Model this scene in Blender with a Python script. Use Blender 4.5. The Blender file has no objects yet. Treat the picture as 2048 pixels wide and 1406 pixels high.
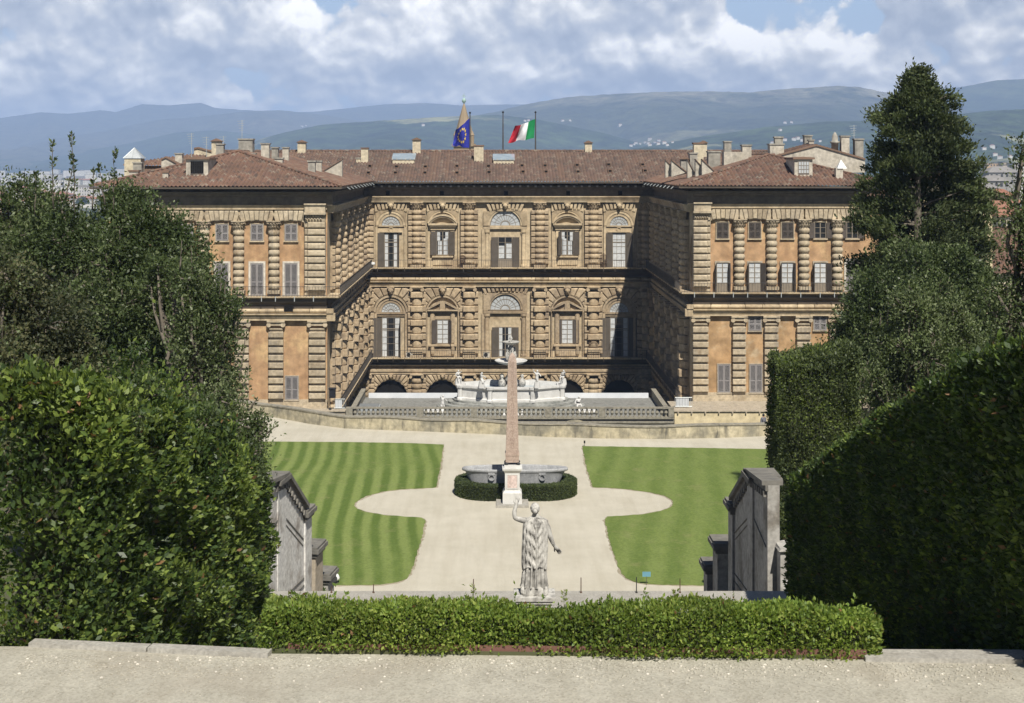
import bpy, bmesh, math, random
import numpy as np
from mathutils import Vector, Matrix
random.seed(7)
RNG = np.random.default_rng(11)
SC = bpy.context.scene
COL = SC.collection
# ---------------------------------------------------------------- measurement of the place
F, VX, HY, CZ = 2843.0, 985.0, 324.0, 20.6      # focal length, principal axis, eye height above the lawn
def wx(px, D): return (px - VX) * D / F
def wz(py, D): return CZ + (HY - py) * D / F
def gp(px, py, z=0.0):
    D = (CZ - z) * F / (py - HY)
    return (wx(px, D), D)

# ---------------------------------------------------------------- mesh helper
class MB:
    def __init__(s, ox=0, oy=0, oz=0, rot=0):
        s.v = []; s.f = []; s.m = []; s.uv = {}
        s.frame(ox, oy, oz, rot)
    def frame(s, ox=0, oy=0, oz=0, rot=0):
        s.o = (ox, oy, oz); a = math.radians(rot); s.c = math.cos(a); s.s = math.sin(a)
        return s
    def add(s, vs, fs, mi=0):
        n = len(s.v); ox, oy, oz = s.o; c, sn = s.c, s.s
        for x, y, z in vs:
            s.v.append((ox + c * x - sn * y, oy + sn * x + c * y, oz + z))
        for f in fs:
            s.f.append(tuple(i + n for i in f)); s.m.append(mi)
    def box(s, x0, x1, y0, y1, z0, z1, mi=0):
        s.add([(x0,y0,z0),(x1,y0,z0),(x1,y1,z0),(x0,y1,z0),(x0,y0,z1),(x1,y0,z1),(x1,y1,z1),(x0,y1,z1)],
              [(0,3,2,1),(4,5,6,7),(0,1,5,4),(1,2,6,5),(2,3,7,6),(3,0,4,7)], mi)
    def cush(s, x0, x1, yb, yf, z0, z1, ch, mi=0, sides=True):
        """cushion block: back at yb, front (towards the viewer, smaller y) at yf, rounded front edges"""
        rings = []
        for ins, y in ((0, yb), (0, yf + ch), (ch * .3, yf + ch * .35), (ch, yf)):
            rings.append([(x0+ins,y,z0+ins),(x1-ins,y,z0+ins),(x1-ins,y,z1-ins),(x0+ins,y,z1-ins)])
        vs = [p for r in rings for p in r]; fs = []
        for k in range(3):
            for i in range(4):
                j = (i + 1) % 4
                fs.append((k*4+i, k*4+j, k*4+4+j, k*4+4+i))
        fs.append((12, 13, 14, 15))
        s.add(vs, fs, mi)
    def lathe(s, cx, cy, prof, n=14, a0=0.0, a1=2*math.pi, mi=0, sx=1.0, sy=1.0, caps=True):
        full = abs(a1 - a0 - 2*math.pi) < 1e-6
        m = n if full else n + 1
        vs = []; fs = []
        for r, z in prof:
            for i in range(m):
                a = a0 + (a1 - a0) * i / n
                vs.append((cx + r*sx*math.cos(a), cy + r*sy*math.sin(a), z))
        for k in range(len(prof) - 1):
            for i in range(n):
                j = (i + 1) % m
                fs.append((k*m+i, k*m+j, (k+1)*m+j, (k+1)*m+i))
        if caps and full:
            fs.append(tuple(range(m - 1, -1, -1))); fs.append(tuple((len(prof)-1)*m + i for i in range(m)))
        s.add(vs, fs, mi)
    def half(s, cx, cy, prof, n=8, mi=0, sy=1.0):
        """half column bulging towards -y"""
        s.lathe(cx, cy, prof, n, math.pi, 2*math.pi, mi, 1.0, sy)
    def prof(s, x0, x1, pts, mi=0):
        """prism along x with cross-section pts (y, z)"""
        n = len(pts)
        vs = [(x0, y, z) for y, z in pts] + [(x1, y, z) for y, z in pts]
        fs = [(i, (i+1) % n, n + (i+1) % n, n + i) for i in range(n)]
        fs += [tuple(range(n-1, -1, -1)), tuple(range(n, 2*n))]
        s.add(vs, fs, mi)
    def prism(s, poly, y0, y1, mi=0):
        """polygon in (x, z) extruded from y0 to y1"""
        n = len(poly)
        vs = [(x, y0, z) for x, z in poly] + [(x, y1, z) for x, z in poly]
        fs = [(i, (i+1) % n, n + (i+1) % n, n + i) for i in range(n)]
        fs += [tuple(range(n)), tuple(range(2*n-1, n-1, -1))]
        s.add(vs, fs, mi)
    def slab(s, poly, z0, z1, mi=0):
        n = len(poly)
        vs = [(x, y, z0) for x, y in poly] + [(x, y, z1) for x, y in poly]
        fs = [(i, (i+1) % n, n + (i+1) % n, n + i) for i in range(n)]
        fs += [tuple(range(n-1, -1, -1)), tuple(range(n, 2*n))]
        s.add(vs, fs, mi)
    def arc(s, cx, cz, r0, r1, a0, a1, y0, y1, n=14, mi=0):
        """ring segment in the facade plane from y0 (front) to y1 (back)"""
        vs = []; fs = []
        for i in range(n + 1):
            a = a0 + (a1 - a0) * i / n; c, sn = math.cos(a), math.sin(a)
            vs += [(cx+r0*c, y0, cz+r0*sn), (cx+r1*c, y0, cz+r1*sn), (cx+r1*c, y1, cz+r1*sn), (cx+r0*c, y1, cz+r0*sn)]
        for i in range(n):
            b = i * 4; t = b + 4
            fs += [(b, b+1, t+1, t), (b+1, b+2, t+2, t+1), (b+3, b, t, t+3)]
        fs += [(0, 3, 2, 1), (n*4, n*4+1, n*4+2, n*4+3)]
        s.add(vs, fs, mi)
    def disc(s, cx, cz, r, y, a0=0, a1=math.pi, n=16, mi=0):
        vs = [(cx, y, cz)] + [(cx + r*math.cos(a0+(a1-a0)*i/n), y, cz + r*math.sin(a0+(a1-a0)*i/n)) for i in range(n+1)]
        s.add(vs, [(0, i, i+1) for i in range(1, n+1)], mi)
    def archpanel(s, x0, x1, z0, z1, cx, cz, r, y0, y1, n=12, mi=0):
        """wall slab with a round-headed opening (open at the bottom)"""
        pts_in = [(cx + r*math.cos(math.pi*i/n), cz + r*math.sin(math.pi*i/n)) for i in range(n+1)]
        s.box(cx + r, x1, y0, y1, z0, cz, mi); s.box(x0, cx - r, y0, y1, z0, cz, mi)
        out = []
        for i in range(n + 1):
            a = math.pi*i/n; c, sn = math.cos(a), math.sin(a)
            t = 1e9
            if sn > 1e-6: t = min(t, (z1 - cz)/sn)
            if c > 1e-6: t = min(t, (x1 - cx)/c)
            if c < -1e-6: t = min(t, (x0 - cx)/c)
            out.append((cx + t*c, cz + t*sn))
        vs = []; fs = []
        for (xi, zi), (xo, zo) in zip(pts_in, out):
            vs += [(xi, y0, zi), (xo, y0, zo), (xi, y1, zi), (xo, y1, zo)]
        for i in range(n):
            b = i*4; t = b + 4
            fs += [(b, b+1, t+1, t), (b, t, t+2, b+2)]
            if abs(out[i][0]-out[i+1][0]) > 1e-6 and abs(out[i][1]-out[i+1][1]) > 1e-6:
                k = len(vs); vs.append((x1 if out[i][0] > cx else x0, y0, z1)); fs.append((b+1, k, t+1))
        s.add(vs, fs, mi)
        s.box(x0, x1, y0 + .01, y1, z1 - .02, z1 - .001, mi)
    def fan(s, cx, cz, r0, x0, x1, z1, y0, y1, n, mi=0, gap=.012, ch=.1, a0=0.0, a1=math.pi):
        """voussoirs fanning from an arch out to a rectangle"""
        def outr(a):
            c, sn = math.cos(a), math.sin(a); t = 1e9
            if sn > 1e-6: t = min(t, (z1-cz)/sn)
            if c > 1e-6: t = min(t, (x1-cx)/c)
            if c < -1e-6: t = min(t, (x0-cx)/c)
            return t
        for i in range(n):
            b0 = a0 + (a1-a0)*(i/n) + gap; b1 = a0 + (a1-a0)*((i+1)/n) - gap; bm = (b0+b1)/2
            rr0 = r0 + (.06 if i % 2 else 0)
            o0, om, o1 = outr(b0)*.985, outr(bm)*.985, outr(b1)*.985
            ring = [(rr0,b0),(o0,b0),(om,bm),(o1,b1),(rr0,b1)]
            P = [(cx+r*math.cos(a), cz+r*math.sin(a)) for r, a in ring]
            mx = sum(p[0] for p in P)/5; mz = sum(p[1] for p in P)/5
            L = min(1.0, ch / max(.12, abs(b1-b0)*rr0*.5))
            P2 = [(p[0]+(mx-p[0])*L*.55, p[1]+(mz-p[1])*L*.55) for p in P]
            vs = [(x, y1, z) for x, z in P] + [(x, y0+ch*.8, z) for x, z in P] + [(x, y0, z) for x, z in P2]
            fs = []
            for k in range(2):
                for q in range(5):
                    w = (q+1) % 5
                    fs.append((k*5+q, k*5+w, k*5+5+w, k*5+5+q))
            fs.append((10, 11, 12, 13, 14))
            s.add(vs, fs, mi)
    def tube(s, pts, rad, n=6, mi=0):
        """tapered tube through pts"""
        pts = [Vector(p) for p in pts]
        if not hasattr(rad, '__len__'): rad = [rad]*len(pts)
        vs = []; fs = []
        for k, p in enumerate(pts):
            d = (pts[min(k+1, len(pts)-1)] - pts[max(k-1, 0)]).normalized()
            u = d.cross(Vector((0,0,1)))
            if u.length < 1e-3: u = Vector((1,0,0))
            u.normalize(); w = d.cross(u)
            for i in range(n):
                a = 2*math.pi*i/n
                q = p + (u*math.cos(a) + w*math.sin(a))*rad[k]
                vs.append(tuple(q))
        for k in range(len(pts)-1):
            for i in range(n):
                j = (i+1) % n
                fs.append((k*n+i, k*n+j, (k+1)*n+j, (k+1)*n+i))
        fs += [tuple(range(n-1,-1,-1)), tuple((len(pts)-1)*n+i for i in range(n))]
        s.add(vs, fs, mi)
    def build(s, name, mats, parent=None, smooth=False, loc=None):
        me = bpy.data.meshes.new(name)
        off = Vector((0,0,0))
        if parent is not None: off = wloc(parent)
        base = Vector(loc) if loc is not None else off
        vs = np.array(s.v, dtype=np.float64).reshape(-1, 3) - np.array(base)
        me.from_pydata(vs.tolist(), [], s.f)
        if not isinstance(mats, (list, tuple)): mats = [mats]
        for m in mats: me.materials.append(m)
        if len(mats) > 1: me.polygons.foreach_set('material_index', s.m)
        if smooth: me.polygons.foreach_set('use_smooth', [True]*len(me.polygons))
        if s.uv:
            uvl = me.uv_layers.new(name='UVMap')
            data = np.zeros(len(me.loops)*2)
            k = 0
            for f in s.f:
                for i in f:
                    u = s.uv.get(i, (0, 0)); data[2*k] = u[0]; data[2*k+1] = u[1]; k += 1
            uvl.data.foreach_set('uv', data)
        me.update()
        o = bpy.data.objects.new(name, me); COL.objects.link(o)
        o.location = base - off if parent is not None else base
        if parent is not None: o.parent = parent
        return o
def wloc(o):
    l = Vector((0,0,0))
    while o is not None:
        l = l + o.location; o = o.parent
    return l
def tag(o, label=None, cat=None, group=None, kind=None):
    if label: o['label'] = label
    if cat: o['category'] = cat
    if group: o['group'] = group
    if kind: o['kind'] = kind
    return o
def thing(name, loc, label, cat, group=None):
    o = bpy.data.objects.new(name, None); COL.objects.link(o); o.location = loc
    o.empty_display_size = .3
    return tag(o, label, cat, group)
def dup(root, loc, rotz=0, label=None, scale=None):
    r = root.copy(); COL.objects.link(r); r.location = loc; r.rotation_euler = (0,0,rotz)
    if scale is not None: r.scale = scale if hasattr(scale,'__len__') else (scale,)*3
    if label: r['label'] = label
    for ch in list(root.children):
        c = ch.copy(); COL.objects.link(c); c.parent = r
        for g in list(ch.children):
            d = g.copy(); COL.objects.link(d); d.parent = c
    return r
def skin_mesh(verts, edges, rad, levels=2, root=0):
    """continuous body grown over a skeleton; returns (verts, faces)"""
    me = bpy.data.meshes.new('skin_tmp'); me.from_pydata(verts, edges, [])
    ob = bpy.data.objects.new('skin_tmp', me); COL.objects.link(ob)
    md = ob.modifiers.new('s', 'SKIN'); md.use_smooth_shade = True
    sv = me.skin_vertices[0].data
    for i, r in enumerate(rad):
        sv[i].radius = (r, r) if not hasattr(r, '__len__') else r
        sv[i].use_root = (i == root)
    m2 = ob.modifiers.new('d', 'SUBSURF'); m2.levels = levels; m2.render_levels = levels
    dg = bpy.context.evaluated_depsgraph_get()
    ev = ob.evaluated_get(dg); m = bpy.data.meshes.new_from_object(ev)
    vs = [tuple(v.co) for v in m.vertices]; fs = [tuple(p.vertices) for p in m.polygons]
    bpy.data.objects.remove(ob); bpy.data.meshes.remove(me); bpy.data.meshes.remove(m)
    return vs, fs

# ---------------------------------------------------------------- materials
def srgb(r, g, b):
    f = lambda c: (c/255/12.92) if c/255 <= .04045 else ((c/255+.055)/1.055)**2.4
    return (f(r), f(g), f(b), 1)
def lin(*c): return (c[0], c[1], c[2], 1)
class NT:
    def __init__(s, tree): s.t = tree; s.n = tree.nodes; s.l = tree.links
    def node(s, typ, **kw):
        n = s.n.new(typ)
        for k, v in kw.items():
            if k == 'inp':
                for a, b in v.items():
                    if hasattr(b, 'is_linked') or isinstance(b, bpy.types.NodeSocket): s.l.new(b, n.inputs[a])
                    else: n.inputs[a].default_value = b
            else: setattr(n, k, v)
        return n
    def math(s, op, a, b=None, c=None, clamp=False):
        n = s.n.new('ShaderNodeMath'); n.operation = op; n.use_clamp = clamp
        for i, v in enumerate((a, b, c)):
            if v is None: continue
            if isinstance(v, bpy.types.NodeSocket): s.l.new(v, n.inputs[i])
            else: n.inputs[i].default_value = v
        return n.outputs[0]
    def noise(s, vec, scale, detail=5, rough=.55, dist=0):
        n = s.node('ShaderNodeTexNoise', inp={'Scale': scale, 'Detail': detail, 'Roughness': rough, 'Distortion': dist})
        if vec is not None: s.l.new(vec, n.inputs['Vector'])
        return n.outputs['Fac']
    def ramp(s, fac, stops, interp='LINEAR'):
        n = s.n.new('ShaderNodeValToRGB'); s.l.new(fac, n.inputs['Fac']); cr = n.color_ramp; cr.interpolation = interp
        while len(cr.elements) < len(stops): cr.elements.new(.5)
        for e, (p, c) in zip(cr.elements, stops): e.position = p; e.color = c if len(c) == 4 else (*c, 1)
        return n.outputs['Color']
    def rng(s, fac, a, b, c=0.0, d=1.0):
        n = s.node('ShaderNodeMapRange', inp={'Value': fac, 'From Min': a, 'From Max': b, 'To Min': c, 'To Max': d}); n.clamp = True
        return n.outputs['Result']
    def mix(s, fac, a, b, blend='MIX'):
        n = s.n.new('ShaderNodeMix'); n.data_type = 'RGBA'; n.blend_type = blend; n.clamp_factor = True
        for i, v in ((0, fac), (6, a), (7, b)):
            if isinstance(v, bpy.types.NodeSocket): s.l.new(v, n.inputs[i])
            else: n.inputs[i].default_value = v
        return n.outputs[2]
    def mapping(s, vec, scale=(1,1,1), loc=(0,0,0), rot=(0,0,0)):
        n = s.node('ShaderNodeMapping', inp={'Scale': scale, 'Location': loc, 'Rotation': rot}); s.l.new(vec, n.inputs['Vector'])
        return n.outputs[0]
def newmat(name):
    m = bpy.data.materials.new(name); m.use_nodes = True
    t = NT(m.node_tree); bs = m.node_tree.nodes['Principled BSDF']
    tc = t.n.new('ShaderNodeTexCoord')
    return m, t, bs, tc
def mk(name, c1, c2, scale=1.0, rough=.85, c3=None, s3=.3, t3=(.55,.7), c4=None, s4=.3, t4=(.6,.72), stretch4=(1,1,1), bump=0, bscale=8, spec=.3, metal=0, detail=6, fine=0, isl=False):
    """stone, plaster, ground: two-tone noise, larger blotches (c3) and streaks or stains (c4), bump"""
    m, t, bs, tc = newmat(name); P = tc.outputs['Object']
    col = t.ramp(t.noise(P, scale, detail, .6), [(.32, c1), (.68, c2)])
    if c3 is not None: col = t.mix(t.rng(t.noise(P, s3, 5, .6), t3[0], t3[1]), col, c3)
    if c4 is not None:
        col = t.mix(t.rng(t.noise(t.mapping(P, stretch4), s4, 6, .65), t4[0], t4[1]), col, c4)
    if fine:
        col = t.mix(1.0, col, t.ramp(t.noise(P, fine, 3, .6), [(.3, (.72,.72,.72,1)), (.7, (1.18,1.18,1.18,1))]), 'MULTIPLY')
    if isl:
        g_ = t.n.new('ShaderNodeNewGeometry')
        col = t.mix(1.0, col, t.ramp(g_.outputs['Random Per Island'], [(0, (.74,.71,.68,1)), (.25, (.95,.94,.93,1)), (.7, (1.03,1.02,1.0,1)), (1, (1.16,1.14,1.1,1))]), 'MULTIPLY')
    t.l.new(col, bs.inputs['Base Color'])
    bs.inputs['Roughness'].default_value = rough; bs.inputs['Specular IOR Level'].default_value = spec; bs.inputs['Metallic'].default_value = metal
    if bump:
        b = t.node('ShaderNodeBump', inp={'Strength': bump, 'Distance': .03, 'Height': t.noise(P, bscale, 6, .6)})
        t.l.new(b.outputs[0], bs.inputs['Normal'])
    return m
def flat(name, c, rough=.6, metal=0, spec=.4, var=.12, vs=2.0):
    c = c if len(c) == 4 else (*c, 1)
    d = tuple(x*(1-var) for x in c[:3]) + (1,); e = tuple(min(1, x*(1+var)) for x in c[:3]) + (1,)
    return mk(name, d, e, vs, rough, metal=metal, spec=spec)
M = {}
M['stone'] = mk('brown_stone', lin(.41,.315,.205), lin(.53,.425,.29), .55, .9, c3=lin(.29,.215,.14), s3=.22, t3=(.5,.72), c4=lin(.25,.20,.155), s4=.8, t4=(.56,.76), stretch4=(1,1,.18), bump=.35, bscale=5, fine=3.0, isl=True)
M['stone_pale'] = mk('pale_sandstone', lin(.45,.37,.255), lin(.56,.475,.345), .5, .9, c3=lin(.30,.225,.145), s3=.3, c4=lin(.27,.235,.19), s4=.7, t4=(.55,.75), stretch4=(1,1,.2), bump=.3, bscale=5, fine=3.0, isl=True)
M['stone_wall'] = mk('dressed_stone', lin(.52,.41,.265), lin(.60,.49,.33), .4, .9, c3=lin(.29,.21,.13), s3=.18, c4=lin(.22,.175,.13), s4=.7, t4=(.58,.78), stretch4=(1,1,.15), bump=.2, bscale=4, fine=2.0, isl=True)
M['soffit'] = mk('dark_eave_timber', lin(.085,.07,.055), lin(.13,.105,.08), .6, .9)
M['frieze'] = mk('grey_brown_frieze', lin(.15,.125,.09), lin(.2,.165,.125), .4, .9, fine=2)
M['ochre'] = mk('orange_plaster', lin(.44,.265,.14), lin(.55,.355,.20), .35, .9, c3=lin(.62,.42,.22), s3=.28, t3=(.52,.6), c4=lin(.36,.215,.115), s4=.6, t4=(.52,.70), stretch4=(1,1,.16), bump=.12, bscale=4, fine=1.2)
M['tan'] = mk('tan_plaster', lin(.46,.285,.14), lin(.55,.365,.20), .4, .9, c3=lin(.38,.245,.125), s3=.35, t3=(.5,.66), c4=lin(.55,.44,.29), s4=.4, t4=(.56,.7), bump=.12, bscale=4, fine=1.2)
M['cream'] = mk('cream_plaster', lin(.60,.52,.37), lin(.68,.60,.44), .5, .9, c4=lin(.48,.41,.3), s4=.6, t4=(.56,.72), stretch4=(1,1,.25), fine=2)
M['pale_plaster'] = mk('weathered_pale_plaster', lin(.50,.45,.36), lin(.6,.55,.46), .6, .9, c4=lin(.33,.3,.25), s4=.9, t4=(.52,.7), stretch4=(1,1,.3), fine=2.5)
M['grey_plaster'] = mk('grey_weathered_render', lin(.30,.28,.24), lin(.42,.39,.33), .8, .9, c4=lin(.2,.19,.165), s4=.9, t4=(.52,.7), stretch4=(1,1,.3), fine=2.5)
M['shutter'] = mk('grey_brown_louvre_paint', lin(.095,.08,.062), lin(.125,.105,.085), 1.2, .65)
M['shutter_pale'] = mk('grey_louvre_paint', lin(.27,.25,.245), lin(.33,.31,.3), 1.2, .65)
M['shutter_dark'] = mk('dark_louvre_paint', lin(.085,.07,.058), lin(.12,.1,.085), 1.2, .65)
M['shutter_red'] = flat('red_brown_shutter', (.19,.075,.055), .7)
M['frame_white'] = mk('off_white_stone_frame', lin(.62,.57,.48), lin(.7,.65,.56), 1.0, .8, fine=3)
M['frame_grey'] = flat('grey_painted_timber', (.26,.22,.17), .6)
M['curtain'] = mk('white_curtain', lin(.48,.50,.51), lin(.70,.71,.70), 3.0, .9)
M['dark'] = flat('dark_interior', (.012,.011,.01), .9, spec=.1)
M['iron'] = flat('grey_iron', (.13,.12,.11), .5, .6)
M['iron_black'] = flat('black_iron', (.02,.02,.02), .5)
M['rust'] = mk('rusty_iron', lin(.07,.045,.03), lin(.12,.07,.045), 6, .8)
M['zinc'] = flat('pale_zinc', (.55,.58,.57), .45, .3)
M['lead'] = mk('grey_leaded_flashing', lin(.3,.32,.33), lin(.4,.43,.44), 1.5, .5)
M['marble'] = mk('white_marble', lin(.56,.55,.52), lin(.74,.73,.70), 1.2, .55, c4=lin(.42,.41,.385), s4=1.1, t4=(.56,.76), stretch4=(1,1,.35), bump=.1, bscale=8)
M['marble_old'] = mk('weathered_marble', lin(.40,.385,.35), lin(.66,.64,.585), 6.0, .75, c3=lin(.2,.19,.175), s3=4.5, t3=(.48,.68), c4=lin(.12,.115,.105), s4=8, t4=(.53,.7), stretch4=(1,1,.16), bump=.3, bscale=30)
M['step_stone'] = mk('grey_step_stone', lin(.30,.305,.28), lin(.42,.42,.385), .9, .85, c4=lin(.16,.165,.15), s4=.7, t4=(.5,.68), stretch4=(.5,.5,2), fine=3)
M['terrace'] = mk('grey_terrace_paving', lin(.22,.22,.2), lin(.29,.285,.26), .5, .9, c4=lin(.16,.155,.14), s4=.5, t4=(.52,.68), fine=3)
M['granite_grey'] = mk('grey_granite', lin(.34,.345,.35), lin(.43,.435,.435), 5, .55, c4=lin(.22,.225,.23), s4=.8, t4=(.55,.75), stretch4=(1,1,.4), fine=20)
M['granite_red'] = mk('pink_granite', lin(.37,.275,.225), lin(.48,.375,.305), 6, .7, c4=lin(.27,.19,.155), s4=1.6, t4=(.55,.75), stretch4=(1,1,.25), bump=.2, bscale=14, fine=18)
M['glyph'] = mk('granite_cut', lin(.27,.185,.15), lin(.33,.235,.19), 6, .9)
M['pink_panel'] = mk('veined_pink_marble', lin(.55,.42,.38), lin(.70,.58,.53), 3, .5, fine=8)
M['bal_stone'] = mk('grey_balustrade_stone', lin(.26,.24,.19), lin(.36,.33,.26), 1.2, .9, c4=lin(.13,.12,.1), s4=1.2, t4=(.53,.7), fine=4)
M['stain_wall'] = mk('stained_parapet', lin(.42,.37,.25), lin(.54,.48,.34), .5, .9, c3=lin(.27,.25,.19), s3=.45, t3=(.47,.62), c4=lin(.15,.14,.11), s4=1.4, t4=(.52,.68), stretch4=(1,1,.22), bump=.3, bscale=5, fine=3)
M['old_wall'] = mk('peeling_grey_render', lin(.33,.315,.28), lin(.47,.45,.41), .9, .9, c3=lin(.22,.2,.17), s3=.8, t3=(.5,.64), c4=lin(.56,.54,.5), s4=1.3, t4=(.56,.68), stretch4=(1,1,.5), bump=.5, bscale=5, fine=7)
M['sun_whitened_wall'] = mk('peeling_plaster_whitened_for_sun', lin(.66,.64,.585), lin(.78,.76,.71), .9, .9, c3=lin(.42,.38,.33), s3=.7, t3=(.5,.62), c4=lin(.8,.79,.75), s4=1.4, t4=(.56,.68), stretch4=(1,1,.5), bump=.5, bscale=5, fine=7)  # peeling plaster, whitened so the sun on this wall sits in its colour
M['coping'] = mk('lichen_coping_and_shadow_line', lin(.13,.125,.11), lin(.24,.225,.195), 2.5, .95, bump=.5, bscale=9)  # lichen on the copings; on the stair wall mouldings it paints shadow lines
M['pillar_tan'] = mk('tan_pillar_stone', lin(.40,.34,.25), lin(.5,.43,.33), 1.2, .9, c4=lin(.24,.2,.16), s4=1.5, t4=(.55,.72), stretch4=(1,1,.3), fine=5)
M['kerb'] = mk('pale_kerb_stone', lin(.33,.31,.27), lin(.43,.41,.36), 2.0, .9, c4=lin(.27,.25,.21), s4=2.5, t4=(.55,.72), bump=.3, bscale=18, fine=20)
M['soilboard'] = mk('red_brown_steel_edging', lin(.155,.075,.058), lin(.2,.1,.078), 3, .7, c4=lin(.1,.05,.04), s4=3)
M['bark'] = mk('grey_bark', lin(.10,.085,.065), lin(.19,.165,.13), 4, .95, bump=.6, bscale=18, stretch4=(1,1,1))
M['bark_light'] = mk('pale_twig', lin(.2,.175,.14), lin(.3,.27,.22), 4, .95)
M['skin'] = flat('skin', (.45,.27,.19), .6)
M['hair'] = flat('dark_hair', (.03,.022,.016), .7)
M['cloth_dark'] = flat('black_cloth', (.018,.018,.022), .9)
M['cloth_grey'] = flat('grey_cloth', (.16,.16,.18), .9)
M['white_paint'] = flat('white_paint', (.8,.8,.78), .5)
M['white_cover'] = mk('white_sheeting', lin(.62,.65,.68), lin(.78,.8,.82), .6, .6)
M['yellow'] = mk('yellow_plaster', lin(.66,.55,.34), lin(.74,.63,.41), .4, .9, c4=lin(.55,.46,.3), s4=.5, t4=(.58,.75), stretch4=(1,1,.3), fine=1.5)
M['sign_blue'] = flat('pale_blue_panel', (.13,.3,.38), .5)

def glass(name, tint, rough=.06):
    m, t, bs, tc = newmat(name)
    col = t.ramp(t.noise(tc.outputs['Object'], 1.3, 3), [(.35, tint), (.65, tuple(min(1, x*1.25) for x in tint[:3])+(1,))])
    t.l.new(col, bs.inputs['Base Color'])
    bs.inputs['Roughness'].default_value = rough; bs.inputs['Specular IOR Level'].default_value = .7
    return m
M['pane_dark'] = glass('dark_window_glass', lin(.02,.022,.025))
M['pane_pale'] = glass('pale_lunette_glass', lin(.44,.46,.465), .2)
M['pane_blue'] = glass('blueish_skylight_glass', lin(.3,.36,.4), .1)

def tile_mat(name, c, dark, pale, old):
    m, t, bs, tc = newmat(name)
    uv = tc.outputs['UV']; P = tc.outputs['Object']
    fl = t.node('ShaderNodeVectorMath', operation='FLOOR'); t.l.new(uv, fl.inputs[0])
    wn = t.node('ShaderNodeTexWhiteNoise', noise_dimensions='2D'); t.l.new(fl.outputs[0], wn.inputs['Vector'])
    col = t.ramp(wn.outputs['Value'], [(0, dark), (.3, c), (.62, c), (.84, old), (.94, pale), (1, dark)])
    sep = t.node('ShaderNodeSeparateXYZ'); t.l.new(fl.outputs[0], sep.inputs[0])
    cb = t.node('ShaderNodeCombineXYZ'); t.l.new(sep.outputs[0], cb.inputs[0])
    wn2 = t.node('ShaderNodeTexWhiteNoise', noise_dimensions='2D'); t.l.new(cb.outputs[0], wn2.inputs['Vector'])
    col = t.mix(t.rng(wn2.outputs['Value'], .86, .93, 0, .55), col, old)
    col = t.mix(t.rng(t.noise(P, .25, 5, .65), .45, .7, 0, .55), col, dark)
    col = t.mix(t.rng(t.noise(P, 1.6, 4, .7), .62, .78, 0, .6), col, pale)
    t.l.new(col, bs.inputs['Base Color']); bs.inputs['Roughness'].default_value = .9
    fr = t.node('ShaderNodeVectorMath', operation='FRACTION'); t.l.new(uv, fr.inputs[0])
    s2 = t.node('ShaderNodeSeparateXYZ'); t.l.new(fr.outputs[0], s2.inputs[0])
    b = t.node('ShaderNodeBump', inp={'Strength': .8, 'Distance': .06, 'Height': s2.outputs[1]}); t.l.new(b.outputs[0], bs.inputs['Normal'])
    return m
M['tile'] = tile_mat('weathered_roof_tile', lin(.172,.11,.083), lin(.085,.064,.052), lin(.28,.235,.185), lin(.19,.118,.08))
M['tile_red'] = tile_mat('redder_roof_tile', lin(.19,.108,.076), lin(.09,.062,.048), lin(.29,.24,.185), lin(.205,.117,.075))

def leaf_mat(name, c, trans=.35, rough=.5, spec=.35, var=.35):
    m, t, bs, tc = newmat(name)
    n = t.noise(tc.outputs['Object'], 1.1, 3)
    a = tuple(x*(1-var) for x in c[:3])+(1,); b = tuple(x*(1+var) for x in c[:3])+(1,)
    n2 = t.noise(tc.outputs['Object'], 23, 1)
    col = t.ramp(t.math('ADD', t.math('MULTIPLY', n, .55), t.math('MULTIPLY', n2, .45)), [(.36, a), (.64, b)])
    t.l.new(col, bs.inputs['Base Color']); bs.inputs['Roughness'].default_value = rough; bs.inputs['Specular IOR Level'].default_value = spec
    if trans:
        tr = t.node('ShaderNodeBsdfTranslucent')
        c2 = t.mix(1.0, col, (1.25, 1.35, .55, 1), 'MULTIPLY'); t.l.new(c2, tr.inputs['Color'])
        mx = t.node('ShaderNodeMixShader', inp={0: trans}); t.l.new(bs.outputs[0], mx.inputs[1]); t.l.new(tr.outputs[0], mx.inputs[2])
        t.l.new(mx.outputs[0], t.n['Material Output'].inputs['Surface'])
    return m
L = {}
L['laurel_a'] = leaf_mat('laurel_leaf', (.088,.132,.03), .35, .45, .35)
L['laurel_b'] = leaf_mat('young_laurel_leaf', (.205,.265,.06), .4, .5, .3)
L['laurel_c'] = leaf_mat('old_laurel_leaf', (.042,.072,.02), .28, .42, .35)
L['box_a'] = leaf_mat('spring_hedge_leaf', (.235,.31,.06), .42, .5, .35)
L['box_b'] = leaf_mat('hedge_leaf', (.145,.215,.042), .38, .5, .35)
L['box_c'] = leaf_mat('yellow_green_leaf', (.31,.36,.09), .42, .5, .3)
L['ilex_a'] = leaf_mat('holm_oak_leaf', (.058,.083,.028), .25, .45, .35)
L['ilex_b'] = leaf_mat('grey_green_leaf', (.105,.138,.05), .26, .5, .35)
L['ilex_c'] = leaf_mat('silvery_leaf', (.17,.20,.095), .22, .5, .35)
L['yew_a'] = leaf_mat('brown_green_needle', (.10,.102,.046), .2, .6, .3)
L['yew_b'] = leaf_mat('dark_needle', (.05,.06,.028), .2, .6, .3)
L['cyp_a'] = leaf_mat('cypress_spray', (.05,.068,.027), .22, .6, .25)
L['cyp_b'] = leaf_mat('olive_cypress_spray', (.09,.108,.042), .22, .6, .25)
L['clip_a'] = leaf_mat('clipped_hedge_leaf', (.12,.15,.052), .3, .5, .35)
L['clip_b'] = leaf_mat('clipped_old_leaf', (.06,.082,.03), .25, .5, .35)
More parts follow.
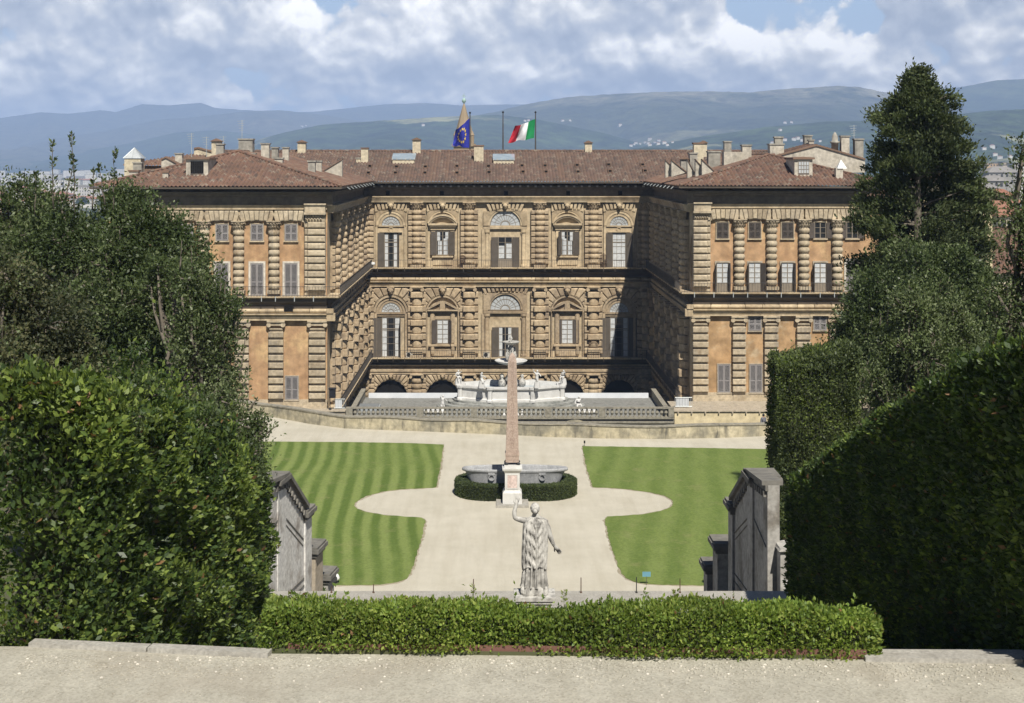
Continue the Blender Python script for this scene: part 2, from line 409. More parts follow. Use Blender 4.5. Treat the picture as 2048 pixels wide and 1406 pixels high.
L['dead'] = leaf_mat('withered_leaf', (.20,.115,.05), .2, .6, .3)
L['twig'] = flat('hedge_twigs', (.04,.045,.022), .95, var=.3, vs=4)

def leaves(name, P, A, size, mats, mi, parent, width=.5, kind=None, loc=None):
    """one mesh of many small leaf faces: P base points, A leaf directions"""
    n = len(P)
    A = A / np.maximum(np.linalg.norm(A, axis=1, keepdims=True), 1e-6)
    R = RNG.normal(size=(n, 3)); B = np.cross(A, R); B /= np.maximum(np.linalg.norm(B, axis=1, keepdims=True), 1e-6)
    Nn = np.cross(A, B)
    size = np.asarray(size).reshape(-1, 1) * np.ones((n, 1))
    V = np.empty((n, 4, 3))
    V[:, 0] = P; V[:, 1] = P + A*size*.45 + B*size*width*.5 + Nn*size*.08
    V[:, 2] = P + A*size; V[:, 3] = P + A*size*.45 - B*size*width*.5 + Nn*size*.08
    V = V.reshape(-1, 3)
    off = np.array(wloc(parent)) if parent is not None else np.zeros(3)
    V = V - off
    me = bpy.data.meshes.new(name)
    me.vertices.add(4*n); me.vertices.foreach_set('co', V.ravel().astype(np.float32))
    me.loops.add(4*n); me.loops.foreach_set('vertex_index', np.arange(4*n, dtype=np.int32))
    me.polygons.add(n); me.polygons.foreach_set('loop_start', np.arange(0, 4*n, 4, dtype=np.int32))
    try: me.polygons.foreach_set('loop_total', np.full(n, 4, dtype=np.int32))
    except Exception: pass
    for m in mats: me.materials.append(m)
    me.polygons.foreach_set('material_index', np.asarray(mi, dtype=np.int32))
    me.update(calc_edges=True); me.validate()
    o = bpy.data.objects.new(name, me); COL.objects.link(o)
    if parent is not None: o.parent = parent
    return o
# ---------------------------------------------------------------- camera, sun, sky
cam = bpy.data.cameras.new('camera'); co = bpy.data.objects.new('camera', cam); COL.objects.link(co)
co.location = (0, 0, CZ); co.rotation_euler = (math.radians(90), 0, 0)
cam.sensor_width = 36; cam.lens = F/2048*36; cam.shift_x = (1024-VX)/2048; cam.shift_y = -(703-HY)/2048
cam.clip_start = .1; cam.clip_end = 80000
SC.camera = co
SUN = Vector((.245, -1, 1.33)).normalized()
sl = bpy.data.lights.new('sun', 'SUN'); so = bpy.data.objects.new('sun', sl); COL.objects.link(so)
so.rotation_euler = SUN.to_track_quat('Z', 'Y').to_euler(); so.location = (40, -60, 120)
sl.energy = 4.9; sl.angle = math.radians(.55); sl.color = (1, .95, .865)
w = bpy.data.worlds.new('World'); SC.world = w; w.use_nodes = True
w.cycles.sampling_method = 'MANUAL'; w.cycles.sample_map_resolution = 256
t = NT(w.node_tree); bg = t.n['Background']
sky = t.n.new('ShaderNodeTexSky'); sky.sky_type = 'NISHITA'; sky.sun_disc = False
sky.sun_elevation = math.asin(SUN.z); sky.sun_rotation = math.atan2(SUN.x, SUN.y)
sky.air_density = 1.0; sky.dust_density = .6; sky.ozone_density = 1.5
tc = t.n.new('ShaderNodeTexCoord'); sep = t.node('ShaderNodeSeparateXYZ'); t.l.new(tc.outputs['Generated'], sep.inputs[0])
X, Y, Z = sep.outputs
az = t.math('ARCTAN2', X, Y)
el = t.math('MAXIMUM', Z, 0.0)
lv = t.math('LOGARITHM', t.math('ADD', el, .06), 2.718)          # bands close up towards the horizon
def puff(dv, du, scale, seed):
    """billowing cumulus heaps: fractal cells piled on slow banks"""
    u = t.math('ADD', az, du); v = t.math('ADD', t.math('MULTIPLY', lv, .165), dv)
    wv = t.node('ShaderNodeCombineXYZ', inp={0: u, 1: v, 2: seed})
    wn = t.node('ShaderNodeTexNoise', inp={'Scale': 26.0, 'Detail': 5.0, 'Roughness': .6}); t.l.new(wv.outputs[0], wn.inputs['Vector'])
    off = t.node('ShaderNodeVectorMath', operation='MULTIPLY_ADD', inp={1: (.022, .022, 0), 2: (0, 0, 0)}); t.l.new(wn.outputs['Color'], off.inputs[0]); t.l.new(wv.outputs[0], off.inputs[2])
    vo = t.node('ShaderNodeTexVoronoi', feature='F1', voronoi_dimensions='2D', inp={'Scale': scale, 'Detail': 2.0, 'Roughness': .5, 'Lacunarity': 2.3}); vo.normalize = False
    t.l.new(off.outputs[0], vo.inputs['Vector'])
    bank = t.noise(off.outputs[0], 8.5, 3, .55)
    fine = t.noise(off.outputs[0], 48.0, 5, .62)
    return t.math('ADD', t.math('ADD', t.math('MULTIPLY', vo.outputs['Distance'], -.42), t.math('MULTIPLY', t.math('SUBTRACT', bank, .5), 2.1)), t.math('MULTIPLY', t.math('SUBTRACT', fine, .5), .34))
d0 = puff(0, 0, 20.0, 2.3); d1 = puff(.007, .002, 20.0, 2.3); d2 = puff(.024, .006, 20.0, 2.3)
mask = t.rng(d0, -.62, -.53)
shade = t.math('ADD', t.math('MULTIPLY', t.math('SUBTRACT', d0, d1), 1.15), t.math('MULTIPLY', t.math('SUBTRACT', d0, d2), .75))
shade = t.math('ADD', shade, t.math('MULTIPLY', t.math('SUBTRACT', -.28, d0), .35))
shade = t.rng(shade, -.42, .46)
CL = 10.0
ccol = t.ramp(shade, [(0, (.40*CL, .45*CL, .54*CL, 1)), (.34, (.57*CL, .61*CL, .68*CL, 1)), (.6, (.80*CL, .81*CL, .82*CL, 1)), (1, (1.35*CL, 1.32*CL, 1.26*CL, 1))])
blue = t.mix(.9, sky.outputs[0], t.ramp(t.rng(el, 0, .6), [(0, (.54*CL, .65*CL, .80*CL, 1)), (.2, (.42*CL, .56*CL, .75*CL, 1)), (.36, (.035*CL, .068*CL, .15*CL, 1)), (1, (.013*CL, .03*CL, .08*CL, 1))]))
high = t.rng(el, .12, .19, 1.0, .04)
skyc = t.mix(t.math('MULTIPLY', mask, high), blue, ccol)
haze_low = t.rng(el, 0, .04, .6, 0)
skyc = t.mix(haze_low, skyc, (.52*CL, .61*CL, .74*CL, 1))
t.l.new(skyc, bg.inputs['Color']); bg.inputs['Strength'].default_value = .1
SC.view_settings.view_transform = 'Standard'; SC.view_settings.look = 'None'; SC.view_settings.gamma = 1; SC.view_settings.exposure = .22
SC.cycles.max_bounces = 6; SC.cycles.diffuse_bounces = 1; SC.cycles.glossy_bounces = 2; SC.cycles.transmission_bounces = 3
SC.cycles.volume_bounces = 0; SC.cycles.use_denoising = True; SC.cycles.caustics_reflective = False; SC.cycles.caustics_refractive = False
SC.cycles.sample_clamp_indirect = 6
# ---------------------------------------------------------------- the palace: one building of a main block and two wings
PAL = thing('palace', (1.7, 168, -5), 'brown stone palace with two wings and orange plaster around a courtyard', 'palace')
EAVE = 18.0
XL, XLI, XRI, XR = -40.0, -17.2, 21.46, 41.8     # outer and inner faces of the two wings
YL, YRW, YB = 148.0, 152.5, 188.0               # fronts of left wing, right wing, back facade
def part(mb, name, mats, parent=None, smooth=False): return mb.build(name, mats, parent or PAL, smooth)

# bodies
mb = MB(); mb.box(XL, XR, YB, YB + 25, -16, EAVE - .4); part(mb, 'wall', M['stone_wall'])
mb = MB(); mb.box(XL, XLI, YL, YB - .002, -16, EAVE - .4); part(mb, 'wall', M['stone_wall'])
mb = MB(); mb.box(XRI, XR, YRW, YB - .002, -16, EAVE - .4); part(mb, 'wall', M['stone_wall'])

def column(fr, u, z0, z1, n, style='round', cap=None, r=.6, side=True, mat='stone', base=True, name='column'):
    mb = MB(*fr); p = (z1 - z0) / n; smooth = False
    hw = r + .55
    if side: mb.box(u - hw, u + hw, -.22, .0, z0, z1)
    cy = -.28
    prof = []
    for k in range(n):
        zb = z0 + k*p; g = .13*p
        if style == 'square' and k % 2 == 0:
            mb.cush(u - r - .16, u + r + .16, -.1, cy - r - .16, zb + g, zb + p*.98, .11)
            prof += [(r - .06, zb), (r - .06, zb + p)]
        elif style == 'square':
            prof += [(r - .06, zb), (r - .06, zb+g*.6), (r + .02, zb+g), (r+.05, zb+p*.5), (r+.02, zb+p*.92), (r - .06, zb + p)]
        else:
            prof += [(r - .07, zb), (r - .07, zb+g), (r + .06, zb+g*1.5), (r + .13, zb+p*.4), (r+.14, zb+p*.6), (r + .08, zb+p*.88), (r - .03, zb+p*.97)]
        if side:
            j = random.uniform(-.03, .03)
            mb.cush(u - hw - .02, u - r + .06, -.1, -.55 + j, zb + g, zb + p*.97, .1)
            mb.cush(u + r - .06, u + hw + .02, -.1, -.55 - j, zb + g, zb + p*.97, .1)
    mb.half(u, cy, prof, 9)
    if base: mb.box(u - r - .2, u + r + .2, cy - r - .2, 0, z0 - .35, z0)
    o = part(mb, name, M[mat])
    if cap:
        zc, zt, kind = cap; cm = MB(*fr)
        if kind == 'corinthian':
            h = zt - zc
            cm.half(u, cy, [(r-.02, zc), (r+.04, zc+.3*h), (r+.12, zc+.6*h), (r+.26, zc+.86*h), (r+.24, zc+.88*h)], 10)
            cm.box(u-r-.24, u+r+.24, cy-r-.24, 0, zc+.88*h, zt)
            for row in range(2):
                for i in range(7):
                    a = math.pi + math.pi*(i + .5*row)/6.5
                    x = u + (r+.12+.1*row)*math.cos(a); y = cy + (r+.12+.1*row)*math.sin(a); zz = zc + (.06+.36*row)*h
                    cm.add([(x-.1,y,zz),(x+.1,y,zz),(x+.07,y-.12,zz+.32*h),(x-.07,y-.12,zz+.32*h),(x,y-.2,zz+.26*h)], [(0,1,2,3),(3,2,4),(0,3,4),(1,4,2)])
            for sx in (-1, 1):
                cm.half(u+sx*(r+.1), cy-r-.02, [(.02, zc+.6*h), (.16, zc+.66*h), (.18, zc+.76*h), (.03, zc+.88*h)], 6)
        else:
            h = zt - zc
            cm.box(u-r-.12, u+r+.12, cy-r-.1, 0, zc+.62*h, zt)
            cm.box(u-r-.22, u+r+.22, cy-r-.2, 0, zt-.12*h, zt+.01)
            for sx in (-1, 1):
                for y0 in (cy-r-.18,):
                    n2 = 10; rr = .3*h+.05; cx = u+sx*(r+.12); cz = zc+.45*h
                    cm.prism([(cx+rr*math.cos(2*math.pi*i/n2), cz+rr*math.sin(2*math.pi*i/n2)) for i in range(n2)], y0, -.05)
        part(cm, 'capital', M[mat], o)
    return o

def leaf_shutter(fr, hx, y, z0, z1, lw, ang, mat, parent, right=False):
    """a louvred leaf on a hinge at local (hx, y); ang 0 closed .. 180 flat back against the wall"""
    ox, oy, oz, rot = fr; a = math.radians(rot); c, s = math.cos(a), math.sin(a)
    wx_, wy_ = ox + c*hx - s*y, oy + s*hx + c*y
    m = MB(wx_, wy_, oz, rot + (ang if right else -ang))
    x0, x1 = (-lw, 0) if right else (0, lw)
    st = .09
    m.box(x0, x0+st, -.03, .03, z0, z1); m.box(x1-st, x1, -.03, .03, z0, z1)
    zm = z0 + (z1-z0)*.4
    for z in (z0, zm, z1-.12): m.box(x0+st, x1-st, -.028, .028, z, z+.12)
    n = max(4, int((z1-z0)/.13))
    for k in range(n):
        z = z0 + (z1-z0)*(k+.5)/n
        m.add([(x0+st,-.03,z-.03),(x1-st,-.03,z-.03),(x1-st,.02,z+.05),(x0+st,.02,z+.05)], [(0,1,2,3),(3,2,1,0)])
    m.box(x0+st, x1-st, .021, .027, z0, z1)
    return m.build('shutter', M[mat], parent)

def window(fr, u, z0, w, h, y=-.05, pane='curtain', cols=2, rows=4, shut=None, smat='shutter', fmat='frame_grey', surround=None, sur_w=.16, transom=None, side_curtain=False, low_panel=0):
    """one window: frame with glazing bars, pane, louvred shutters"""
    m = MB(*fr); x0, x1, z1 = u-w/2, u+w/2, z0+h
    mats = [M[fmat], M[surround] if surround else M[fmat]]
    if surround:
        s = sur_w
        m.box(x0-s, x0, y-.1, 0, z0, z1, 1); m.box(x1, x1+s, y-.1, 0, z0, z1, 1); m.box(x0-s, x1+s, y-.1, 0, z1, z1+s, 1)
        m.box(x0-s-.05, x1+s+.05, y-.16, 0, z0-.12, z0-.001, 1)
    b = .07
    m.box(x0, x0+b, y-.04, 0, z0, z1); m.box(x1-b, x1, y-.04, 0, z0, z1); m.box(x0+b, x1-b, y-.04, 0, z1-b, z1); m.box(x0+b, x1-b, y-.04, 0, z0, z0+b)
    zl = z0 + low_panel
    if low_panel: m.box(x0+b, x1-b, y-.03, 0, z0+b, zl)
    ob = None
    for i in range(1, cols):
        x = x0 + (x1-x0)*i/cols; t_ = .05 if (cols % 2 == 0 and i == cols//2) else .022
        m.box(x-t_, x+t_, y-.035, y, zl+b, z1-b)
    for i in range(1, rows):
        z = zl + (z1-zl)*i/rows; m.box(x0+b, x1-b, y-.032, y, z-.022, z+.022)
    if transom: m.box(x0+b, x1-b, y-.05, y, z0+transom-.06, z0+transom+.06)
    ob = part(m, 'window', mats)
    if shut != 'closed':
        g = MB(*fr); g.box(x0+b, x1-b, y+.005, y+.02, zl, z1-b, 0)
        if side_curtain:
            for sx in (-1, 1):
                xa = u + sx*(w/2-b-.01); xb = u + sx*(w/2-b-.24*w)
                for k in range(4):
                    p0 = xa + (xb-xa)*k/4; p1 = xa + (xb-xa)*(k+1)/4
                    g.box(min(p0,p1), max(p0,p1), y-.006+.004*(k%2), y+.004, z0+b, z1-b-.02, 1)
        if pane == 'half':
            for sx in (-1, 1):
                xa, xb = sorted((u+sx*(w/2-b-.01), u+sx*.07*w)); zc_ = zl+b+(z1-zl)*(.62+.05*sx*((int(u*7)%3)-1)); n_ = 5
                for k in range(n_): g.box(xa+(xb-xa)*k/n_, xa+(xb-xa)*(k+1)/n_, y-.006+.003*(k%2), y+.004, zl+b, zc_, 1)
        g.build('pane', [M['pane_dark' if pane != 'curtain' else 'curtain'], M['curtain']], ob)
    lw = w/2
    if shut == 'closed':
        leaf_shutter(fr, x0+.02, y-.07, z0+.03, z1-.03, lw-.03, 0, smat, ob); leaf_shutter(fr, x1-.02, y-.07, z0+.03, z1-.03, lw-.03, 0, smat, ob, True)
    elif isinstance(shut, (tuple, list)):
        a, c = shut
        if a is not None: leaf_shutter(fr, x0-.02, y-.14, z0+.03, z1-.03, lw, a, smat, ob)
        if c is not None: leaf_shutter(fr, x1+.02, y-.14, z0+.03, z1-.03, lw, c, smat, ob, True)
    return ob

def lunette(fr, u, cz, r, y, nseg=9, parent=None):
    g = MB(*fr); g.disc(u, cz, r, y, n=20)
    o = part(g, 'lunette', M['pane_pale'])
    m = MB(*fr)
    for i in range(1, nseg):
        a = math.pi*i/nseg
        m.tube([(u+.3*r*math.cos(a), y-.02, cz+.3*r*math.sin(a)), (u+r*math.cos(a), y-.02, cz+r*math.sin(a))], .022, 4)
    m.arc(u, cz, .27*r, .33*r, 0, math.pi, y-.04, y-.005, 12); m.arc(u, cz, .67*r, .70*r, 0, math.pi, y-.035, y-.005, 16)
    m.arc(u, cz, .96*r, 1.05*r, 0, math.pi, y-.06, y-.002, 20); m.box(u-r, u+r, y-.06, y-.002, cz-.08, cz)
    m.build('glazing_bar', M['frame_grey'], o)
    return o

def mask_head(mb, u, y, z, s=.3):
    mb.lathe(u, y, [(.02, z-s), (.5*s, z-.75*s), (.75*s, z-.2*s), (.95*s, z+.3*s), (.8*s, z+.75*s), (.35*s, z+1.0*s)], 9)
    mb.box(u-.12*s, u+.12*s, y-1.15*s, y-.7*s, z-.15*s, z+.3*s)
    mb.box(u-1.1*s, u+1.1*s, y-.4*s, y+.8*s, z+.95*s, z+1.35*s)

# ---------- bays of the court walls.  zf: upper or middle storey
def bay_upper(fr, u, kind, hw=2.32, detail=True, shut=(150, 100), pane='curtain', side=False):
    sm = MB(*fr); z0 = 6.7
    # slanted flat-arch blocks and mask under the cornice
    sm.fan(u, 9.2, 5.15, u-hw-.1, u+hw+.1, 15.28, -.42, -.02, 9, a0=math.radians(66), a1=math.radians(114), ch=.09)
    mask_head(sm, u, -.55, 14.75, .38)
    sm.box(u-hw, u+hw, -.16, 0, 12.05, 12.2)                                   # impost band
    if kind == 'door':
        sm.archpanel(u-hw, u+hw, 12.2, 14.2, u, 12.2, 1.95, -.3, -.001)
        sm.arc(u, 12.2, 1.62, 1.95, 0, math.pi, -.24, 0, 18); sm.arc(u, 12.2, 1.24, 1.6, 0, math.pi, -.15, 0, 18)
        sm.box(u-hw, u-1.75, -.3, 0, z0, 12.05); sm.box(u+1.75, u+hw, -.3, 0, z0, 12.05)
        sm.box(u-1.5, u+1.5, -.3, 0, 11.3, 11.42); sm.arc(u, 11.72, .2, .32, 0, 2*math.pi, -.12, 0, 12)
        lunette(fr, u, 12.22, 1.22, -.04)
        window(fr, u, z0, 1.75, 4.55, -.06, pane, 3, 5, shut, 'shutter', transom=3.3, side_curtain=side)
    elif kind == 'pediment':
        sm.archpanel(u-hw, u+hw, 12.2, 14.2, u, 12.2, 1.98, -.32, -.001)
        sm.arc(u, 12.2, 1.75, 1.98, 0, math.pi, -.26, 0, 18)
        sm.box(u-hw, u-1.98, -.3, 0, z0, 12.05); sm.box(u+1.98, u+hw, -.3, 0, z0, 12.05)
        # segmental pediment
        R = 2.0; a = math.radians(40); cz = 13.45 - R - .35
        sm.arc(u, 11.3, 2.18, 2.4, math.radians(32), math.radians(148), -.62, 0, 16)
        sm.arc(u, 11.3, 1.98, 2.1, math.radians(34), math.radians(146), -.5, 0, 16)
        sm.box(u-1.9, u+1.9, -.6, 0, 12.25, 12.5); sm.box(u-1.75, u+1.75, -.45, 0, 12.02, 12.249)
        sm.box(u-1.6, u+1.6, -.25, 0, 11.62, 12.019)
        sm.box(u-1.5, u-1.0, -.14, 0, 8.2, 11.6); sm.box(u+1.0, u+1.5, -.14, 0, 8.2, 11.6)
        sm.box(u-1.4, u+1.4, -.36, 0, 8.0, 8.2); sm.box(u-1.3, u+1.3, -.12, 0, 7.0, 7.999)
        window(fr, u, 8.3, 1.6, 3.15, -.06, 'half', 2, 5, shut, 'shutter', side_curtain=side)
    else:                                                                      # three-part centre bay
        hw2 = 2.9
        sm.archpanel(u-hw2, u+hw2, 12.2, 14.1, u, 12.2, 2.25, -.34, -.001, 16)
        sm.arc(u, 12.2, 2.02, 2.25, 0, math.pi, -.26, 0, 20)
        sm.box(u-hw2, u+hw2, -.3, 0, 11.75, 12.049)
        for sx in (-1, 1):
            sm.half(u+sx*2.42, -.12, [(.4, 6.7), (.4, 7.0), (.31, 7.05), (.27, 11.2), (.38, 11.3), (.4, 11.74)], 10)
            sm.box(u+sx*2.9-.22, u+sx*2.9+.22, -.3, 0, 6.7, 11.74)
        lunette(fr, u, 12.22, 2.0, -.05, 11)
        window(fr, u, z0, 1.85, 4.0, -.06, 'half', 2, 4, shut, 'shutter', low_panel=1.1)
    part(sm, 'window_bay', M['stone_wall'])

def bay_middle(fr, u, kind, hw=2.32, shut=(150, 90), pane='dark', side=True):
    sm = MB(*fr); z0 = -5.15
    zc = .76
    if kind == 'door':
        sm.fan(u, zc, 2.28, u-hw-.5, u+hw+.5, 4.0, -.5, -.02, 11, ch=.14)
        mask_head(sm, u, -.62, 3.55, .42)
        sm.arc(u, zc, 2.0, 2.26, 0, math.pi, -.4, 0, 20); sm.arc(u, zc, 1.6, 1.98, 0, math.pi, -.22, 0, 20); sm.arc(u, zc, 1.28, 1.58, 0, math.pi, -.12, 0, 20)
        sm.box(u-hw-.1, u-1.85, -.4, 0, z0, .5); sm.box(u+1.85, u+hw+.1, -.4, 0, z0, .5); sm.box(u-hw-.15, u+hw+.15, -.3, 0, .5, .75)
        sm.box(u-1.8, u+1.8, -.16, 0, .2, .499)
        lunette(fr, u, zc, 1.26, -.05)
        window(fr, u, z0, 2.4, 5.2, -.06, pane, 3, 6, shut, 'shutter', transom=3.7, side_curtain=side)
    elif kind == 'pediment':
        sm.fan(u, zc, 2.2, u-hw-.5, u+hw+.5, 4.0, -.5, -.02, 11, ch=.14)
        mask_head(sm, u, -.62, 3.55, .42)
        sm.arc(u, zc, 2.0, 2.2, 0, math.pi, -.42, 0, 20)
        sm.box(u-hw-.1, u-2.0, -.4, 0, z0, .75); sm.box(u+2.0, u+hw+.1, -.4, 0, z0, .75)
        # broken triangular pediment
        for sx in (-1, 1):
            sm.prism([(u+sx*1.95, 1.12), (u+sx*.35, 1.95), (u+sx*.35, 2.2), (u+sx*2.05, 1.3)][::sx], -.68, -.01)
            sm.prism([(u+sx*1.6, 1.13), (u+sx*.4, 1.13), (u+sx*.4, 1.8)][::sx], -.3, -.012)
            sm.box(u+sx*1.35-.28, u+sx*1.35+.28, -.3, 0, -3.45, .75); sm.box(u+sx*1.35-.16, u+sx*1.35+.16, -.38, -.3, -3.3, .6)
            sm.half(u+sx*1.35, -.2, [(.1, -5.0), (.24, -4.7), (.26, -4.2), (.3, -3.75)], 7)
        sm.box(u-.34, u+.34, -.5, 0, 1.12, 2.25)
        sm.box(u-2.0, u+2.0, -.66, 0, .95, 1.119); sm.box(u-1.85, u+1.85, -.5, 0, .75, .949); sm.box(u-1.0, u+1.0, -.12, 0, -.2, .749)
        sm.box(u-1.85, u+1.85, -.5, 0, -3.72, -3.45); sm.box(u-1.3, u+1.3, -.2, 0, -5.0, -3.9)
        window(fr, u, -3.4, 1.5, 3.15, -.06, 'curtain' if pane == 'dark' else pane, 2, 5, shut, 'shutter_dark')
    else:
        hw2 = 2.9
        sm.fan(u, -3.2, 6.75, u-hw2-.3, u+hw2+.3, 4.0, -.4, -.02, 11, a0=math.radians(66), a1=math.radians(114), ch=.09)
        sm.archpanel(u-hw2, u+hw2, .95, 3.3, u, 1.1, 2.3, -.34, -.001, 16)
        sm.arc(u, 1.1, 2.04, 2.3, 0, math.pi, -.26, 0, 20)
        sm.box(u-hw2, u+hw2, -.36, 0, .6, .949)
        for sx in (-1, 1):
            sm.half(u+sx*2.42, -.14, [(.42, -5.15), (.42, -4.8), (.33, -4.75), (.29, .1), (.42, .25), (.44, .59)], 10)
            sm.box(u+sx*2.95-.2, u+sx*2.95+.2, -.3, 0, -5.15, .599)
        lunette(fr, u, 1.1, 2.02, -.05, 11)
        window(fr, u, z0, 1.75, 3.95, -.06, 'dark', 2, 4, shut, 'shutter', side_curtain=True)
    part(sm, 'window_bay', M['stone'])

def bay_arch(fr, u, hw=2.9):
    sm = MB(*fr)
    sm.fan(u, -10.3, 2.12, u-hw, u+hw, -7.45, -.55, -.02, 17, ch=.13)
    mask_head(sm, u, -.62, -7.75, .3)
    for k in range(4):
        z = -10.35 - .75*k
        for sx in (-1, 1):
            a, b = sorted((u+sx*2.12, u+sx*hw)); sm.cush(a, b, -.02, -.55, z-.7, z, .1)
    o = part(sm, 'arch', M['stone'])
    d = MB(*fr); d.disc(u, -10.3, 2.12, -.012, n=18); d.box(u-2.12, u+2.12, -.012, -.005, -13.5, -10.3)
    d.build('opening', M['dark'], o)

def entablatures(fr, x0, x1, lower=True, wing=False, e0=0, e1=0):
    c = MB(*fr)
    # cornice over the upper storey, frieze and eave bed-mould
    if not wing:
        c.prof(x0, x1, [(0,15.3),(-.62,15.3),(-.62,15.5),(-.7,15.52),(-.7,15.68),(-.78,15.7),(-.78,15.84),(-.92,15.95),(-.92,16.08),(0,16.12)])
    else:
        c.prof(x0, x1, [(0,15.66),(-.34,15.66),(-.36,16.02),(-.5,16.06),(-.5,16.12),(0,16.14)])
    part(c, 'cornice', M['stone_wall']); c = MB(*fr)
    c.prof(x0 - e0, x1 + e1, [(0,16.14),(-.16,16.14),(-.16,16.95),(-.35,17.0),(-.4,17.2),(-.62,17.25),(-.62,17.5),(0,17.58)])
    part(c, 'frieze', M['frieze']); c = MB(*fr)
    # roll moulding and cornice over the middle storey
    c.prof(x0, x1, [(0,4.14),(-.52,4.14),(-.52,4.4),(-.6,4.42),(-.6,4.62),(-.85,4.78),(-.85,4.86),(0,4.9)])
    part(c, 'cornice', M['stone_wall'])
    rl = MB(*fr); n = max(2, int((x1-x0)/1.75)); p = (x1-x0)/n
    for k in range(n):
        a, b = x0+k*p+.025, x0+(k+1)*p-.025
        rl.prof(a, b, [(0,4.9),(-.5,4.92),(-.66,5.0),(-.72,5.14),(-.66,5.28),(-.5,5.36),(0,5.38)])
    part(rl, 'roll_moulding', M['stone_wall'])
    if lower:
        c2 = MB(*fr)
        c2.prof(x0, x1, [(0,-7.4),(-.5,-7.4),(-.5,-7.1),(-.62,-7.05),(-.62,-6.75),(0,-6.7)]); part(c2, 'cornice', M['stone']); c2 = MB(*fr)
        n = max(2, int((x1-x0)/1.9)); p = (x1-x0)/n
        for k in range(n): c2.prof(x0+k*p+.02, x0+(k+1)*p-.02, [(0,-6.35),(-.6,-6.33),(-.7,-6.2),(-.6,-6.07),(0,-6.05)])
        part(c2, 'roll_moulding', M['stone'])

def balcony(fr, x0, x1, ztop, dep=1.35, gap=.3, rail=True, e0=0, e1=0, back=True, drops=True):
    b = MB(*fr)
    b.prof(x0-e0, x1+e1, [(-.001,ztop-.18),(-dep,ztop-.18),(-dep-.06,ztop-.1),(-dep-.06,ztop),(-.001,ztop)])
    b.prof(x0, x1, [(-.002,ztop-1.3),(-.4,ztop-1.28),(-.45,ztop-.9),(-.8,ztop-.6),(-.85,ztop-.35),(-dep+.1,ztop-.181),(-.002,ztop-.181)], 1)
    n = int((x1-x0)/3.6)
    if drops:
        for k in range(n*2+1):
            x = x0 + (x1-x0)*(k+.3*((k*37) % 5)/5)/(n*2+1)
            b.box(x, x+.08, -dep-.1, -dep-.06, ztop-.5, ztop+.02, 2 if fr[3] == 0 and fr[1] < 180 else 1)
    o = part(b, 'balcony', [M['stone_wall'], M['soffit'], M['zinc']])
    if rail:
        r = MB(*fr); y = -dep+.04
        L_ = x1+e1-(x0-e0); n = int(L_/gap)
        for k in range(n+1):
            x = x0-e0 + L_*k/n; r.box(x-.014, x+.014, y-.014, y+.014, ztop, ztop+1.0)
        r.box(x0-e0, x1+e1, y-.03, y+.03, ztop+1.0, ztop+1.05); r.box(x0-e0, x1+e1, y-.02, y+.02, ztop+.12, ztop+.15)
        r.build('railing', M['iron'], o)
    return o

# ---------- back facade
FB = (0, YB, 0, 0)
ub = lambda px: wx(px, YB)
for i, px in enumerate((730.5, 834, 938.5, 1079.5, 1186.5, 1292)):
    column(FB, ub(px), 7.05, 14.32, 10, 'round', (14.32, 15.3, 'corinthian'))
    column(FB, ub(px), -4.8, 3.5, 9, 'square', (3.5, 4.13, 'ionic'), r=.64)
    column(FB, ub(px), -13, -7.9, 7, 'round', (-7.9, -7.4, 'ionic'), r=.66, base=False)
for px, k3, k2, s3, s2, h in ((782, 'door', 'door', (172, 105), (165, 95), 2.05), (885.5, 'pediment', 'pediment', (172, 168), (150, 120), 2.05), (1010.5, 'centre', 'centre', (172, 172), (172, 172), 2.9),
                       (1134.5, 'pediment', 'pediment', (118, 160), (172, 165), 2.05), (1238, 'door', 'door', (165, 172), (165, 172), 2.05)):
    u = ub(px)
    bay_upper(FB, u, k3, h, shut=s3, pane='dark' if px in (782,) else 'curtain', side=True)
    bay_middle(FB, u, k2, h, shut=s2)
    bay_arch(FB, u, 2.25 if k3 != 'centre' else 3.4)
entablatures(FB, XLI, XRI)
balcony(FB, XLI, XRI, 6.7); balcony(FB, XLI, XRI, -5.15)
# corbel tips and brackets under the main eave
eb = MB(*FB)
for k in range(38):
    x = XLI + .6 + k*(XRI - XLI - 1.2)/37
    eb.box(x-.13, x+.13, -1.2, -.86, 17.3, 17.52)
part(eb, 'eave_bracket', M['frame_white'])
fv = MB(*FB)
for px in (776, 884, 1012, 1136, 1240): fv.box(ub(px)-.25, ub(px)+.25, -.315, -.301, 16.2, 16.75)
part(fv, 'attic_vent', M['dark'])

# ---------- inner walls of the wings
def inner(fr, length, first):
    n = 6; sp = length/n
    for k in range(n):
        u = sp*(k+.5) + first
        column(fr, u, 7.05, 14.32, 10, 'round', (14.32, 15.3, 'corinthian'), r=.62)
        column(fr, u, -4.8, 3.5, 9, 'square', (3.5, 4.13, 'ionic'), r=.68)
        column(fr, u, -13, -7.9, 7, 'round', None, r=.68, base=False)
    for k in range(n-1):
        u = sp*(k+1) + first
        bay_upper(fr, u, 'pediment' if k % 2 else 'door', sp/2-1.2, shut=(172, 172), pane='dark')
        bay_middle(fr, u, 'pediment' if k % 2 else 'door', sp/2-1.2, shut=(172, 172))
    entablatures(fr, 0, length)
    balcony(fr, 0, length, 6.7, e0=0); balcony(fr, 0, length, -5.15)
FLI = (XLI, YL, 0, 90); FRI = (XRI, YB, 0, -90)
inner(FLI, YB-YL, .6); inner(FRI, YB-YRW, -.6)

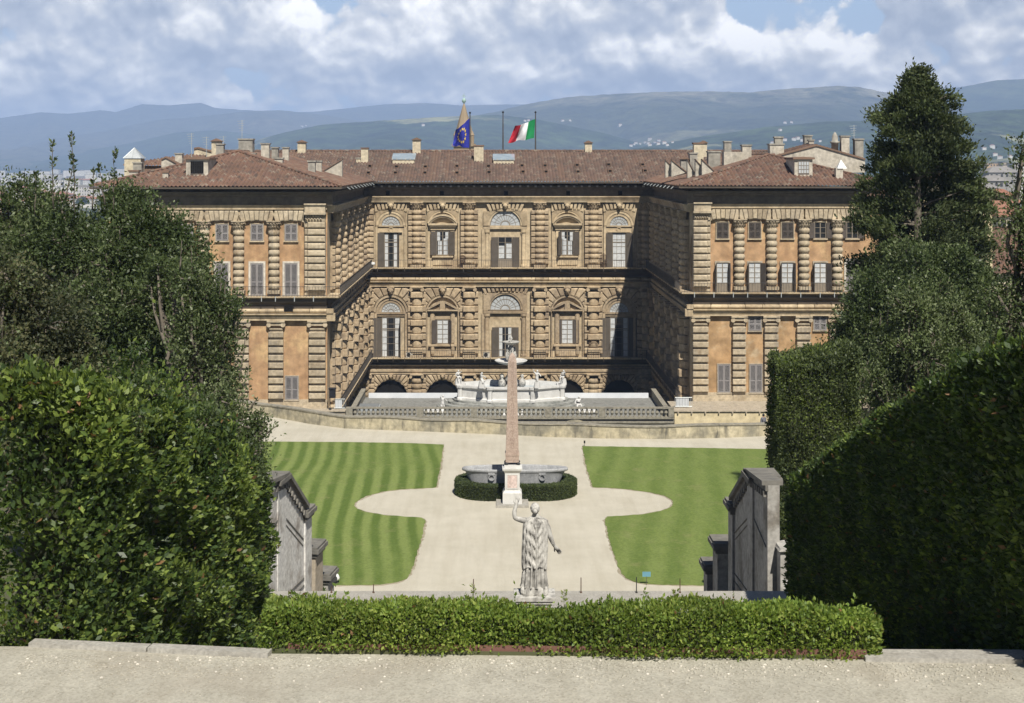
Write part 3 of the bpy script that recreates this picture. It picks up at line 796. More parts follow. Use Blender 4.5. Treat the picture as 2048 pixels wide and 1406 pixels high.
# ---------- wing fronts
def wing(fr, D, end_px, col_px, win_px, lower_pil, upper_open, door_kinds, small_low, big_low, smat, lowplaster, x0, x1, side):
    U = lambda px: wx(px, D)
    z = MB(*fr); z.box(x0, x1, -.05, 0, 6.5, 15.66); z.build('plaster_panel', M['ochre'], PAL)
    z = MB(*fr); z.box(x0, x1, -.05, 0, -4.1, 4.14); z.build('plaster_panel', M[lowplaster], PAL)
    # plinth
    z = MB(*fr); z.box(x0-.1*0, x1, -.35, 0, -5.4, -4.72); z.box(x0, x1, -.2, 0, -4.72, -4.1); part(z, 'plinth', M['stone_pale'])
    # slanted voussoir frieze
    f = MB(*fr); ext = sorted(end_px)
    p = abs(U(col_px[1]) - U(col_px[0]))
    ua, ub_ = (x0, U(end_px[0]) ) if side < 0 else (U(end_px[1]), x1)
    for c in win_px:
        u = U(c)
        if u - p/2 > ub_ or u + p/2 < ua: continue
        f.fan(u, 9.3, 5.2, max(ua, u-p/2), min(ub_, u+p/2), 15.62, -.46, -.04, 7, a0=math.radians(72.5), a1=math.radians(107.5), ch=.05, gap=.004)
        f.box(max(ua, u-p/2), min(ub_, u+p/2), -.12, -.04, 14.45, 15.64)
    part(f, 'voussoir_frieze', M['stone_pale'])
    for c in col_px:
        column(fr, U(c), 7.3, 13.6, 9, 'round', (13.6, 14.5, 'corinthian'), r=.46, side=False, mat='stone_pale')
    # rusticated end pilaster
    a, b = U(end_px[0]), U(end_px[1]); n = 10
    for (za, zb, nb) in ((7.1, 14.4, 10),):
        e = MB(*fr); e.box(a, b, -.3, 0, 6.7, zb + 1.2); pz = (zb-za)/nb
        for k in range(nb):
            zz = za + k*pz; m = a + (b-a)*(.78 if side < 0 else .22)*0 + (a+b)/2 + (.45 if side < 0 else -.45)
            wide = (a + .35, b - .001) if side < 0 else (a + .001, b - .35)
            e.cush(wide[0], wide[1], -.1, -.75, zz+.1, zz+pz*.97, .13)
            nar = (a, a + .36) if side < 0 else (b - .36, b)
            e.cush(nar[0], nar[1], -.1, -.5, zz+.1, zz+pz*.97, .1)
        o = part(e, 'pilaster', M['stone_pale'])
        cm = MB(*fr); am = (a+b)/2; zc = zb; hw = (b-a)/2
        cm.box(a+.1, b-.05, -.62, 0, zc, zc+.75)
        for row in range(2):
            for i in range(6):
                x = a + .2 + (b-a-.35)*(i+.5*(row % 2))/6; zz = zc + .05 + .36*row
                cm.add([(x-.13,-.62,zz),(x+.13,-.62,zz),(x+.08,-.78,zz+.32),(x-.08,-.78,zz+.32),(x,-.88,zz+.24)], [(0,1,2,3),(3,2,4),(0,3,4),(1,4,2)])
        cm.box(a-.02, b+.06, -.95, 0, zc+.75, zc+.98); cm.box(a+.05, b, -.8, 0, zc+.98, zc+1.75); cm.box(a, b+.1, -.95, 0, zc+1.75, zc+1.9)
        part(cm, 'capital', M['stone_pale'], o)
    # lower pilasters with blocks
    for pa, pb in lower_pil:
        a, b = U(pa), U(pb); e = MB(*fr); e.box(a, b, -.24, 0, -5.0, 3.2)
        nb = 9; za, zb = -4.15, 3.0; pz = (zb-za)/nb
        for k in range(nb):
            zz = za + k*pz; e.cush(a-.1, b+.1, -.2, -.56, zz+.17, zz+pz*.93, .06)
        o = part(e, 'pilaster', M['stone_pale'])
        cm = MB(*fr); cm.box(a, b, -.4, 0, 3.2, 3.32); cm.box(a-.04, b+.04, -.45, 0, 3.6, 3.95); cm.box(a-.25, b+.25, -.6, 0, 3.96, 4.138)
        for x in (a-.06, b+.06):
            cm.prism([(x+.24*math.cos(q*math.pi/6), 3.68+.24*math.sin(q*math.pi/6)) for q in range(12)], -.52, -.02)
        part(cm, 'capital', M['stone_pale'], o)
    for i, c in enumerate(win_px):
        u = U(c)
        if i in upper_open: window(fr, u, 12.4, 1.25, 1.75, -.1, 'dark', 2, 3, (178, 178), 'shutter_dark', surround='stone_pale', sur_w=.1)
        else: window(fr, u, 12.4, 1.3, 1.75, -.1, 'dark', 2, 3, 'closed', smat[0], surround='stone_pale', sur_w=.08)
        k = door_kinds[i]
        if k == 'closed': window(fr, u, 6.72, 1.35, 3.35, -.1, 'dark', 2, 4, 'closed', smat[1], surround='frame_white', sur_w=.2)
        elif k == 'open': window(fr, u, 6.72, 1.3, 3.1, -.1, 'curtain', 2, 4, (100, 95 + 30*(i % 2)), 'shutter_dark', surround='pillar_tan', sur_w=.16, low_panel=.95)
    for c, py0, py1 in small_low + big_low:
        z0, z1 = wz(py1, D), wz(py0, D)
        window(fr, U(c), z0, 1.35, z1-z0, -.1, 'dark', 2, 3, 'closed', 'shutter_pale', surround='pillar_tan', sur_w=.07)
    if side < 0: entablatures(fr, x0, x1 + .0, False, True, 0, .55)
    else: entablatures(fr, x0, x1, False, True, .55, 0)
    balcony(fr, x0, x1, 6.68, 1.1, e0=1.3 if side > 0 else 0, e1=1.3 if side < 0 else 0)

FL = (0, YL, 0, 0); FR = (0, YRW, 0, 0)
wing(FL, YL, (610, 652), (339, 409, 478.5, 549), (305, 375, 444.5, 514.5, 582.5),
     ((402, 427), (472, 497), (540, 566), (620.5, 650)), (), ('closed',)*5, [], [(584, 752, 799)], ('shutter_pale', 'shutter_pale'), 'ochre', XL, XLI, -1)
wing(FR, YRW, (1385, 1420), (1478, 1542.5, 1607, 1673.6), (1444.6, 1509, 1574.5, 1640, 1704),
     ((1386.5, 1414), (1466, 1489), (1529.5, 1553.5), (1594, 1618.5), (1659.5, 1684), (1724, 1748)), (3, 4), ('open', 'open', 'open', 'open', 'closed'),
     [(1509.5, 631, 661), (1639.5, 630, 660)], [(1447.5, 728, 785), (1511.5, 728, 785)], ('shutter_dark', 'shutter_pale'), 'tan', XRI, XR, 1)
v = MB(*FL); v.box(wx(570,YL), wx(588,YL), -.74, -.721, wz(622,YL), wz(612,YL)); part(v, 'attic_vent', M['dark'])
# thin roll ends where the inner cornices meet the fronts are covered by corner blocks
for x, y in ((XLI, YL), (XRI, YRW)):
    s = 1 if x < 0 else -1; cb = MB(); cb.box(min(x, x+s*.86), max(x, x+s*.86), y-.6, y-.001, 4.1, 4.88)
    part(cb, 'corner_block', M['stone_wall']); cb = MB(); cb.box(min(x, x+s*.7), max(x, x+s*.7), y-.7, y-.001, 4.9, 5.36); part(cb, 'corner_block', M['stone_wall'])
    cb = MB(); cb.box(min(x, x+s*.6), max(x, x+s*.6), y-.6, y-.001, 16.1, 17.5); part(cb, 'corner_block', M['frieze'])

# ---------- roofs
def tiles(mb, p0, p1, up, tmax, per=.42, mi=0, tmin=None):
    p0 = Vector(p0); p1 = Vector(p1); up = Vector(up).normalized(); e = (p1-p0); Lh = e.length; e.normalize(); nrm = e.cross(up).normalized()
    if nrm.z < 0: nrm = -nrm
    n = int(Lh/per*4); b = len(mb.v); vs = []; fs = []
    for i in range(n+1):
        u = Lh*i/n; d = .085*math.cos(2*math.pi*u/per)
        for tt in ((tmin(u) if tmin else 0.0), max(tmax(u), .001)):
            q = p0 + e*u + up*tt + nrm*(.06 + d); vs.append(tuple(q)); mb.uv[b+len(vs)-1] = (u/per+.5, tt/.42)
    for i in range(n): fs.append((2*i, 2*i+2, 2*i+3, 2*i+1))
    mb.add(vs, fs, mi)
def ridge_caps(mb, a, b, mi=0):
    a = Vector(a); b = Vector(b); L_ = (b-a).length; n = int(L_/.45)
    for k in range(n):
        p = a + (b-a)*(k/n); q = a + (b-a)*((k+1.05)/n)
        s = .17 if k % 2 else .15
        i0 = len(mb.v)
        mb.tube([tuple(p+Vector((0,0,.05))), tuple(q+Vector((0,0,.05)))], [s, s*.86], 7, mi)
        for i in range(i0, len(mb.v)): mb.uv[i] = (k*3.0+.5, (k*7) % 11 + .5)
OV = 1.6
# main block
ye, yr, zr = YB-1.7, 200.5, 22.1
mr = MB(); L0 = math.hypot(yr-ye, zr-EAVE)
tiles(mr, (XL-1, ye, EAVE), (XR+1, ye, EAVE), (0, yr-ye, zr-EAVE), lambda u: L0)
tiles(mr, (XR+1, 2*yr-ye, EAVE), (XL-1, 2*yr-ye, EAVE), (0, ye-yr, zr-EAVE), lambda u: L0)
ridge_caps(mr, (XL-1, yr, zr+.05), (XR+1, yr, zr+.05))
ROOF_M = part(mr, 'roof', M['tile'])
ef = MB(); ef.box(XLI+.5, XRI-.5, ye-.04, YB+2, EAVE-.22, EAVE-.04); ef.box(XLI+.5, XRI-.5, ye-.16, ye-.04, EAVE-.2, EAVE-.02)
for k in range(44): ef.box(XLI+.6+k*.87, XLI+.75+k*.87, ye+.05, YB-.3, EAVE-.4, EAVE-.22)
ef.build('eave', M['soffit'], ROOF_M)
def hip_roof(x0, x1, yf, yb, name_mat, left):
    m = MB(); xm = (x0+x1)/2; hw = (x1-x0)/2; rise = .285*hw; za = EAVE+.05+rise; sl = math.hypot(hw, rise)
    k = sl/hw
    tiles(m, (x0, yf, EAVE+.05), (x1, yf, EAVE+.05), (0, hw, rise), lambda u: min(u, 2*hw-u)*k)
    for (a, b, d) in (((x0, yb, EAVE+.05), (x0, yf, EAVE+.05), 1), ((x1, yf, EAVE+.05), (x1, yb, EAVE+.05), -1)):
        Ls = yb-yf
        tiles(m, a, b, (d*hw, 0, rise), (lambda u: min(Ls-u, hw)*k) if d > 0 else (lambda u: min(u, hw)*k))
    for cx in (x0, x1): ridge_caps(m, (cx, yf, EAVE+.1), (xm, yf+hw, za+.06))
    ridge_caps(m, (xm, yf+hw, za+.06), (xm, yb, za+.06))
    o = part(m, 'roof', name_mat)
    e = MB(); e.box(x0+.02, x1-.02, yf+.02, yf+2.2, EAVE-.2, EAVE-.02); e.box(x0+.02, x0+2.2, yf+2.2, yb, EAVE-.2, EAVE-.02); e.box(x1-2.2, x1-.02, yf+2.2, yb, EAVE-.2, EAVE-.02)
    e.box(x0-.08, x1+.08, yf-.1, yf+.02, EAVE-.18, EAVE+.0)
    xi = x1 if left else x0
    e.box(xi-.1, xi+.1, yf+.02, yb, EAVE-.19, EAVE+.0)
    e.build('eave', M['soffit'], o)
    return o, xm, yf+hw, za
ROOF_L, lxm, lya, lza = hip_roof(XL-1.4, XLI+OV, YL-1.75, ye+6, M['tile_red'], True)
ROOF_R, rxm, rya, rza = hip_roof(XRI-OV, XR+1.4, YRW-1.75, ye+6, M['tile_red'], False)
for k in range(9):   # pale gutter stays at the inner eaves
    y = YL + 4 + k*3.8; gs = MB()
    gs.tube([(XLI+OV+.02, y, EAVE-.05), (XLI+OV+.5, y-1.2, EAVE-.3)], .05, 5)
    gs.build('gutter_stay', M['zinc'], ROOF_L); gs = MB()
    y = YRW + 3 + k*3.4
    gs.tube([(XRI-OV-.02, y, EAVE-.05), (XRI-OV-.5, y-1.2, EAVE-.3)], .05, 5); gs.build('gutter_stay', M['zinc'], ROOF_R)

# ---------- chimneys, dormers, skylights and parapets: sub-parts of the roofs
def chim(parent, px0, px1, pyt, pyb, D, dep=None, body='cream', cap='slab', name='chimney'):
    x0, x1 = wx(px0, D), wx(px1, D); zt, zb = wz(pyt, D), wz(pyb, D) - .9
    d = dep or (x1-x0); m = MB()
    ct = .16 if cap != 'tile' else .42
    m.box(x0, x1, D, D+d, zb, zt-ct, 0)
    o = .09
    if cap == 'slab': m.box(x0-o, x1+o, D-o, D+d+o, zt-ct, zt, 1)
    elif cap == 'tile':
        xm = (x0+x1)/2
        m.box(x0-o*.7, x1+o*.7, D-o*.7, D+d+o*.7, zt-ct, zt-ct+.09, 0)
        m.prism([(x0-.2, zt-ct+.09), (x1+.2, zt-ct+.09), (xm, zt)], D-.2, D+d+.2, 2)
    elif cap == 'brick': m.box(x0-o, x1+o, D-o, D+d+o, zt-.18, zt, 2); m.box(x0-o*.4, x1+o*.4, D-o*.4, D+d+o*.4, zt-ct-.001, zt-.18, 2)
    return m.build(name, [M[body], M['grey_plaster'], M['tile_red']], parent)
def fin(parent, px0, px1, pyt, pyb, D, rise_right=True, th=.25, body='pale_plaster'):
    """low wedge-shaped parapet with a tiled slope"""
    x0, x1 = wx(px0, D), wx(px1, D); zt, zb = wz(pyt, D), wz(pyb, D)
    m = MB()
    P = [(x0, zb), (x1, zb-.5), (x1, zt)] if rise_right else [(x0, zt), (x0, zb-.5), (x1, zb)]
    m.prism(P, D, D+th*4, 0)
    a, b = ((x0, zb), (x1, zt)) if rise_right else ((x0, zt), (x1, zb))
    m.prism([(a[0], a[1]+.01), (b[0], b[1]+.01), (b[0], b[1]+.13), (a[0], a[1]+.13)], D-.12, D+th*4+.12, 2)
    return m.build('parapet', [M[body], M['grey_plaster'], M['tile_red']], parent)
for a in ((825, 841, 275, 305, 199.5, None, 'cream', 'tile'), (948, 967, 290, 322, 195.5, None, 'cream', 'brick'), (1170, 1184, 281, 302, 200, None, 'cream', 'tile'),
          (722, 736, 295, 325, 195, None, 'cream', 'brick'), (712, 721, 315, 325, 195, None, 'cream', 'slab'), (595, 611, 280, 306, 199.5, None, 'cream', 'tile')): chim(ROOF_M, *a)
for px0, px1, py0, py1, D in ((785, 829, 310, 323, 194.5), (987, 1028, 312, 324, 194.5)):
    m = MB(); x0, x1 = wx(px0, D), wx(px1, D); z0 = wz(py1, D)
    m.box(x0, x1, D, D+2.4, z0-.8, z0+.25, 0)
    m.add([(x0-.1, D-.1, z0+.26), (x1+.1, D-.1, z0+.26), (x1+.1, D+2.6, z0+1.0), (x0-.1, D+2.6, z0+1.0), (x0-.1, D-.1, z0+.4), (x1+.1, D-.1, z0+.4), (x1+.1, D+2.6, z0+1.14), (x0-.1, D+2.6, z0+1.14)],
          [(4,5,6,7),(0,1,5,4),(1,2,6,5),(3,0,4,7),(2,3,7,6)], 1)
    for k in range(6): x = x0 + (x1-x0)*k/5; m.box(x-.03, x+.03, D-.13, D-.1, z0+.2, z0+.42, 0)
    m.build('skylight', [M['cream'], M['pane_blue']], ROOF_M)
for px, py in ((740,336),(737,349),(793,337),(791,349),(851,337),(850,349),(914,336),(914,349),(977,336),(978,348),(1044,335),(1046,347),(1090,335),(1092,347),(1154,334),(1156,347),(1217,333),(1220,346),(1285,333),(1290,345)):
    f_ = (363.5-py)/61.0; D = ye + f_*(yr-ye); x = wx(px, D); z = EAVE + f_*(zr-EAVE) + .1
    m = MB(); m.box(x-.3, x+.3, D-.25, D+.9, z-.1, z+.32, 0); m.box(x-.2, x+.2, D-.262, D-.25, z+.0, z+.26, 1)
    m.build('tile_vent', [M['tile_red'], M['dark']], ROOF_M)
# left wing roof
for a in ((423, 441, 277, 312, 172, None, 'cream', 'tile'), (432, 447, 287, 316, 168, None, 'grey_plaster', 'slab'), (477, 505, 277, 312, 166, 1.4, 'grey_plaster', 'slab'),
          (522, 538, 286, 327, 163, None, 'pale_plaster', 'slab'), (543, 556, 294, 324, 165, None, 'grey_plaster', 'slab'), (565, 577, 294, 314, 172, None, 'pale_plaster', 'slab'),
          (496, 510, 306, 326, 162, None, 'grey_plaster', 'slab'), (549, 565, 315, 338, 160.5, None, 'pale_plaster', 'slab'), (616, 630, 321, 358, 160, None, 'grey_plaster', 'slab'), (632, 643, 321, 348, 166, None, 'pale_plaster', 'slab'),
          (325, 336, 342, 359, 149.3, None, 'pale_plaster', 'brick'), (266, 283, 324, 352, 158, None, 'grey_plaster', 'slab'), (258, 276, 340, 356, 154, None, 'pale_plaster', 'brick'), (350, 364, 306, 322, 176, None, 'pale_plaster', 'slab')): chim(ROOF_L, *a)
fin(ROOF_L, 640, 684, 320, 347, 170, True); fin(ROOF_L, 596, 632, 330, 345, 168, True)
def dormer(parent, px0, px1, pyt, pyb, D, dep, body, pane, bars):
    x0, x1 = wx(px0, D), wx(px1, D); zt, zb = wz(pyt, D), wz(pyb, D); m = MB()
    m.box(x0, x1, D, D+dep, zb-.6, zt-.25, 0)
    m.prism([(x0-.2, zt-.25), (x1+.2, zt-.25), (x1+.2, zt-.05), ((x0+x1)/2, zt+.03), (x0-.2, zt-.05)], D-.25, D+dep, 2)
    wx0, wx1, wz0, wz1 = x0+.22*(x1-x0), x1-.2*(x1-x0), zb+.1*(zt-zb), zt-.24*(zt-zb)
    m.box(wx0-.07, wx1+.07, D-.05, D-.001, wz0-.07, wz1+.07, 4)
    m.box(wx0, wx1, D-.07, D-.055, wz0, wz1, 1)
    for k in range(bars+1):
        x = wx0 + (wx1-wx0)*k/bars; m.box(x-.025, x+.025, D-.11, D-.075, wz0, wz1, 3)
    for k in range(4):
        z = wz0 + (wz1-wz0)*k/3; m.box(wx0, wx1, D-.105, D-.08, z-.02, z+.02, 3)
    m.build('dormer', [M[body], M[pane], M['tile_red'], M['iron_black' if pane == 'dark' else 'frame_grey'], M['frame_white']], parent)
dormer(ROOF_L, 372, 416, 314, 350, 150.2, 4.5, 'pale_plaster', 'dark', 7)
dormer(ROOF_R, 1589, 1625, 314, 350, 154.4, 4.5, 'pale_plaster', 'pane_pale', 4)
def gable(parent, pts, D, th, body='pale_plaster', cope=True):
    P = [(wx(px, D), wz(py, D)) for px, py in pts]; m = MB(); m.prism(P, D, D+th, 0)
    if cope:
        for (xa, za), (xb, zb) in zip(P[1:-1], P[2:]):
            if xb - xa > .3: m.prism([(xa, za+.005), (xb, zb+.005), (xb, zb+.2), (xa, za+.2)], D-.15, D+th+.15, 2)
    m.build('parapet', [M[body], M['grey_plaster'], M['tile_red']], parent)
gable(ROOF_L, [(472, 312), (472, 308), (560, 331), (560, 337), (510, 327)][:5], 160.8, .5)
gable(ROOF_L, [(322, 350), (323, 320), (332, 316), (366, 334), (366, 350)], 166, .5)
gable(ROOF_L, [(388, 330), (388, 299), (396, 297), (440, 309), (440, 330)], 182, .6, 'cream')
# old roofs rising behind the left wing
m = MB(); x0, x1 = wx(246, 178), wx(400, 178); z0 = wz(332, 178)
tiles(m, (x0, 178, z0), (x1, 178, z0), (0, 5, 1.7), lambda u: 1.0 + 4.2*min(1, u/9.0)); m.box(x0+.3, x1, 178.3, 182, z0-3, z0+.02)
for i in range(len(m.v)-8, len(m.v)): m.uv[i] = (.5, .5)
m.build('rear_roof', M['tile_red'], ROOF_L)
m = MB(); D = 175; cx = wx(269, D); s = wx(287, D)-cx; z0 = wz(317, D)
m.box(cx-s*.9, cx+s*.9, D-s*.9, D+s*.9, z0-2.4, z0, 0)
m.add([(cx-s,D-s,z0+.02),(cx+s,D-s,z0+.02),(cx+s,D+s,z0+.02),(cx-s,D+s,z0+.02),(cx,D,wz(296,D))], [(0,1,4),(1,2,4),(2,3,4),(3,0,4),(3,2,1,0)], 1)
for c in ((-s,-s),(s,-s),(s,s),(-s,s),(0,-s)): m.tube([(cx+c[0],D+c[1],z0+.04),(cx,D,wz(296,D)+.03)], .04, 4, 2)
m.build('glass_lantern', [M['cream'], M['pane_pale'], M['zinc']], ROOF_L)
# right wing roof
for a in ((1388, 1407, 285, 318, 176, None, 'cream', 'brick'), (1401, 1414, 281, 300, 185, None, 'cream', 'tile'), (1449, 1463, 282, 306, 172, None, 'grey_plaster', 'slab'), (1485, 1503, 289, 330, 168, 1.2, 'pale_plaster', 'slab'),
          (1448, 1497, 301, 340, 166, 1.5, 'pale_plaster', 'flat'), (1417, 1441, 302, 335, 169, 1.4, 'grey_plaster', 'slab'), (1380, 1395, 305, 330, 172, 1.4, 'grey_plaster', 'slab'), (1362, 1377, 313, 328, 172, None, 'grey_plaster', 'tile'),
          (1540, 1568, 287, 322, 164, 1.4, 'pale_plaster', 'slab'), (1550, 1566, 273, 288, 165, .8, 'grey_plaster', 'slab'), (1609, 1624, 270, 290, 172, None, 'grey_plaster', 'slab'), (1618, 1628, 279, 290, 171, None, 'pale_plaster', 'slab'),
          (1683, 1699, 271, 308, 166, None, 'pale_plaster', 'slab'), (1710, 1727, 277, 315, 166, None, 'grey_plaster', 'slab')): chim(ROOF_R, *a)
m = MB(); D = 164 - .03
for a, b in ((1543, 1550), (1558, 1566)): m.box(wx(a, D), wx(b, D), D-.05, D, wz(318, D), wz(307, D))
m.build('attic_shutter', M['shutter_red'], ROOF_R)
m = MB(); D = 166; cx = wx(1671.5, D); r = .42
m.lathe(cx, D+r, [(r, wz(306,D)), (r, wz(287,D)), (r+.15, wz(286,D)), (r+.15, wz(283,D)), (r*.85, wz(282,D)), (r*.85, wz(274,D)), (r*.6, wz(269,D)), (.05, wz(264,D))], 12)
m.build('chimney', M['grey_plaster'], ROOF_R, True)
for a, b, c, d, D in ((1331, 1338, 321, 347, 164, ), (1343, 1373, 321, 345, 163), (1375, 1390, 320, 349, 160), (1391, 1404, 320, 350, 159), (1404, 1437, 320, 351, 158)): fin(ROOF_R, a, b if b-a > 14 else a+26, c, d, D, False, .2)
gable(ROOF_R, [(1512, 345), (1512, 324), (1633, 292), (1730, 320), (1730, 345)], 163.5, .5)
m = MB(); x0, x1 = wx(1500, 164), wx(1735, 164)
tiles(m, (wx(1512,164), 164, wz(323,164)+.1), (wx(1634,164), 164, wz(292,164)+.1), (0, 1, .01), lambda u: 7); tiles(m, (wx(1634,164), 164, wz(292,164)+.1), (wx(1730,164), 164, wz(320,164)+.1), (0, 1, .01), lambda u: 7)
m.build('rear_roof', M['tile_red'], ROOF_R)
m = MB(); D = 153.4; cx = wx(1679, D)
m.box(cx-.38, cx+.38, D, D+.76, wz(355,D)-.5, wz(336,D), 0)
m.add([(cx-.25,D-.1,wz(337,D)),(cx+.8,D-.1,wz(337,D)),(cx+.22,D+.3,wz(319,D)),(cx-.25,D+.8,wz(337,D)),(cx+.8,D+.8,wz(337,D))], [(0,1,2),(1,4,2),(4,3,2),(3,0,2),(0,3,4,1)], 1)
m.build('roof_vent', [M['pale_plaster'], M['white_paint']], ROOF_R)
# aerials
for px, pt, pb, D, rp in ((383, 266, 300, 170, ROOF_L), (413, 273, 312, 170, ROOF_L), (484, 240, 278, 168, ROOF_L), (447, 272, 300, 175, ROOF_L), (1708, 250, 300, 168, ROOF_R)):
    m = MB(); x = wx(px, D); zt = wz(pt, D); m.tube([(x, D, wz(pb, D)-1.5), (x, D, zt)], .035, 5)
    for k in range(5): z = zt - .15 - .28*k; l = .55 - .07*k; m.tube([(x-l, D, z), (x+l*.6, D, z+.05)], .018, 4)
    m.build('aerial', M['zinc'], rp)
# ---------- fittings on the balconies
for px, D, z in ((819, YB-.9, -5.15), (973, YB-.9, -5.15)):
    m = MB(); x = wx(px, D); m.box(x-.42, x+.42, D-.15, D+.2, z+.02, z+.72, 0); m.arc(x-.1, z+.38, .0, .26, 0, 2*math.pi, D-.17, D-.15, 14, 1)
    o = m.build('air_conditioner', [M['frame_white'], M['iron_black']])
    tag(o, 'pale air conditioner on the lower balcony %s' % ('beside the tall arched window' if px < 900 else 'left of the middle window'), 'air conditioner', 'air conditioners on the palace balcony')
# ---------------------------------------------------------------- ground sheets
def gravel_mat(name, a, b, peb, scale, dirt, mscale):
    m, t, bs, tc = newmat(name); P = tc.outputs['Object']
    col = t.ramp(t.noise(P, scale, 6, .7), [(.3, a), (.7, b)])
    vo = t.node('ShaderNodeTexVoronoi', inp={'Scale': peb}); t.l.new(P, vo.inputs['Vector'])
    col = t.mix(.75, col, t.ramp(vo.outputs['Color'], [(.1, (.74,.73,.71,1)), (.5, (1,1,1,1)), (.9, (1.14,1.14,1.13,1))]), 'MULTIPLY') if peb > 20 else col
    col = t.mix(t.rng(t.noise(P, mscale, 5, .6), .5, .72, 0, .5), col, dirt)
    tr = t.noise(t.mapping(P, (1.6, .16, 1), rot=(0, 0, .12)), .9, 6, .65)
    col = t.mix(1.0, col, t.ramp(tr, [(.3, (.90,.89,.87,1)), (.55, (1,1,1,1)), (.75, (1.05,1.05,1.05,1))]), 'MULTIPLY')
    t.l.new(col, bs.inputs['Base Color']); bs.inputs['Roughness'].default_value = .95; bs.inputs['Specular IOR Level'].default_value = .15
    h = t.math('ADD', vo.outputs['Distance'], t.math('MULTIPLY', t.noise(P, peb*.4, 4, .7), 1.2))
    b_ = t.node('ShaderNodeBump', inp={'Strength': .5 if peb > 20 else .12, 'Distance': .012, 'Height': h}); t.l.new(b_.outputs[0], bs.inputs['Normal'])
    return m
M['gravel_far'] = gravel_mat('arena_gravel', lin(.48,.445,.355), lin(.56,.52,.425), 14, .4, lin(.44,.40,.31), .12)
M['gravel_near'] = gravel_mat('near_gravel', lin(.365,.345,.285), lin(.47,.445,.37), 30, 1.5, lin(.33,.29,.23), .5)
def lawn_mat(name, amp, k, ang):
    m, t, bs, tc = newmat(name); P = tc.outputs['Object']
    sp = t.node('ShaderNodeSeparateXYZ'); t.l.new(P, sp.inputs[0])
    wob = t.math('MULTIPLY', t.math('SUBTRACT', t.noise(P, .045, 1), .5), 2.2)
    wob2 = t.math('MULTIPLY', t.math('SUBTRACT', t.noise(P, .4, 2), .5), .12)
    x = t.math('ADD', t.math('ADD', t.math('ADD', sp.outputs[0], t.math('MULTIPLY', sp.outputs[1], ang)), wob), wob2)
    s = t.math('SINE', t.math('MULTIPLY', x, k))
    s = t.rng(s, -.75, .75)
    am = t.math('MULTIPLY', t.rng(t.noise(P, .08, 2), .35, .6, .35, 1), amp)
    f = t.math('ADD', .5, t.math('MULTIPLY', t.math('SUBTRACT', s, .5), am))
    f = t.math('ADD', f, t.math('MULTIPLY', t.math('SUBTRACT', t.noise(t.mapping(P, (1,.35,1)), 1.6, 6, .7), .5), .75))
    col = t.ramp(f, [(.15, lin(.10,.15,.028)), (.85, lin(.20,.25,.07))])
    col = t.mix(t.rng(t.noise(P, .45, 7, .75), .55, .72, 0, .65), col, lin(.235,.23,.095))
    col = t.mix(1.0, col, t.ramp(t.noise(P, 5.5, 4, .8), [(.35, (.80,.82,.78,1)), (.65, (1.15,1.14,1.16,1))]), 'MULTIPLY')
    t.l.new(col, bs.inputs['Base Color']); bs.inputs['Roughness'].default_value = .9; bs.inputs['Specular IOR Level'].default_value = .2
    b_ = t.node('ShaderNodeBump', inp={'Strength': .6, 'Distance': .05, 'Height': t.noise(P, 9, 5, .8)}); t.l.new(b_.outputs[0], bs.inputs['Normal'])
    return m
M['lawn_a'] = lawn_mat('striped_lawn', .95, 6.0, .05); M['lawn_b'] = lawn_mat('faint_striped_lawn', .32, 3.4, -.16)
M['earth'] = mk('earth_and_grass', lin(.06,.075,.03), lin(.12,.115,.06), .3, .95)
def city_ground():
    m, t, bs, tc = newmat('plain_ground'); P = tc.outputs['Object']
    col = t.ramp(t.noise(P, .004, 8, .65), [(.35, lin(.06,.09,.035)), (.5, lin(.15,.15,.09)), (.6, lin(.2,.19,.16)), (.75, lin(.09,.11,.05))])
    t.l.new(col, bs.inputs['Base Color']); bs.inputs['Roughness'].default_value = .95; return m
M['plain'] = city_ground()
def interp(x, pts):
    for (a, za), (b, zb) in zip(pts, pts[1:]):
        if x <= b: return za if x <= a else za + (zb-za)*(x-a)/(b-a)
    return pts[-1][1]
HC = [(19.6,13.4),(20.5,13.3),(33,9.2),(36.5,9.2),(60,-.4),(100,-.4),(121,-13.3),(216,-13.3),(262,-29.8)]
SIDE = [(19.6,13.4),(33,9.6),(50,6.0),(80,2.5),(100,-.4),(121,-13.3),(216,-13.3),(262,-29.8)]
ys = [-60,-20,10,17,19.6,20.5,24,28,33,36.5,42,48,54,60,70,80,90,100,110,119,121,124,128,140,216,225,240,262,300,400,600,1000,2000,4000,8000,11000,14500]
xs = [-16000,-6000,-2000,-800,-300,-150,-80,-50,-30,-20,-14,-10,-8.6,-8.0,0,9.0,9.6,11,15,20,30,50,80,150,300,800,2000,6000,16000]
g = MB(); vs = []; fs = []; mi = []
for y in ys:
    for x in xs:
        a = abs(x - .5); side = 0 if a < 9.2 else min(1, (a-9.0)/8)
        z = interp(y, HC)*(1-side) + interp(y, SIDE)*side
        if 60 < y < 101 and a < 26: z = -.4
        if a > 60 and y < 262: z = z + (-29.8 - z)*min(1, (a-60)/300)
        vs.append((x, y, z))
nx = len(xs)
for j in range(len(ys)-1):
    for i in range(nx-1):
        fs.append((j*nx+i, j*nx+i+1, (j+1)*nx+i+1, (j+1)*nx+i)); mi.append(1 if ys[j] >= 216 or abs(xs[i]) > 100 else 0)
g.v = vs; g.f = fs; g.m = mi
tag(g.build('ground', [M['earth'], M['plain']]), kind='structure')
def sheet(name, poly, z, mat, th=.2):
    m = MB(); m.slab(poly, z-th, z); return tag(m.build(name, mat), kind='structure')
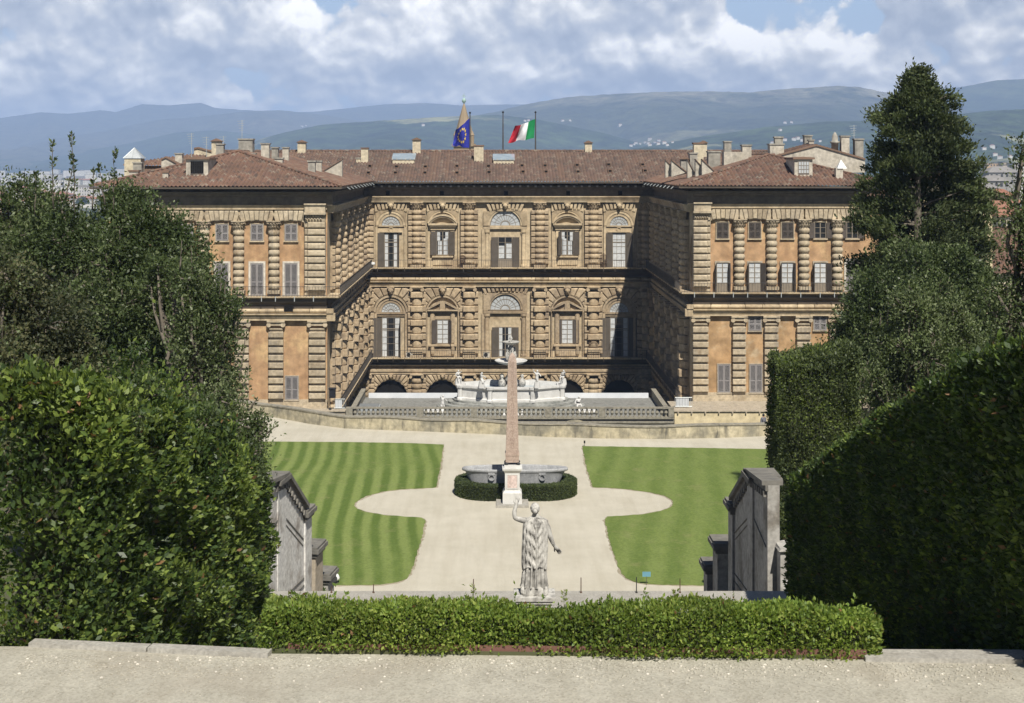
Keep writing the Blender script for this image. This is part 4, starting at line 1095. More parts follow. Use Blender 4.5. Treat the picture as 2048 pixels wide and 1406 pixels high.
sheet('gravel_path', [(-30,-40),(32,-40),(32,19.4),(9.5,19.5),(5.2,19.72),(5.1,19.8),(-3.1,19.95),(-3.2,19.82),(-6.6,20.25),(-30,20.3)], 13.70, M['gravel_near'])
base = [(380,815),(480,826),(545,834),(620,848),(690,857),(770,860),(850,863),(925,866),(1000,869),(1100,874),(1200,877),(1330,878),(1440,876),(1535,872),(1640,866)]
Pbase = [gp(*p) for p in base]
sheet('gravel_ground', [(-30,54),(32,54),(32,Pbase[-1][1])] + [(x, y+.2) for x, y in Pbase[::-1]] + [(-30, Pbase[0][1])], 0.0, M['gravel_far'], 3.0)
M['soil_rim'] = mk('worn_soil_rim', lin(.27,.23,.155), lin(.40,.355,.26), 2.5, .95)
def rough_edge(pts, step=.22, jit=.05):
    out = []
    for (a, b) in zip(pts, pts[1:]+pts[:1]):
        L_ = math.hypot(b[0]-a[0], b[1]-a[1]); n = max(1, int(L_/step))
        for k in range(n):
            s = k/n; out.append((a[0]+(b[0]-a[0])*s+random.uniform(-jit,jit), a[1]+(b[1]-a[1])*s+random.uniform(-jit,jit)))
    return out
LL = [(545,884),(700,885),(820,887),(887,890),(884,912),(879,945),(872,975),(845,977),(800,979),(765,984),(735,992),(715,1002),(708,1010),(714,1018),(735,1025),(770,1031),(810,1034),(842,1036),(851,1041),(848,1055),(842,1080),(832,1115),(822,1145),(812,1158),(793,1165),(762,1170),(640,1172)]
LR = [(1535,899),(1300,895),(1165,893),(1168,910),(1173,935),(1180,960),(1186,975),(1215,976),(1255,979),(1300,985),(1332,993),(1347,1004),(1344,1014),(1325,1022),(1290,1029),(1250,1032),(1215,1034),(1209,1041),(1216,1070),(1228,1110),(1241,1145),(1255,1159),(1278,1167),(1320,1170),(1440,1172)]
for nm, pts, ext, mt in (('lawn', LL, -1, 'lawn_a'), ('lawn', LR, 1, 'lawn_b')):
    P = [gp(*p) for p in pts]
    a, b = P[0], P[-1]
    P = P + ([(-20, b[1]), (-24, 80), (-24, a[1]+.5)] if ext < 0 else [(20, b[1]), (26, 80), (27, a[1]-.4)])
    if ext > 0: P = P[::-1]
    P = P[::-1]
    m = MB(); Q = rough_edge(P); m.slab(Q, -.1, .035); o = m.build(nm, M[mt]); tag(o, kind='structure')
    rim = []
    for i, q in enumerate(P):
        a_, b_ = P[i-1], P[(i+1) % len(P)]; dx, dy = b_[0]-a_[0], b_[1]-a_[1]; d_ = math.hypot(dx, dy) or 1
        rim.append((q[0]+dy/d_*.1, q[1]-dx/d_*.1))
    m = MB(); m.slab(rough_edge(rim, .3, .07), -.1, .012); tag(m.build('lawn_edge', M['soil_rim']), kind='structure')
# near steps, landing and kerb
st = MB()
for k in range(28):
    y0 = 19.75+.455*k; z = 13.655-.155*k; st.box(-8.2, 8.9, y0, y0+.5, z-.5, z)
st.box(-8.2, 8.9, 32.3, 36.45, 9.0, 9.6)
for k in range(52): st.box(-6.2, 7.6, 36.46+.45*k, 36.96+.45*k, 9.6-.185*(k+1)-.5, 9.6-.185*(k+1))
tag(st.build('stone_steps', M['kerb']), kind='structure')
kb = MB()
def kerbrun(a, b, n):
    for k in range(n):
        p = Vector(a).lerp(Vector(b), k/n); q = Vector(a).lerp(Vector(b), (k+.985)/n)
        d = (q-p).normalized(); nn = Vector((-d.y, d.x))
        j = random.uniform(-.012,.012)
        kb.add([(p.x,p.y,13.5),(q.x,q.y,13.5),(q.x+nn.x*.22,q.y+nn.y*.22,13.5),(p.x+nn.x*.22,p.y+nn.y*.22,13.5),(p.x,p.y+.02,13.765+j),(q.x,q.y+.02,13.765+j),(q.x+nn.x*.22,q.y+nn.y*.22,13.765+j),(p.x+nn.x*.22,p.y+nn.y*.22,13.765+j)],
               [(0,3,2,1),(4,5,6,7),(0,1,5,4),(1,2,6,5),(2,3,7,6),(3,0,4,7)])
kerbrun((-6.6,20.2), (-3.1,19.74), 2); kerbrun((5.15,19.6), (9.5,19.42), 2)
tag(kb.build('kerb', M['kerb']), kind='structure')
# loose stones at the foot of the hedge
pm = MB(); ico = [(0,0,1)] + [(math.cos(a)*.9, math.sin(a)*.9, .35) for a in (0,1.26,2.5,3.8,5.0)] + [(math.cos(a+.6)*.9, math.sin(a+.6)*.9, -.4) for a in (0,1.26,2.5,3.8,5.0)]
icf = [(0,i+1,(i+1)%5+1) for i in range(5)] + [(i+1,i+6,(i+1)%5+1) for i in range(5)] + [((i+1)%5+1,i+6,(i+1)%5+6) for i in range(5)]
for k in range(3000):
    x = random.uniform(-6.5, 7.0); y = 19.72 - .035*x*.9 - abs(random.gauss(0, .38)) if k < 2200 else random.uniform(17.6, 19.5)
    s = random.uniform(.008, .022)*(1.25 if k < 2200 else .85); pm.add([(x+a*s*random.uniform(.8,1.3), y+b*s, 13.70+c*s*.6+.004) for a,b,c in ico], icf, random.choice((0,)*14+(1,)))
tag(pm.build('pebbles', [M['gravel_near'], M['frame_white']]), kind='stuff')

# ---------------------------------------------------------------- parapet wall along the road
base = [(380,815),(480,826),(545,834),(620,848),(690,857),(770,860),(850,863),(925,866),(1000,869),(1100,874),(1200,877),(1330,878),(1440,876),(1535,872),(1640,866)]
top_h = [.95]*15
m = MB(); Pb = [gp(*p) for p in base]
dense = []
for a, b in zip(Pb, Pb[1:]):
    for k in range(4): dense.append((a[0]+(b[0]-a[0])*k/4, a[1]+(b[1]-a[1])*k/4))
dense.append(Pb[-1]); n = len(dense); vs = []; fs = []
for i, p in enumerate(dense):
    a = Vector(dense[max(0,i-1)]); b = Vector(dense[min(n-1,i+1)]); d = (b-a).normalized(); nn = Vector((-d.y, d.x))
    h = .88 + .05*math.sin(i*.7) + random.uniform(-.015,.015)
    vs += [(p[0],p[1],-.3),(p[0],p[1],h),(p[0]+nn.x*.5,p[1]+nn.y*.5,h),(p[0]+nn.x*.5,p[1]+nn.y*.5,-14)]
for i in range(n-1):
    for q in range(3): fs.append((4*i+q, 4*i+4+q, 4*i+5+q, 4*i+1+q))
m.add(vs, fs); pw = thing('parapet_wall', (wx(1000,108), 108, 0), 'long low stained stone parapet wall curving along the far gravel road', 'wall')
m.build('wall', M['stain_wall'], pw)
c = MB(); vs = []; fs = []
for i, p in enumerate(dense):
    a = Vector(dense[max(0,i-1)]); b = Vector(dense[min(n-1,i+1)]); d = (b-a).normalized(); nn = Vector((-d.y, d.x))
    h = .885 + .05*math.sin(i*.7) + .012
    vs += [(p[0]-nn.x*.06,p[1]-nn.y*.06,h),(p[0]-nn.x*.06,p[1]-nn.y*.06,h+.09),(p[0]+nn.x*.56,p[1]+nn.y*.56,h+.09),(p[0]+nn.x*.56,p[1]+nn.y*.56,h)]
for i in range(n-1):
    for q in range(4): fs.append((4*i+q, 4*i+4+q, 4*i+4+(q+1)%4, 4*i+(q+1)%4))
c.add(vs, fs); c.build('coping', M['bal_stone'], pw)

# ---------------------------------------------------------------- fountain terrace with balustrade
YT0, YT1, ZT = 146.0, 159.5, -5.8
TX0, TX1 = wx(692, YT0), wx(1348, YT0)
TR = thing('terrace', (2, 150, ZT), 'grey paved fountain terrace with stone balustrade in front of the courtyard', 'terrace')
m = MB(); m.box(TX0, TX1, YT0+.3, YT1, ZT-.4, ZT); m.build('floor', M['terrace'], TR)
m = MB(); m.box(TX0+.05, TX1-.05, YT0+.05, YT0+.9, -14, ZT-.401)
m.arc(wx(1150,YT0), wz(881,YT0), 1.9, 2.15, 0, math.pi, YT0-.03, YT0+.05, 16)
m.build('retaining_wall', M['stain_wall'], TR)
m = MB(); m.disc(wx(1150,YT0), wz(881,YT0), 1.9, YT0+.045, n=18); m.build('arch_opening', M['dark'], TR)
m = MB(); m.box(TX0+1.2, TX1-1.2, YT1-.5, YT1-.3, ZT, ZT+.55); m.build('sheeting_screen', M['white_cover'], TR)
for x0 in (TX0+.4, TX1-.8):
    m = MB(); m.box(x0, x0+.4, YT0+.55, YT1, ZT, ZT+.85); m.box(x0-.06, x0+.46, YT0+.55, YT1+.05, ZT+.85, ZT+.98)
    m.build('side_parapet', M['bal_stone'], TR)
b = MB(); b.box(TX0, TX1, YT0-.05, YT0+.42, ZT+1.05, ZT+1.2); b.box(TX0, TX1, YT0-.02, YT0+.38, ZT+.0, ZT+.2); b.box(TX0, TX1, YT0-.1, YT0+.4, ZT-.42, ZT-.25)
piers = [(692,705),(833,847),(942,954),(1090,1103),(1198,1211),(1337,1348)]
for a, c in piers:
    b.box(wx(a,YT0), wx(c,YT0), YT0-.04, YT0+.4, ZT+.2, ZT+1.05); b.box(wx(a,YT0)+.03, wx(c,YT0)-.03, YT0-.0, YT0+.04, -14, ZT-.42)
BAL = b.build('balustrade', M['bal_stone'], TR)
proto = None
for (a, c), (d, e) in zip(piers, piers[1:]):
    x0, x1 = wx(c,YT0), wx(d,YT0); n = max(2, round((x1-x0)/.47))
    for k in range(n):
        x = x0 + (x1-x0)*(k+.5)/n
        if proto is None:
            q = MB(); q.lathe(0, 0, [(.15,0),(.15,.08),(.08,.12),(.09,.2),(.19,.42),(.13,.62),(.075,.72),(.1,.74),(.075,.76),(.14,.8),(.14,.85)], 8)
            me_o = q.build('baluster', M['bal_stone']); me = me_o.data; proto = me_o
            o = me_o
        else:
            o = bpy.data.objects.new('baluster', me); COL.objects.link(o)
        o.parent = BAL; o.location = Vector((x, YT0+.2, ZT+.2)) - wloc(BAL)
# yellow retaining wall of the right-hand walk, and pale one on the left
def walk(name, x0, x1, y0, y1, label, mat, dips):
    w_ = thing(name, ((x0+x1)/2, y0, -5), label, 'wall')
    m = MB(); m.box(x0, x1, y0, y1, -14, -5.12); m.build('wall', M[mat], w_)
    m = MB(); m.box(x0-.05, x1, y0-.14, y1, -5.11, -5.0)
    for k in range(int((x1-x0)/1.4)): m.box(x0+.3+k*1.4, x0+.42+k*1.4, y0-.2, y0-.1, -5.3, -5.11)
    m.build('coping', M['pillar_tan'], w_)
walk('retaining_wall', wx(1350,146), XR+2, 146.4, YRW-.36, 'yellow plastered retaining wall below the right wing', 'yellow', 0)
walk('retaining_wall', XL-1, wx(690,146), 146.4, YL-.36, 'low tan retaining wall below the left wing', 'pillar_tan', 0)
# white barriers closing the two passages
def barrier(px0, px1, D, z, lab):
    x0, x1 = wx(px0,D), wx(px1,D); t_ = thing('barrier', ((x0+x1)/2, D, z), lab, 'barrier', 'barriers beside the terrace')
    m = MB(); n = int((x1-x0)/.16)
    for k in range(n+1): x = x0+(x1-x0)*k/n; m.tube([(x,D,z),(x,D,z+1.05)], .02, 4)
    m.tube([(x0,D,z+1.05),(x1,D,z+1.05)], .03, 5); m.tube([(x0,D,z+.12),(x1,D,z+.12)], .03, 5); m.build('rail', M['zinc'], t_)
    m = MB(); m.box(x0+.1, x1-.3, D+.05, D+.09, z+.05, z+1.0); m.build('sheet', M['white_cover'], t_)
barrier(668, 690, 147.2, -5.0, 'white sheeted barrier left of the terrace by the dark lamp'); barrier(1350, 1384, 148.2, -5.0, 'white sheeted barrier right of the terrace before the shaded passage')
m = MB(); D = 150.5; x0, x1 = wx(714,D), wx(758,D)
m.box(x0, x1, D, D+2.6, ZT, ZT+.35, 0); m.box(x0+.15, x1-.15, D+.15, D+2.45, ZT+.351, ZT+.42, 1)
for k in range(5): m.box(x0+.15, x1-.15, D+.25+k*.45, D+.3+k*.45, ZT+.421, ZT+.46, 0)
tag(m.build('roof_hatch', [M['lead'], M['iron']]), 'flat grey metal hatch on the left end of the terrace', 'hatch')

# ---------------------------------------------------------------- fountain
FX, FY = wx(1022,153), 153.2
FO = thing('fountain', (FX, FY, ZT), 'white marble octagonal fountain with two bowls on grey steps', 'fountain')
def octo(rx, ry): return [(FX+rx*math.cos(a), FY+ry*math.sin(a)) for a in (math.radians(22.5+45*k) for k in range(8))]
m = MB()
for k in range(4): m.lathe(FX, FY, [(1.0, ZT+.24*k), (1.0, ZT+.24*(k+1))], 40, sx=8.0-.6*k, sy=4.5-.45*k)
m.build('steps', M['step_stone'], FO)
ZB = ZT+.96
m = MB(); rx, ry = 5.95, 2.9; out = octo(rx, ry); inn = octo(rx-.6, ry-.5); z1 = ZB+1.55
prof = [(0, ZB), (0, ZB+.2), (-.2, ZB+.3), (-.2, z1-.42), (-.08, z1-.3), (.06, z1-.2), (.06, z1)]
vs = []; fs = []
for dx, z in prof:
    for x, y in octo(rx+dx, ry+dx): vs.append((x, y, z))
np_ = len(prof)
for x, y in inn: vs.append((x, y, z1))
for x, y in octo(rx-.75, ry-.62): vs.append((x, y, z1-.55))
for r_ in range(np_+1):
    for i in range(8): j = (i+1) % 8; fs.append((r_*8+i, r_*8+j, (r_+1)*8+j, (r_+1)*8+i))
m.add(vs, fs)
for x, y in octo(rx-.02, ry-.02): m.lathe(x, y, [(.36,ZB),(.36,ZB+.2),(.26,ZB+.3),(.26,z1-.4),(.4,z1-.2),(.42,z1+.02)], 8)
m.build('basin', M['marble'], FO)
m = MB(); m.slab(octo(rx-.7, ry-.6), z1-.7, z1-.5); m.build('water', M['pane_blue'], FO)
m = MB(); zt = ZT
m.lathe(FX, FY, [(.9,z1-.6),(.9,z1-.3),(.55,z1-.2),(.5,z1+.2),(.75,z1+.5),(.42,z1+1.0),(.3,z1+1.5),(.38,z1+1.9)], 14)
for k in range(5):
    a = 2*math.pi*k/5; x, y = FX+1.2*math.cos(a), FY+.8*math.sin(a)
    m.lathe(x, y, [(.1,z1-.4),(.34,z1-.25),(.4,z1+.1),(.3,z1+.45),(.12,z1+.6),(.2,z1+.75),(.18,z1+.95),(.02,z1+1.05)], 8)
m.build('pedestal', M['marble_old'], FO, True)
zb1 = wz(722, FY); m = MB()
m.lathe(FX, FY, [(.3,zb1-.45),(.7,zb1-.38),(1.35,zb1-.2),(1.72,zb1),(1.78,zb1+.1),(1.68,zb1+.12),(1.5,zb1+.02),(.4,zb1-.15)], 28, caps=False); m.build('bowl', M['marble'], FO, True)
zb2 = wz(684, FY); m = MB()
m.lathe(FX, FY, [(.2,zb2-.35),(.5,zb2-.25),(.9,zb2-.02),(.93,zb2+.06),(.85,zb2+.07),(.3,zb2-.08),(.12,zb2-.05),(.12,zb2+.25),(.2,zb2+.4),(.05,zb2+.65),(.02,zb2+.95)], 22, caps=False); m.build('bowl', M['marble_old'], FO, True)
m = MB()
m.lathe(FX, FY, [(.3,zb1-.2),(.22,zb1+.2),(.3,zb1+.5),(.2,zb1+.9),(.3,zb1+1.3),(.2,zb2-.3)], 10)
for k in range(4):
    a = .4+math.pi*k/2; x, y = FX+.42*math.cos(a), FY+.42*math.sin(a)
    m.lathe(x, y, [(.05,zb1+.1),(.2,zb1+.25),(.24,zb1+.6),(.16,zb1+.95),(.08,zb1+1.05),(.16,zb1+1.2),(.12,zb1+1.42),(.02,zb1+1.5)], 8)
m.build('stem', M['marble_old'], FO, True)
# little marble figures: one continuous body each
def figure(pose):
    """pose: 'seat' | 'stand' | 'kneel'; about 1.5 m, base at origin"""
    V = {}
    E = []
    hip = .55 if pose == 'seat' else (.8 if pose == 'stand' else .5)
    V['pel'] = (0,0,hip); V['che'] = (.02,.02,hip+.42); V['nec'] = (.03,0,hip+.6); V['hea'] = (.05,-.03,hip+.78); V['top'] = (.06,-.04,hip+.9)
    for s, nm in ((-1,'l'),(1,'r')):
        V['sh'+nm] = (s*.2,0,hip+.52)
        if pose == 'seat':
            V['kn'+nm] = (s*.22,-.4,hip+.02*s); V['an'+nm] = (s*.2,-.42,.12); V['to'+nm] = (s*.22,-.56,.06)
        elif pose == 'stand':
            V['kn'+nm] = (s*.14,-.08-.05*s,.42); V['an'+nm] = (s*.13,.02,.07); V['to'+nm] = (s*.16,-.14,.04)
        else:
            V['kn'+nm] = (s*.2,-.36,.18+.2*(s>0)); V['an'+nm] = (s*.2,-.1+.05*s,.1); V['to'+nm] = (s*.22,-.22,.05)
    if pose == 'stand':
        V['ell'] = (-.38,-.1,hip+.72); V['hal'] = (-.3,-.14,hip+1.0); V['elr'] = (.4,-.05,hip+.3); V['har'] = (.52,-.2,hip+.2)
    elif pose == 'seat':
        V['ell'] = (-.36,-.05,hip+.25); V['hal'] = (-.3,-.25,hip+.1); V['elr'] = (.36,-.1,hip+.55); V['har'] = (.3,-.3,hip+.75)
    else:
        V['ell'] = (-.4,-.1,hip+.55); V['hal'] = (-.46,-.2,hip+.85); V['elr'] = (.36,-.2,hip+.3); V['har'] = (.42,-.4,hip+.25)
    R = {'pel':.17,'che':.17,'nec':.075,'hea':.135,'top':.09}
    for nm in 'lr': R.update({'sh'+nm:.085,'el'+nm:.06,'ha'+nm:.05,'kn'+nm:.095,'an'+nm:.06,'to'+nm:.045})
    keys = list(V); ix = {k:i for i,k in enumerate(keys)}
    for a, b in (('pel','che'),('che','nec'),('nec','hea'),('hea','top'),('che','shl'),('che','shr'),('shl','ell'),('ell','hal'),('shr','elr'),('elr','har'),('pel','knl'),('knl','anl'),('anl','tol'),('pel','knr'),('knr','anr'),('anr','tor')): E.append((ix[a],ix[b]))
    return skin_mesh([V[k] for k in keys], E, [R[k] for k in keys], 2)
FIG = {p: figure(p) for p in ('seat','stand','kneel')}
def marble_fig(name, x, y, z, pose, rz, s, label, cat, group, base=None, shell=False):
    t_ = thing(name, (x,y,z), label, cat, group)
    vs, fs = FIG[pose]; a = math.radians(rz); c, sn = math.cos(a), math.sin(a)
    m = MB(); m.add([(x+s*(c*u-sn*v), y+s*(sn*u+c*v), z+(base or 0)+s*w_) for u,v,w_ in vs], fs); m.build('figure', M['marble'], t_, True)
    if base:
        q = MB()
        if shell:
            for k in range(9):
                a2 = math.pi*2*k/9; q.lathe(x+shell*.9+.75*math.cos(a2), y+.1+.5*math.sin(a2), [(.1,z+.02),(.34,z+.12),(.4,z+.3),(.36,z+.36),(.1,z+.3)], 8)
            q.lathe(x+shell*.9, y+.1, [(.3,z),(.5,z+.06),(.9,z+.22),(.85,z+.3),(.2,z+.2)], 14, sx=1.2, sy=.8)
            q.lathe(x, y, [(.4,z),(.42,z+.2),(.3,z+base+.1),(.15,z+base+.25)], 9)
            q.build('shell', M['marble'], t_, True)
        else:
            q.lathe(x, y, [(.36,z),(.34,z+base*.6),(.26,z+base+.35*s)], 8); q.build('perch', M['marble'], t_)
    return t_
zr_ = z1+.02
gfs = 'white figures on the fountain rim'
o8 = octo(rx, ry)
marble_fig('statue', wx(916,152.5), 152.5, zr_, 'seat', 30, .85, 'white marble figure crouched at the far left end of the fountain rim', 'statue', gfs, .35)
marble_fig('statue', wx(963,150.3), 150.2, zr_, 'kneel', 60, .9, 'white marble figure kneeling on the front left corner of the fountain rim', 'statue', gfs, .4)
marble_fig('statue', wx(1074,150.3), 150.2, zr_, 'stand', -20, .95, 'tallest white marble figure with raised arm on the front right corner of the fountain rim', 'statue', gfs, .3)
marble_fig('statue', wx(1127,152.5), 152.5, zr_, 'seat', -40, .85, 'white marble figure seated at the far right end of the fountain rim', 'statue', gfs, .35)
gsh = 'cherub and shell groups on the terrace'
marble_fig('statue', wx(885,149), 149.2, ZT, 'stand', 40, .95, 'marble cherub with raised arm behind a shell, left of the fountain steps', 'statue', gsh, .35, -1)
marble_fig('statue', wx(1157,149), 149.2, ZT, 'seat', 10, 1.05, 'marble cherub hunched over a shell, right of the fountain steps', 'statue', gsh, .35, 1)
m = MB()
for sx in (-1, 1):
    m.arc(FX+sx*.75, ZT+.5, .28, .42, 0, 2*math.pi, FY-5.35, FY-5.15, 14); m.lathe(FX+sx*.75, FY-5.25, [(.42,ZT),(.45,ZT+.15),(.3,ZT+.3)], 10)
tag(m.build('shell_ornament', M['marble'], None, True), 'low white scroll ornament behind the balustrade before the fountain', 'ornament')

# ---------------------------------------------------------------- obelisk
OX, OY = wx(1024.5,85.5), 85.6
OB = thing('obelisk', (OX, OY, 0), 'pink granite obelisk with cut hieroglyphs on a white marble pedestal', 'obelisk')
def frust(m, hw0, hw1, z0, z1, mi=0):
    m.add([(OX-hw0,OY-hw0,z0),(OX+hw0,OY-hw0,z0),(OX+hw0,OY+hw0,z0),(OX-hw0,OY+hw0,z0),(OX-hw1,OY-hw1,z1),(OX+hw1,OY-hw1,z1),(OX+hw1,OY+hw1,z1),(OX-hw1,OY+hw1,z1)],
          [(0,3,2,1),(4,5,6,7),(0,1,5,4),(1,2,6,5),(2,3,7,6),(3,0,4,7)], mi)
m = MB(); frust(m, .98, .96, 0, .14); m.build('plinth', M['kerb'], OB)
m = MB(); frust(m, .58, .57, .14, .78); frust(m, .57, .46, .78, .92); frust(m, .44, .44, .92, 1.98); frust(m, .46, .56, 1.98, 2.14); frust(m, .58, .6, 2.14, 2.26); frust(m, .5, .48, 2.26, 2.44)
m.box(OX-.33, OX+.33, OY-.462, OY-.441, 1.0, 1.06); m.box(OX-.33, OX+.33, OY-.462, OY-.441, 1.84, 1.9); m.box(OX-.36, OX-.3, OY-.46, OY-.441, 1.06, 1.84); m.box(OX+.3, OX+.36, OY-.46, OY-.441, 1.06, 1.84)
PD = m.build('pedestal', M['marble'], OB)
m = MB(); m.box(OX-.29, OX+.29, OY-.452, OY-.4405, 1.07, 1.83); m.build('panel', M['pink_panel'], PD)
for sx in (-1,1):
    for sy in (-1,1): m = MB(); m.lathe(OX+sx*.36, OY+sy*.36, [(.1,2.44),(.13,2.5),(.06,2.6)], 8); m.build('foot', M['iron_black'], OB)
m = MB(); frust(m, .40, .40, 2.58, 2.98); frust(m, .42, .42, 2.98, 3.14); m.build('base_block', M['granite_red'], OB)
ZS0, ZS1, ZS2 = 3.14, 8.6, 9.12; H0, H1 = .385, .255
m = MB(); frust(m, H0, H1, ZS0, ZS1); frust(m, H1, .17, ZS1, ZS1+.32); frust(m, .17, .03, ZS1+.32, ZS2); SH = m.build('shaft', M['granite_red'], OB)
m = MB(); rr = random.Random(5)
z = ZS1-.25
k = 0
while z > ZS0+.3:
    hw = H0+(H1-H0)*(z-ZS0)/(ZS1-ZS0); y = OY-hw
    def stroke(xa, za, xb, zb, wd=.011):
        d = math.hypot(xb-xa, zb-za); nx_, nz_ = -(zb-za)/d*wd, (xb-xa)/d*wd
        ya = OY-(H0+(H1-H0)*(za-ZS0)/(ZS1-ZS0)); yb_ = OY-(H0+(H1-H0)*(zb-ZS0)/(ZS1-ZS0))
        m.add([(OX+xa-nx_, ya-.006, za-nz_),(OX+xb-nx_, yb_-.006, zb-nz_),(OX+xb+nx_, yb_-.006, zb+nz_),(OX+xa+nx_, ya-.006, za+nz_)], [(0,1,2,3)])
    g_ = rr.randrange(7); a = .1
    if k == 0: stroke(-a,z,-a*.2,z+.1); stroke(-a*.2,z+.1,a*.2,z-.1); stroke(a*.2,z-.1,a,z+.05); z -= .3
    elif g_ == 0: stroke(-a,z,a,z); z -= .14
    elif g_ == 1: stroke(-a,z-.1,-a,z+.08); stroke(0,z-.1,0,z+.08); stroke(a,z-.1,a,z+.08); z -= .28
    elif g_ == 2:
        for q in range(8): stroke(.08*math.cos(q*.785),z+.08*math.sin(q*.785),.08*math.cos(q*.785+.785),z+.08*math.sin(q*.785+.785),.012)
        z -= .27
    elif g_ == 3:
        for q in range(4): stroke(-a+q*.05,z+(.03 if q%2 else -.03),-a+q*.05+.05,z+(-.03 if q%2 else .03),.012)
        z -= .16
    elif g_ == 4: stroke(-a,z-.1,-a*.3,z+.08); stroke(-a*.3,z+.08,a*.6,z); stroke(a*.6,z,a,z-.12); stroke(0,z,0,z-.12); z -= .3
    elif g_ == 5: stroke(-a*.6,z-.2,-a*.6,z+.08); stroke(-a*.6,z+.08,a*.7,z+.08); stroke(a*.7,z+.08,a*.7,z-.2); z -= .38
    else: stroke(0,z-.22,0,z+.08); stroke(-.06,z+.02,.06,z+.02); z -= .36
    k += 1
m.build('hieroglyph', M['glyph'], SH)

# ---------------------------------------------------------------- granite basin behind the obelisk
BX, BY = wx(1030,88.3), 88.35
TB = thing('stone_tub', (BX, BY, 0), 'long oval grey granite bathtub with carved rings, inside the low hedge', 'stone tub')
m = MB()
pr = [(.72,.1),(.78,.3),(.84,.7),(.895,1.1),(.93,1.36),(.955,1.42),(.995,1.46),(1.0,1.56),(.985,1.64),(.95,1.64),(.92,1.58),(.9,1.4),(.86,1.2),(.8,1.1),(.05,1.08)]
m.lathe(BX, BY, pr, 64, sx=3.3, sy=.85, caps=False); m.build('tub', M['granite_grey'], TB, True)
for px in (983, 1085):
    q = MB(); D = BY-1.15; x = wx(px, D); r_ = .9*3.3; s = (x-BX)/(3.3*.88); yy = BY-.85*.9*math.sqrt(max(0, 1-s*s))-.02
    q.arc(x, 1.14, .14, .2, 0, 2*math.pi, yy-.08, yy+.05, 16); q.box(x-.2, x+.2, yy-.1, yy+.04, 1.3, 1.42)
    q.build('ring_handle', M['granite_grey'], TB)
# ---------------------------------------------------------------- robed statue seen from behind
SX, SY, SZ = wx(1069,33), 33.0, 10.74
ST = thing('statue', (SX, SY, SZ-1.15), 'weathered white marble robed woman seen from behind, right arm down, left hand raised', 'statue')
m = MB(); 
for a, z0_, z1_ in ((.46,9.6,9.75),(.40,9.75,10.44),(.44,10.44,10.51),(.48,10.51,10.59)): m.box(SX-a, SX+a, SY-a*.8, SY+a*.8, z0_, z1_)
m.build('pedestal', M['marble_old'], ST)
m = MB(); nb = 26
pts = []
for k, (s, z) in enumerate(((.94,10.591),(.97,10.64),(.93,10.72),(.88,10.76))):
    for i in range(nb):
        a = 2*math.pi*i/nb; sq = .36/max(abs(math.cos(a)), abs(math.sin(a))*1.25)
        r_ = min(sq, .40)*s*(1+.035*math.sin(5*a+k)+.02*math.sin(11*a))
        pts.append((SX+r_*math.cos(a)*.92, SY+r_*math.sin(a)*.8, z+.015*math.sin(7*a+k)))
fs = [(k*nb+i, k*nb+(i+1)%nb, (k+1)*nb+(i+1)%nb, (k+1)*nb+i) for k in range(3) for i in range(nb)] + [tuple(3*nb+i for i in range(nb))]
m.add(pts, fs); m.build('base', M['marble_old'], ST)
def drape(name, rows, nth, fold, parent, cap=True):
    """rows: (z, cx, cy, half width, half depth)"""
    vs = []; fs = []
    for k, (z, cx, cy, hw, hd) in enumerate(rows):
        for i in range(nth):
            th = 2*math.pi*i/nth; c, s = math.cos(th), math.sin(th)
            p = 2.4
            rr_ = (abs(c)**p + abs(s)**p)**(-1/p)
            d, dz = fold(th, k/(len(rows)-1), z)
            vs.append((SX+cx+(hw*rr_+d)*c, SY+cy+(hd*rr_+d)*s, SZ+z+dz))
    n = nth
    for k in range(len(rows)-1):
        for i in range(n): fs.append((k*n+i, k*n+(i+1)%n, (k+1)*n+(i+1)%n, (k+1)*n+i))
    if cap: fs += [tuple((len(rows)-1)*n+i for i in range(n)), tuple(range(n-1,-1,-1))]
    m = MB(); m.add(vs, fs); return m.build(name, M['marble_old'], parent, True)
def lerp_rows(keys, n):
    out = []
    for k in range(n):
        z = keys[0][0] + (keys[-1][0]-keys[0][0])*k/(n-1)
        for a, b in zip(keys, keys[1:]):
            if z <= b[0]+1e-9:
                s = (z-a[0])/(b[0]-a[0]); s2 = s*s*(3-2*s); out.append((z,)+tuple(a[i]+(b[i]-a[i])*s2 for i in range(1,5))); break
    return out
sw = lambda x: math.copysign(abs(math.sin(x))**.7, math.sin(x))
def robe_fold(th, t_, z):
    k = 13; f = .024*sw(k*th + 1.2*math.sin(3*th) + .35*z) + .010*math.sin(27*th+2*z)
    w_ = 1-.5*max(0, z-.5); return 1.35*f*w_*(1.25 if z < .35 else 1), .012*math.sin(k*th) if z < .05 else 0
drape('robe', lerp_rows([(0,-.01,0,.285,.2),(.12,-.005,0,.262,.19),(.45,0,0,.235,.18),(.9,.01,0,.25,.18),(1.2,.0,0,.235,.165),(1.45,.02,0,.24,.15),(1.56,.03,0,.2,.12),(1.62,.02,0,.09,.085)], 60), 160, robe_fold, ST)
def cloak_fold(th, t_, z):
    a = ((th - 1.5*math.pi + math.pi) % (2*math.pi)) - math.pi      # 0 at the middle of the back
    back = math.exp(-(a/.85)**2)
    u = z - .30*abs(a)**1.3                                       # nested hanging curves
    f = back*.021*sw(27*u+.8*math.sin(5*a)) + (1-.6*back)*.027*sw(19*th+.5*z) + .007*math.sin(37*th+4*z)
    f += back*.02*math.exp(-((a)/.25)**2)*(-1)*(1 if z > .5 else .3)
    hem = (.06*math.cos(2*a) + .03*math.sin(5*th)) * max(0, 1-(z-.42)/.25)
    return f, hem - .09*back*max(0, 1-(z-.42)/.3)*.4
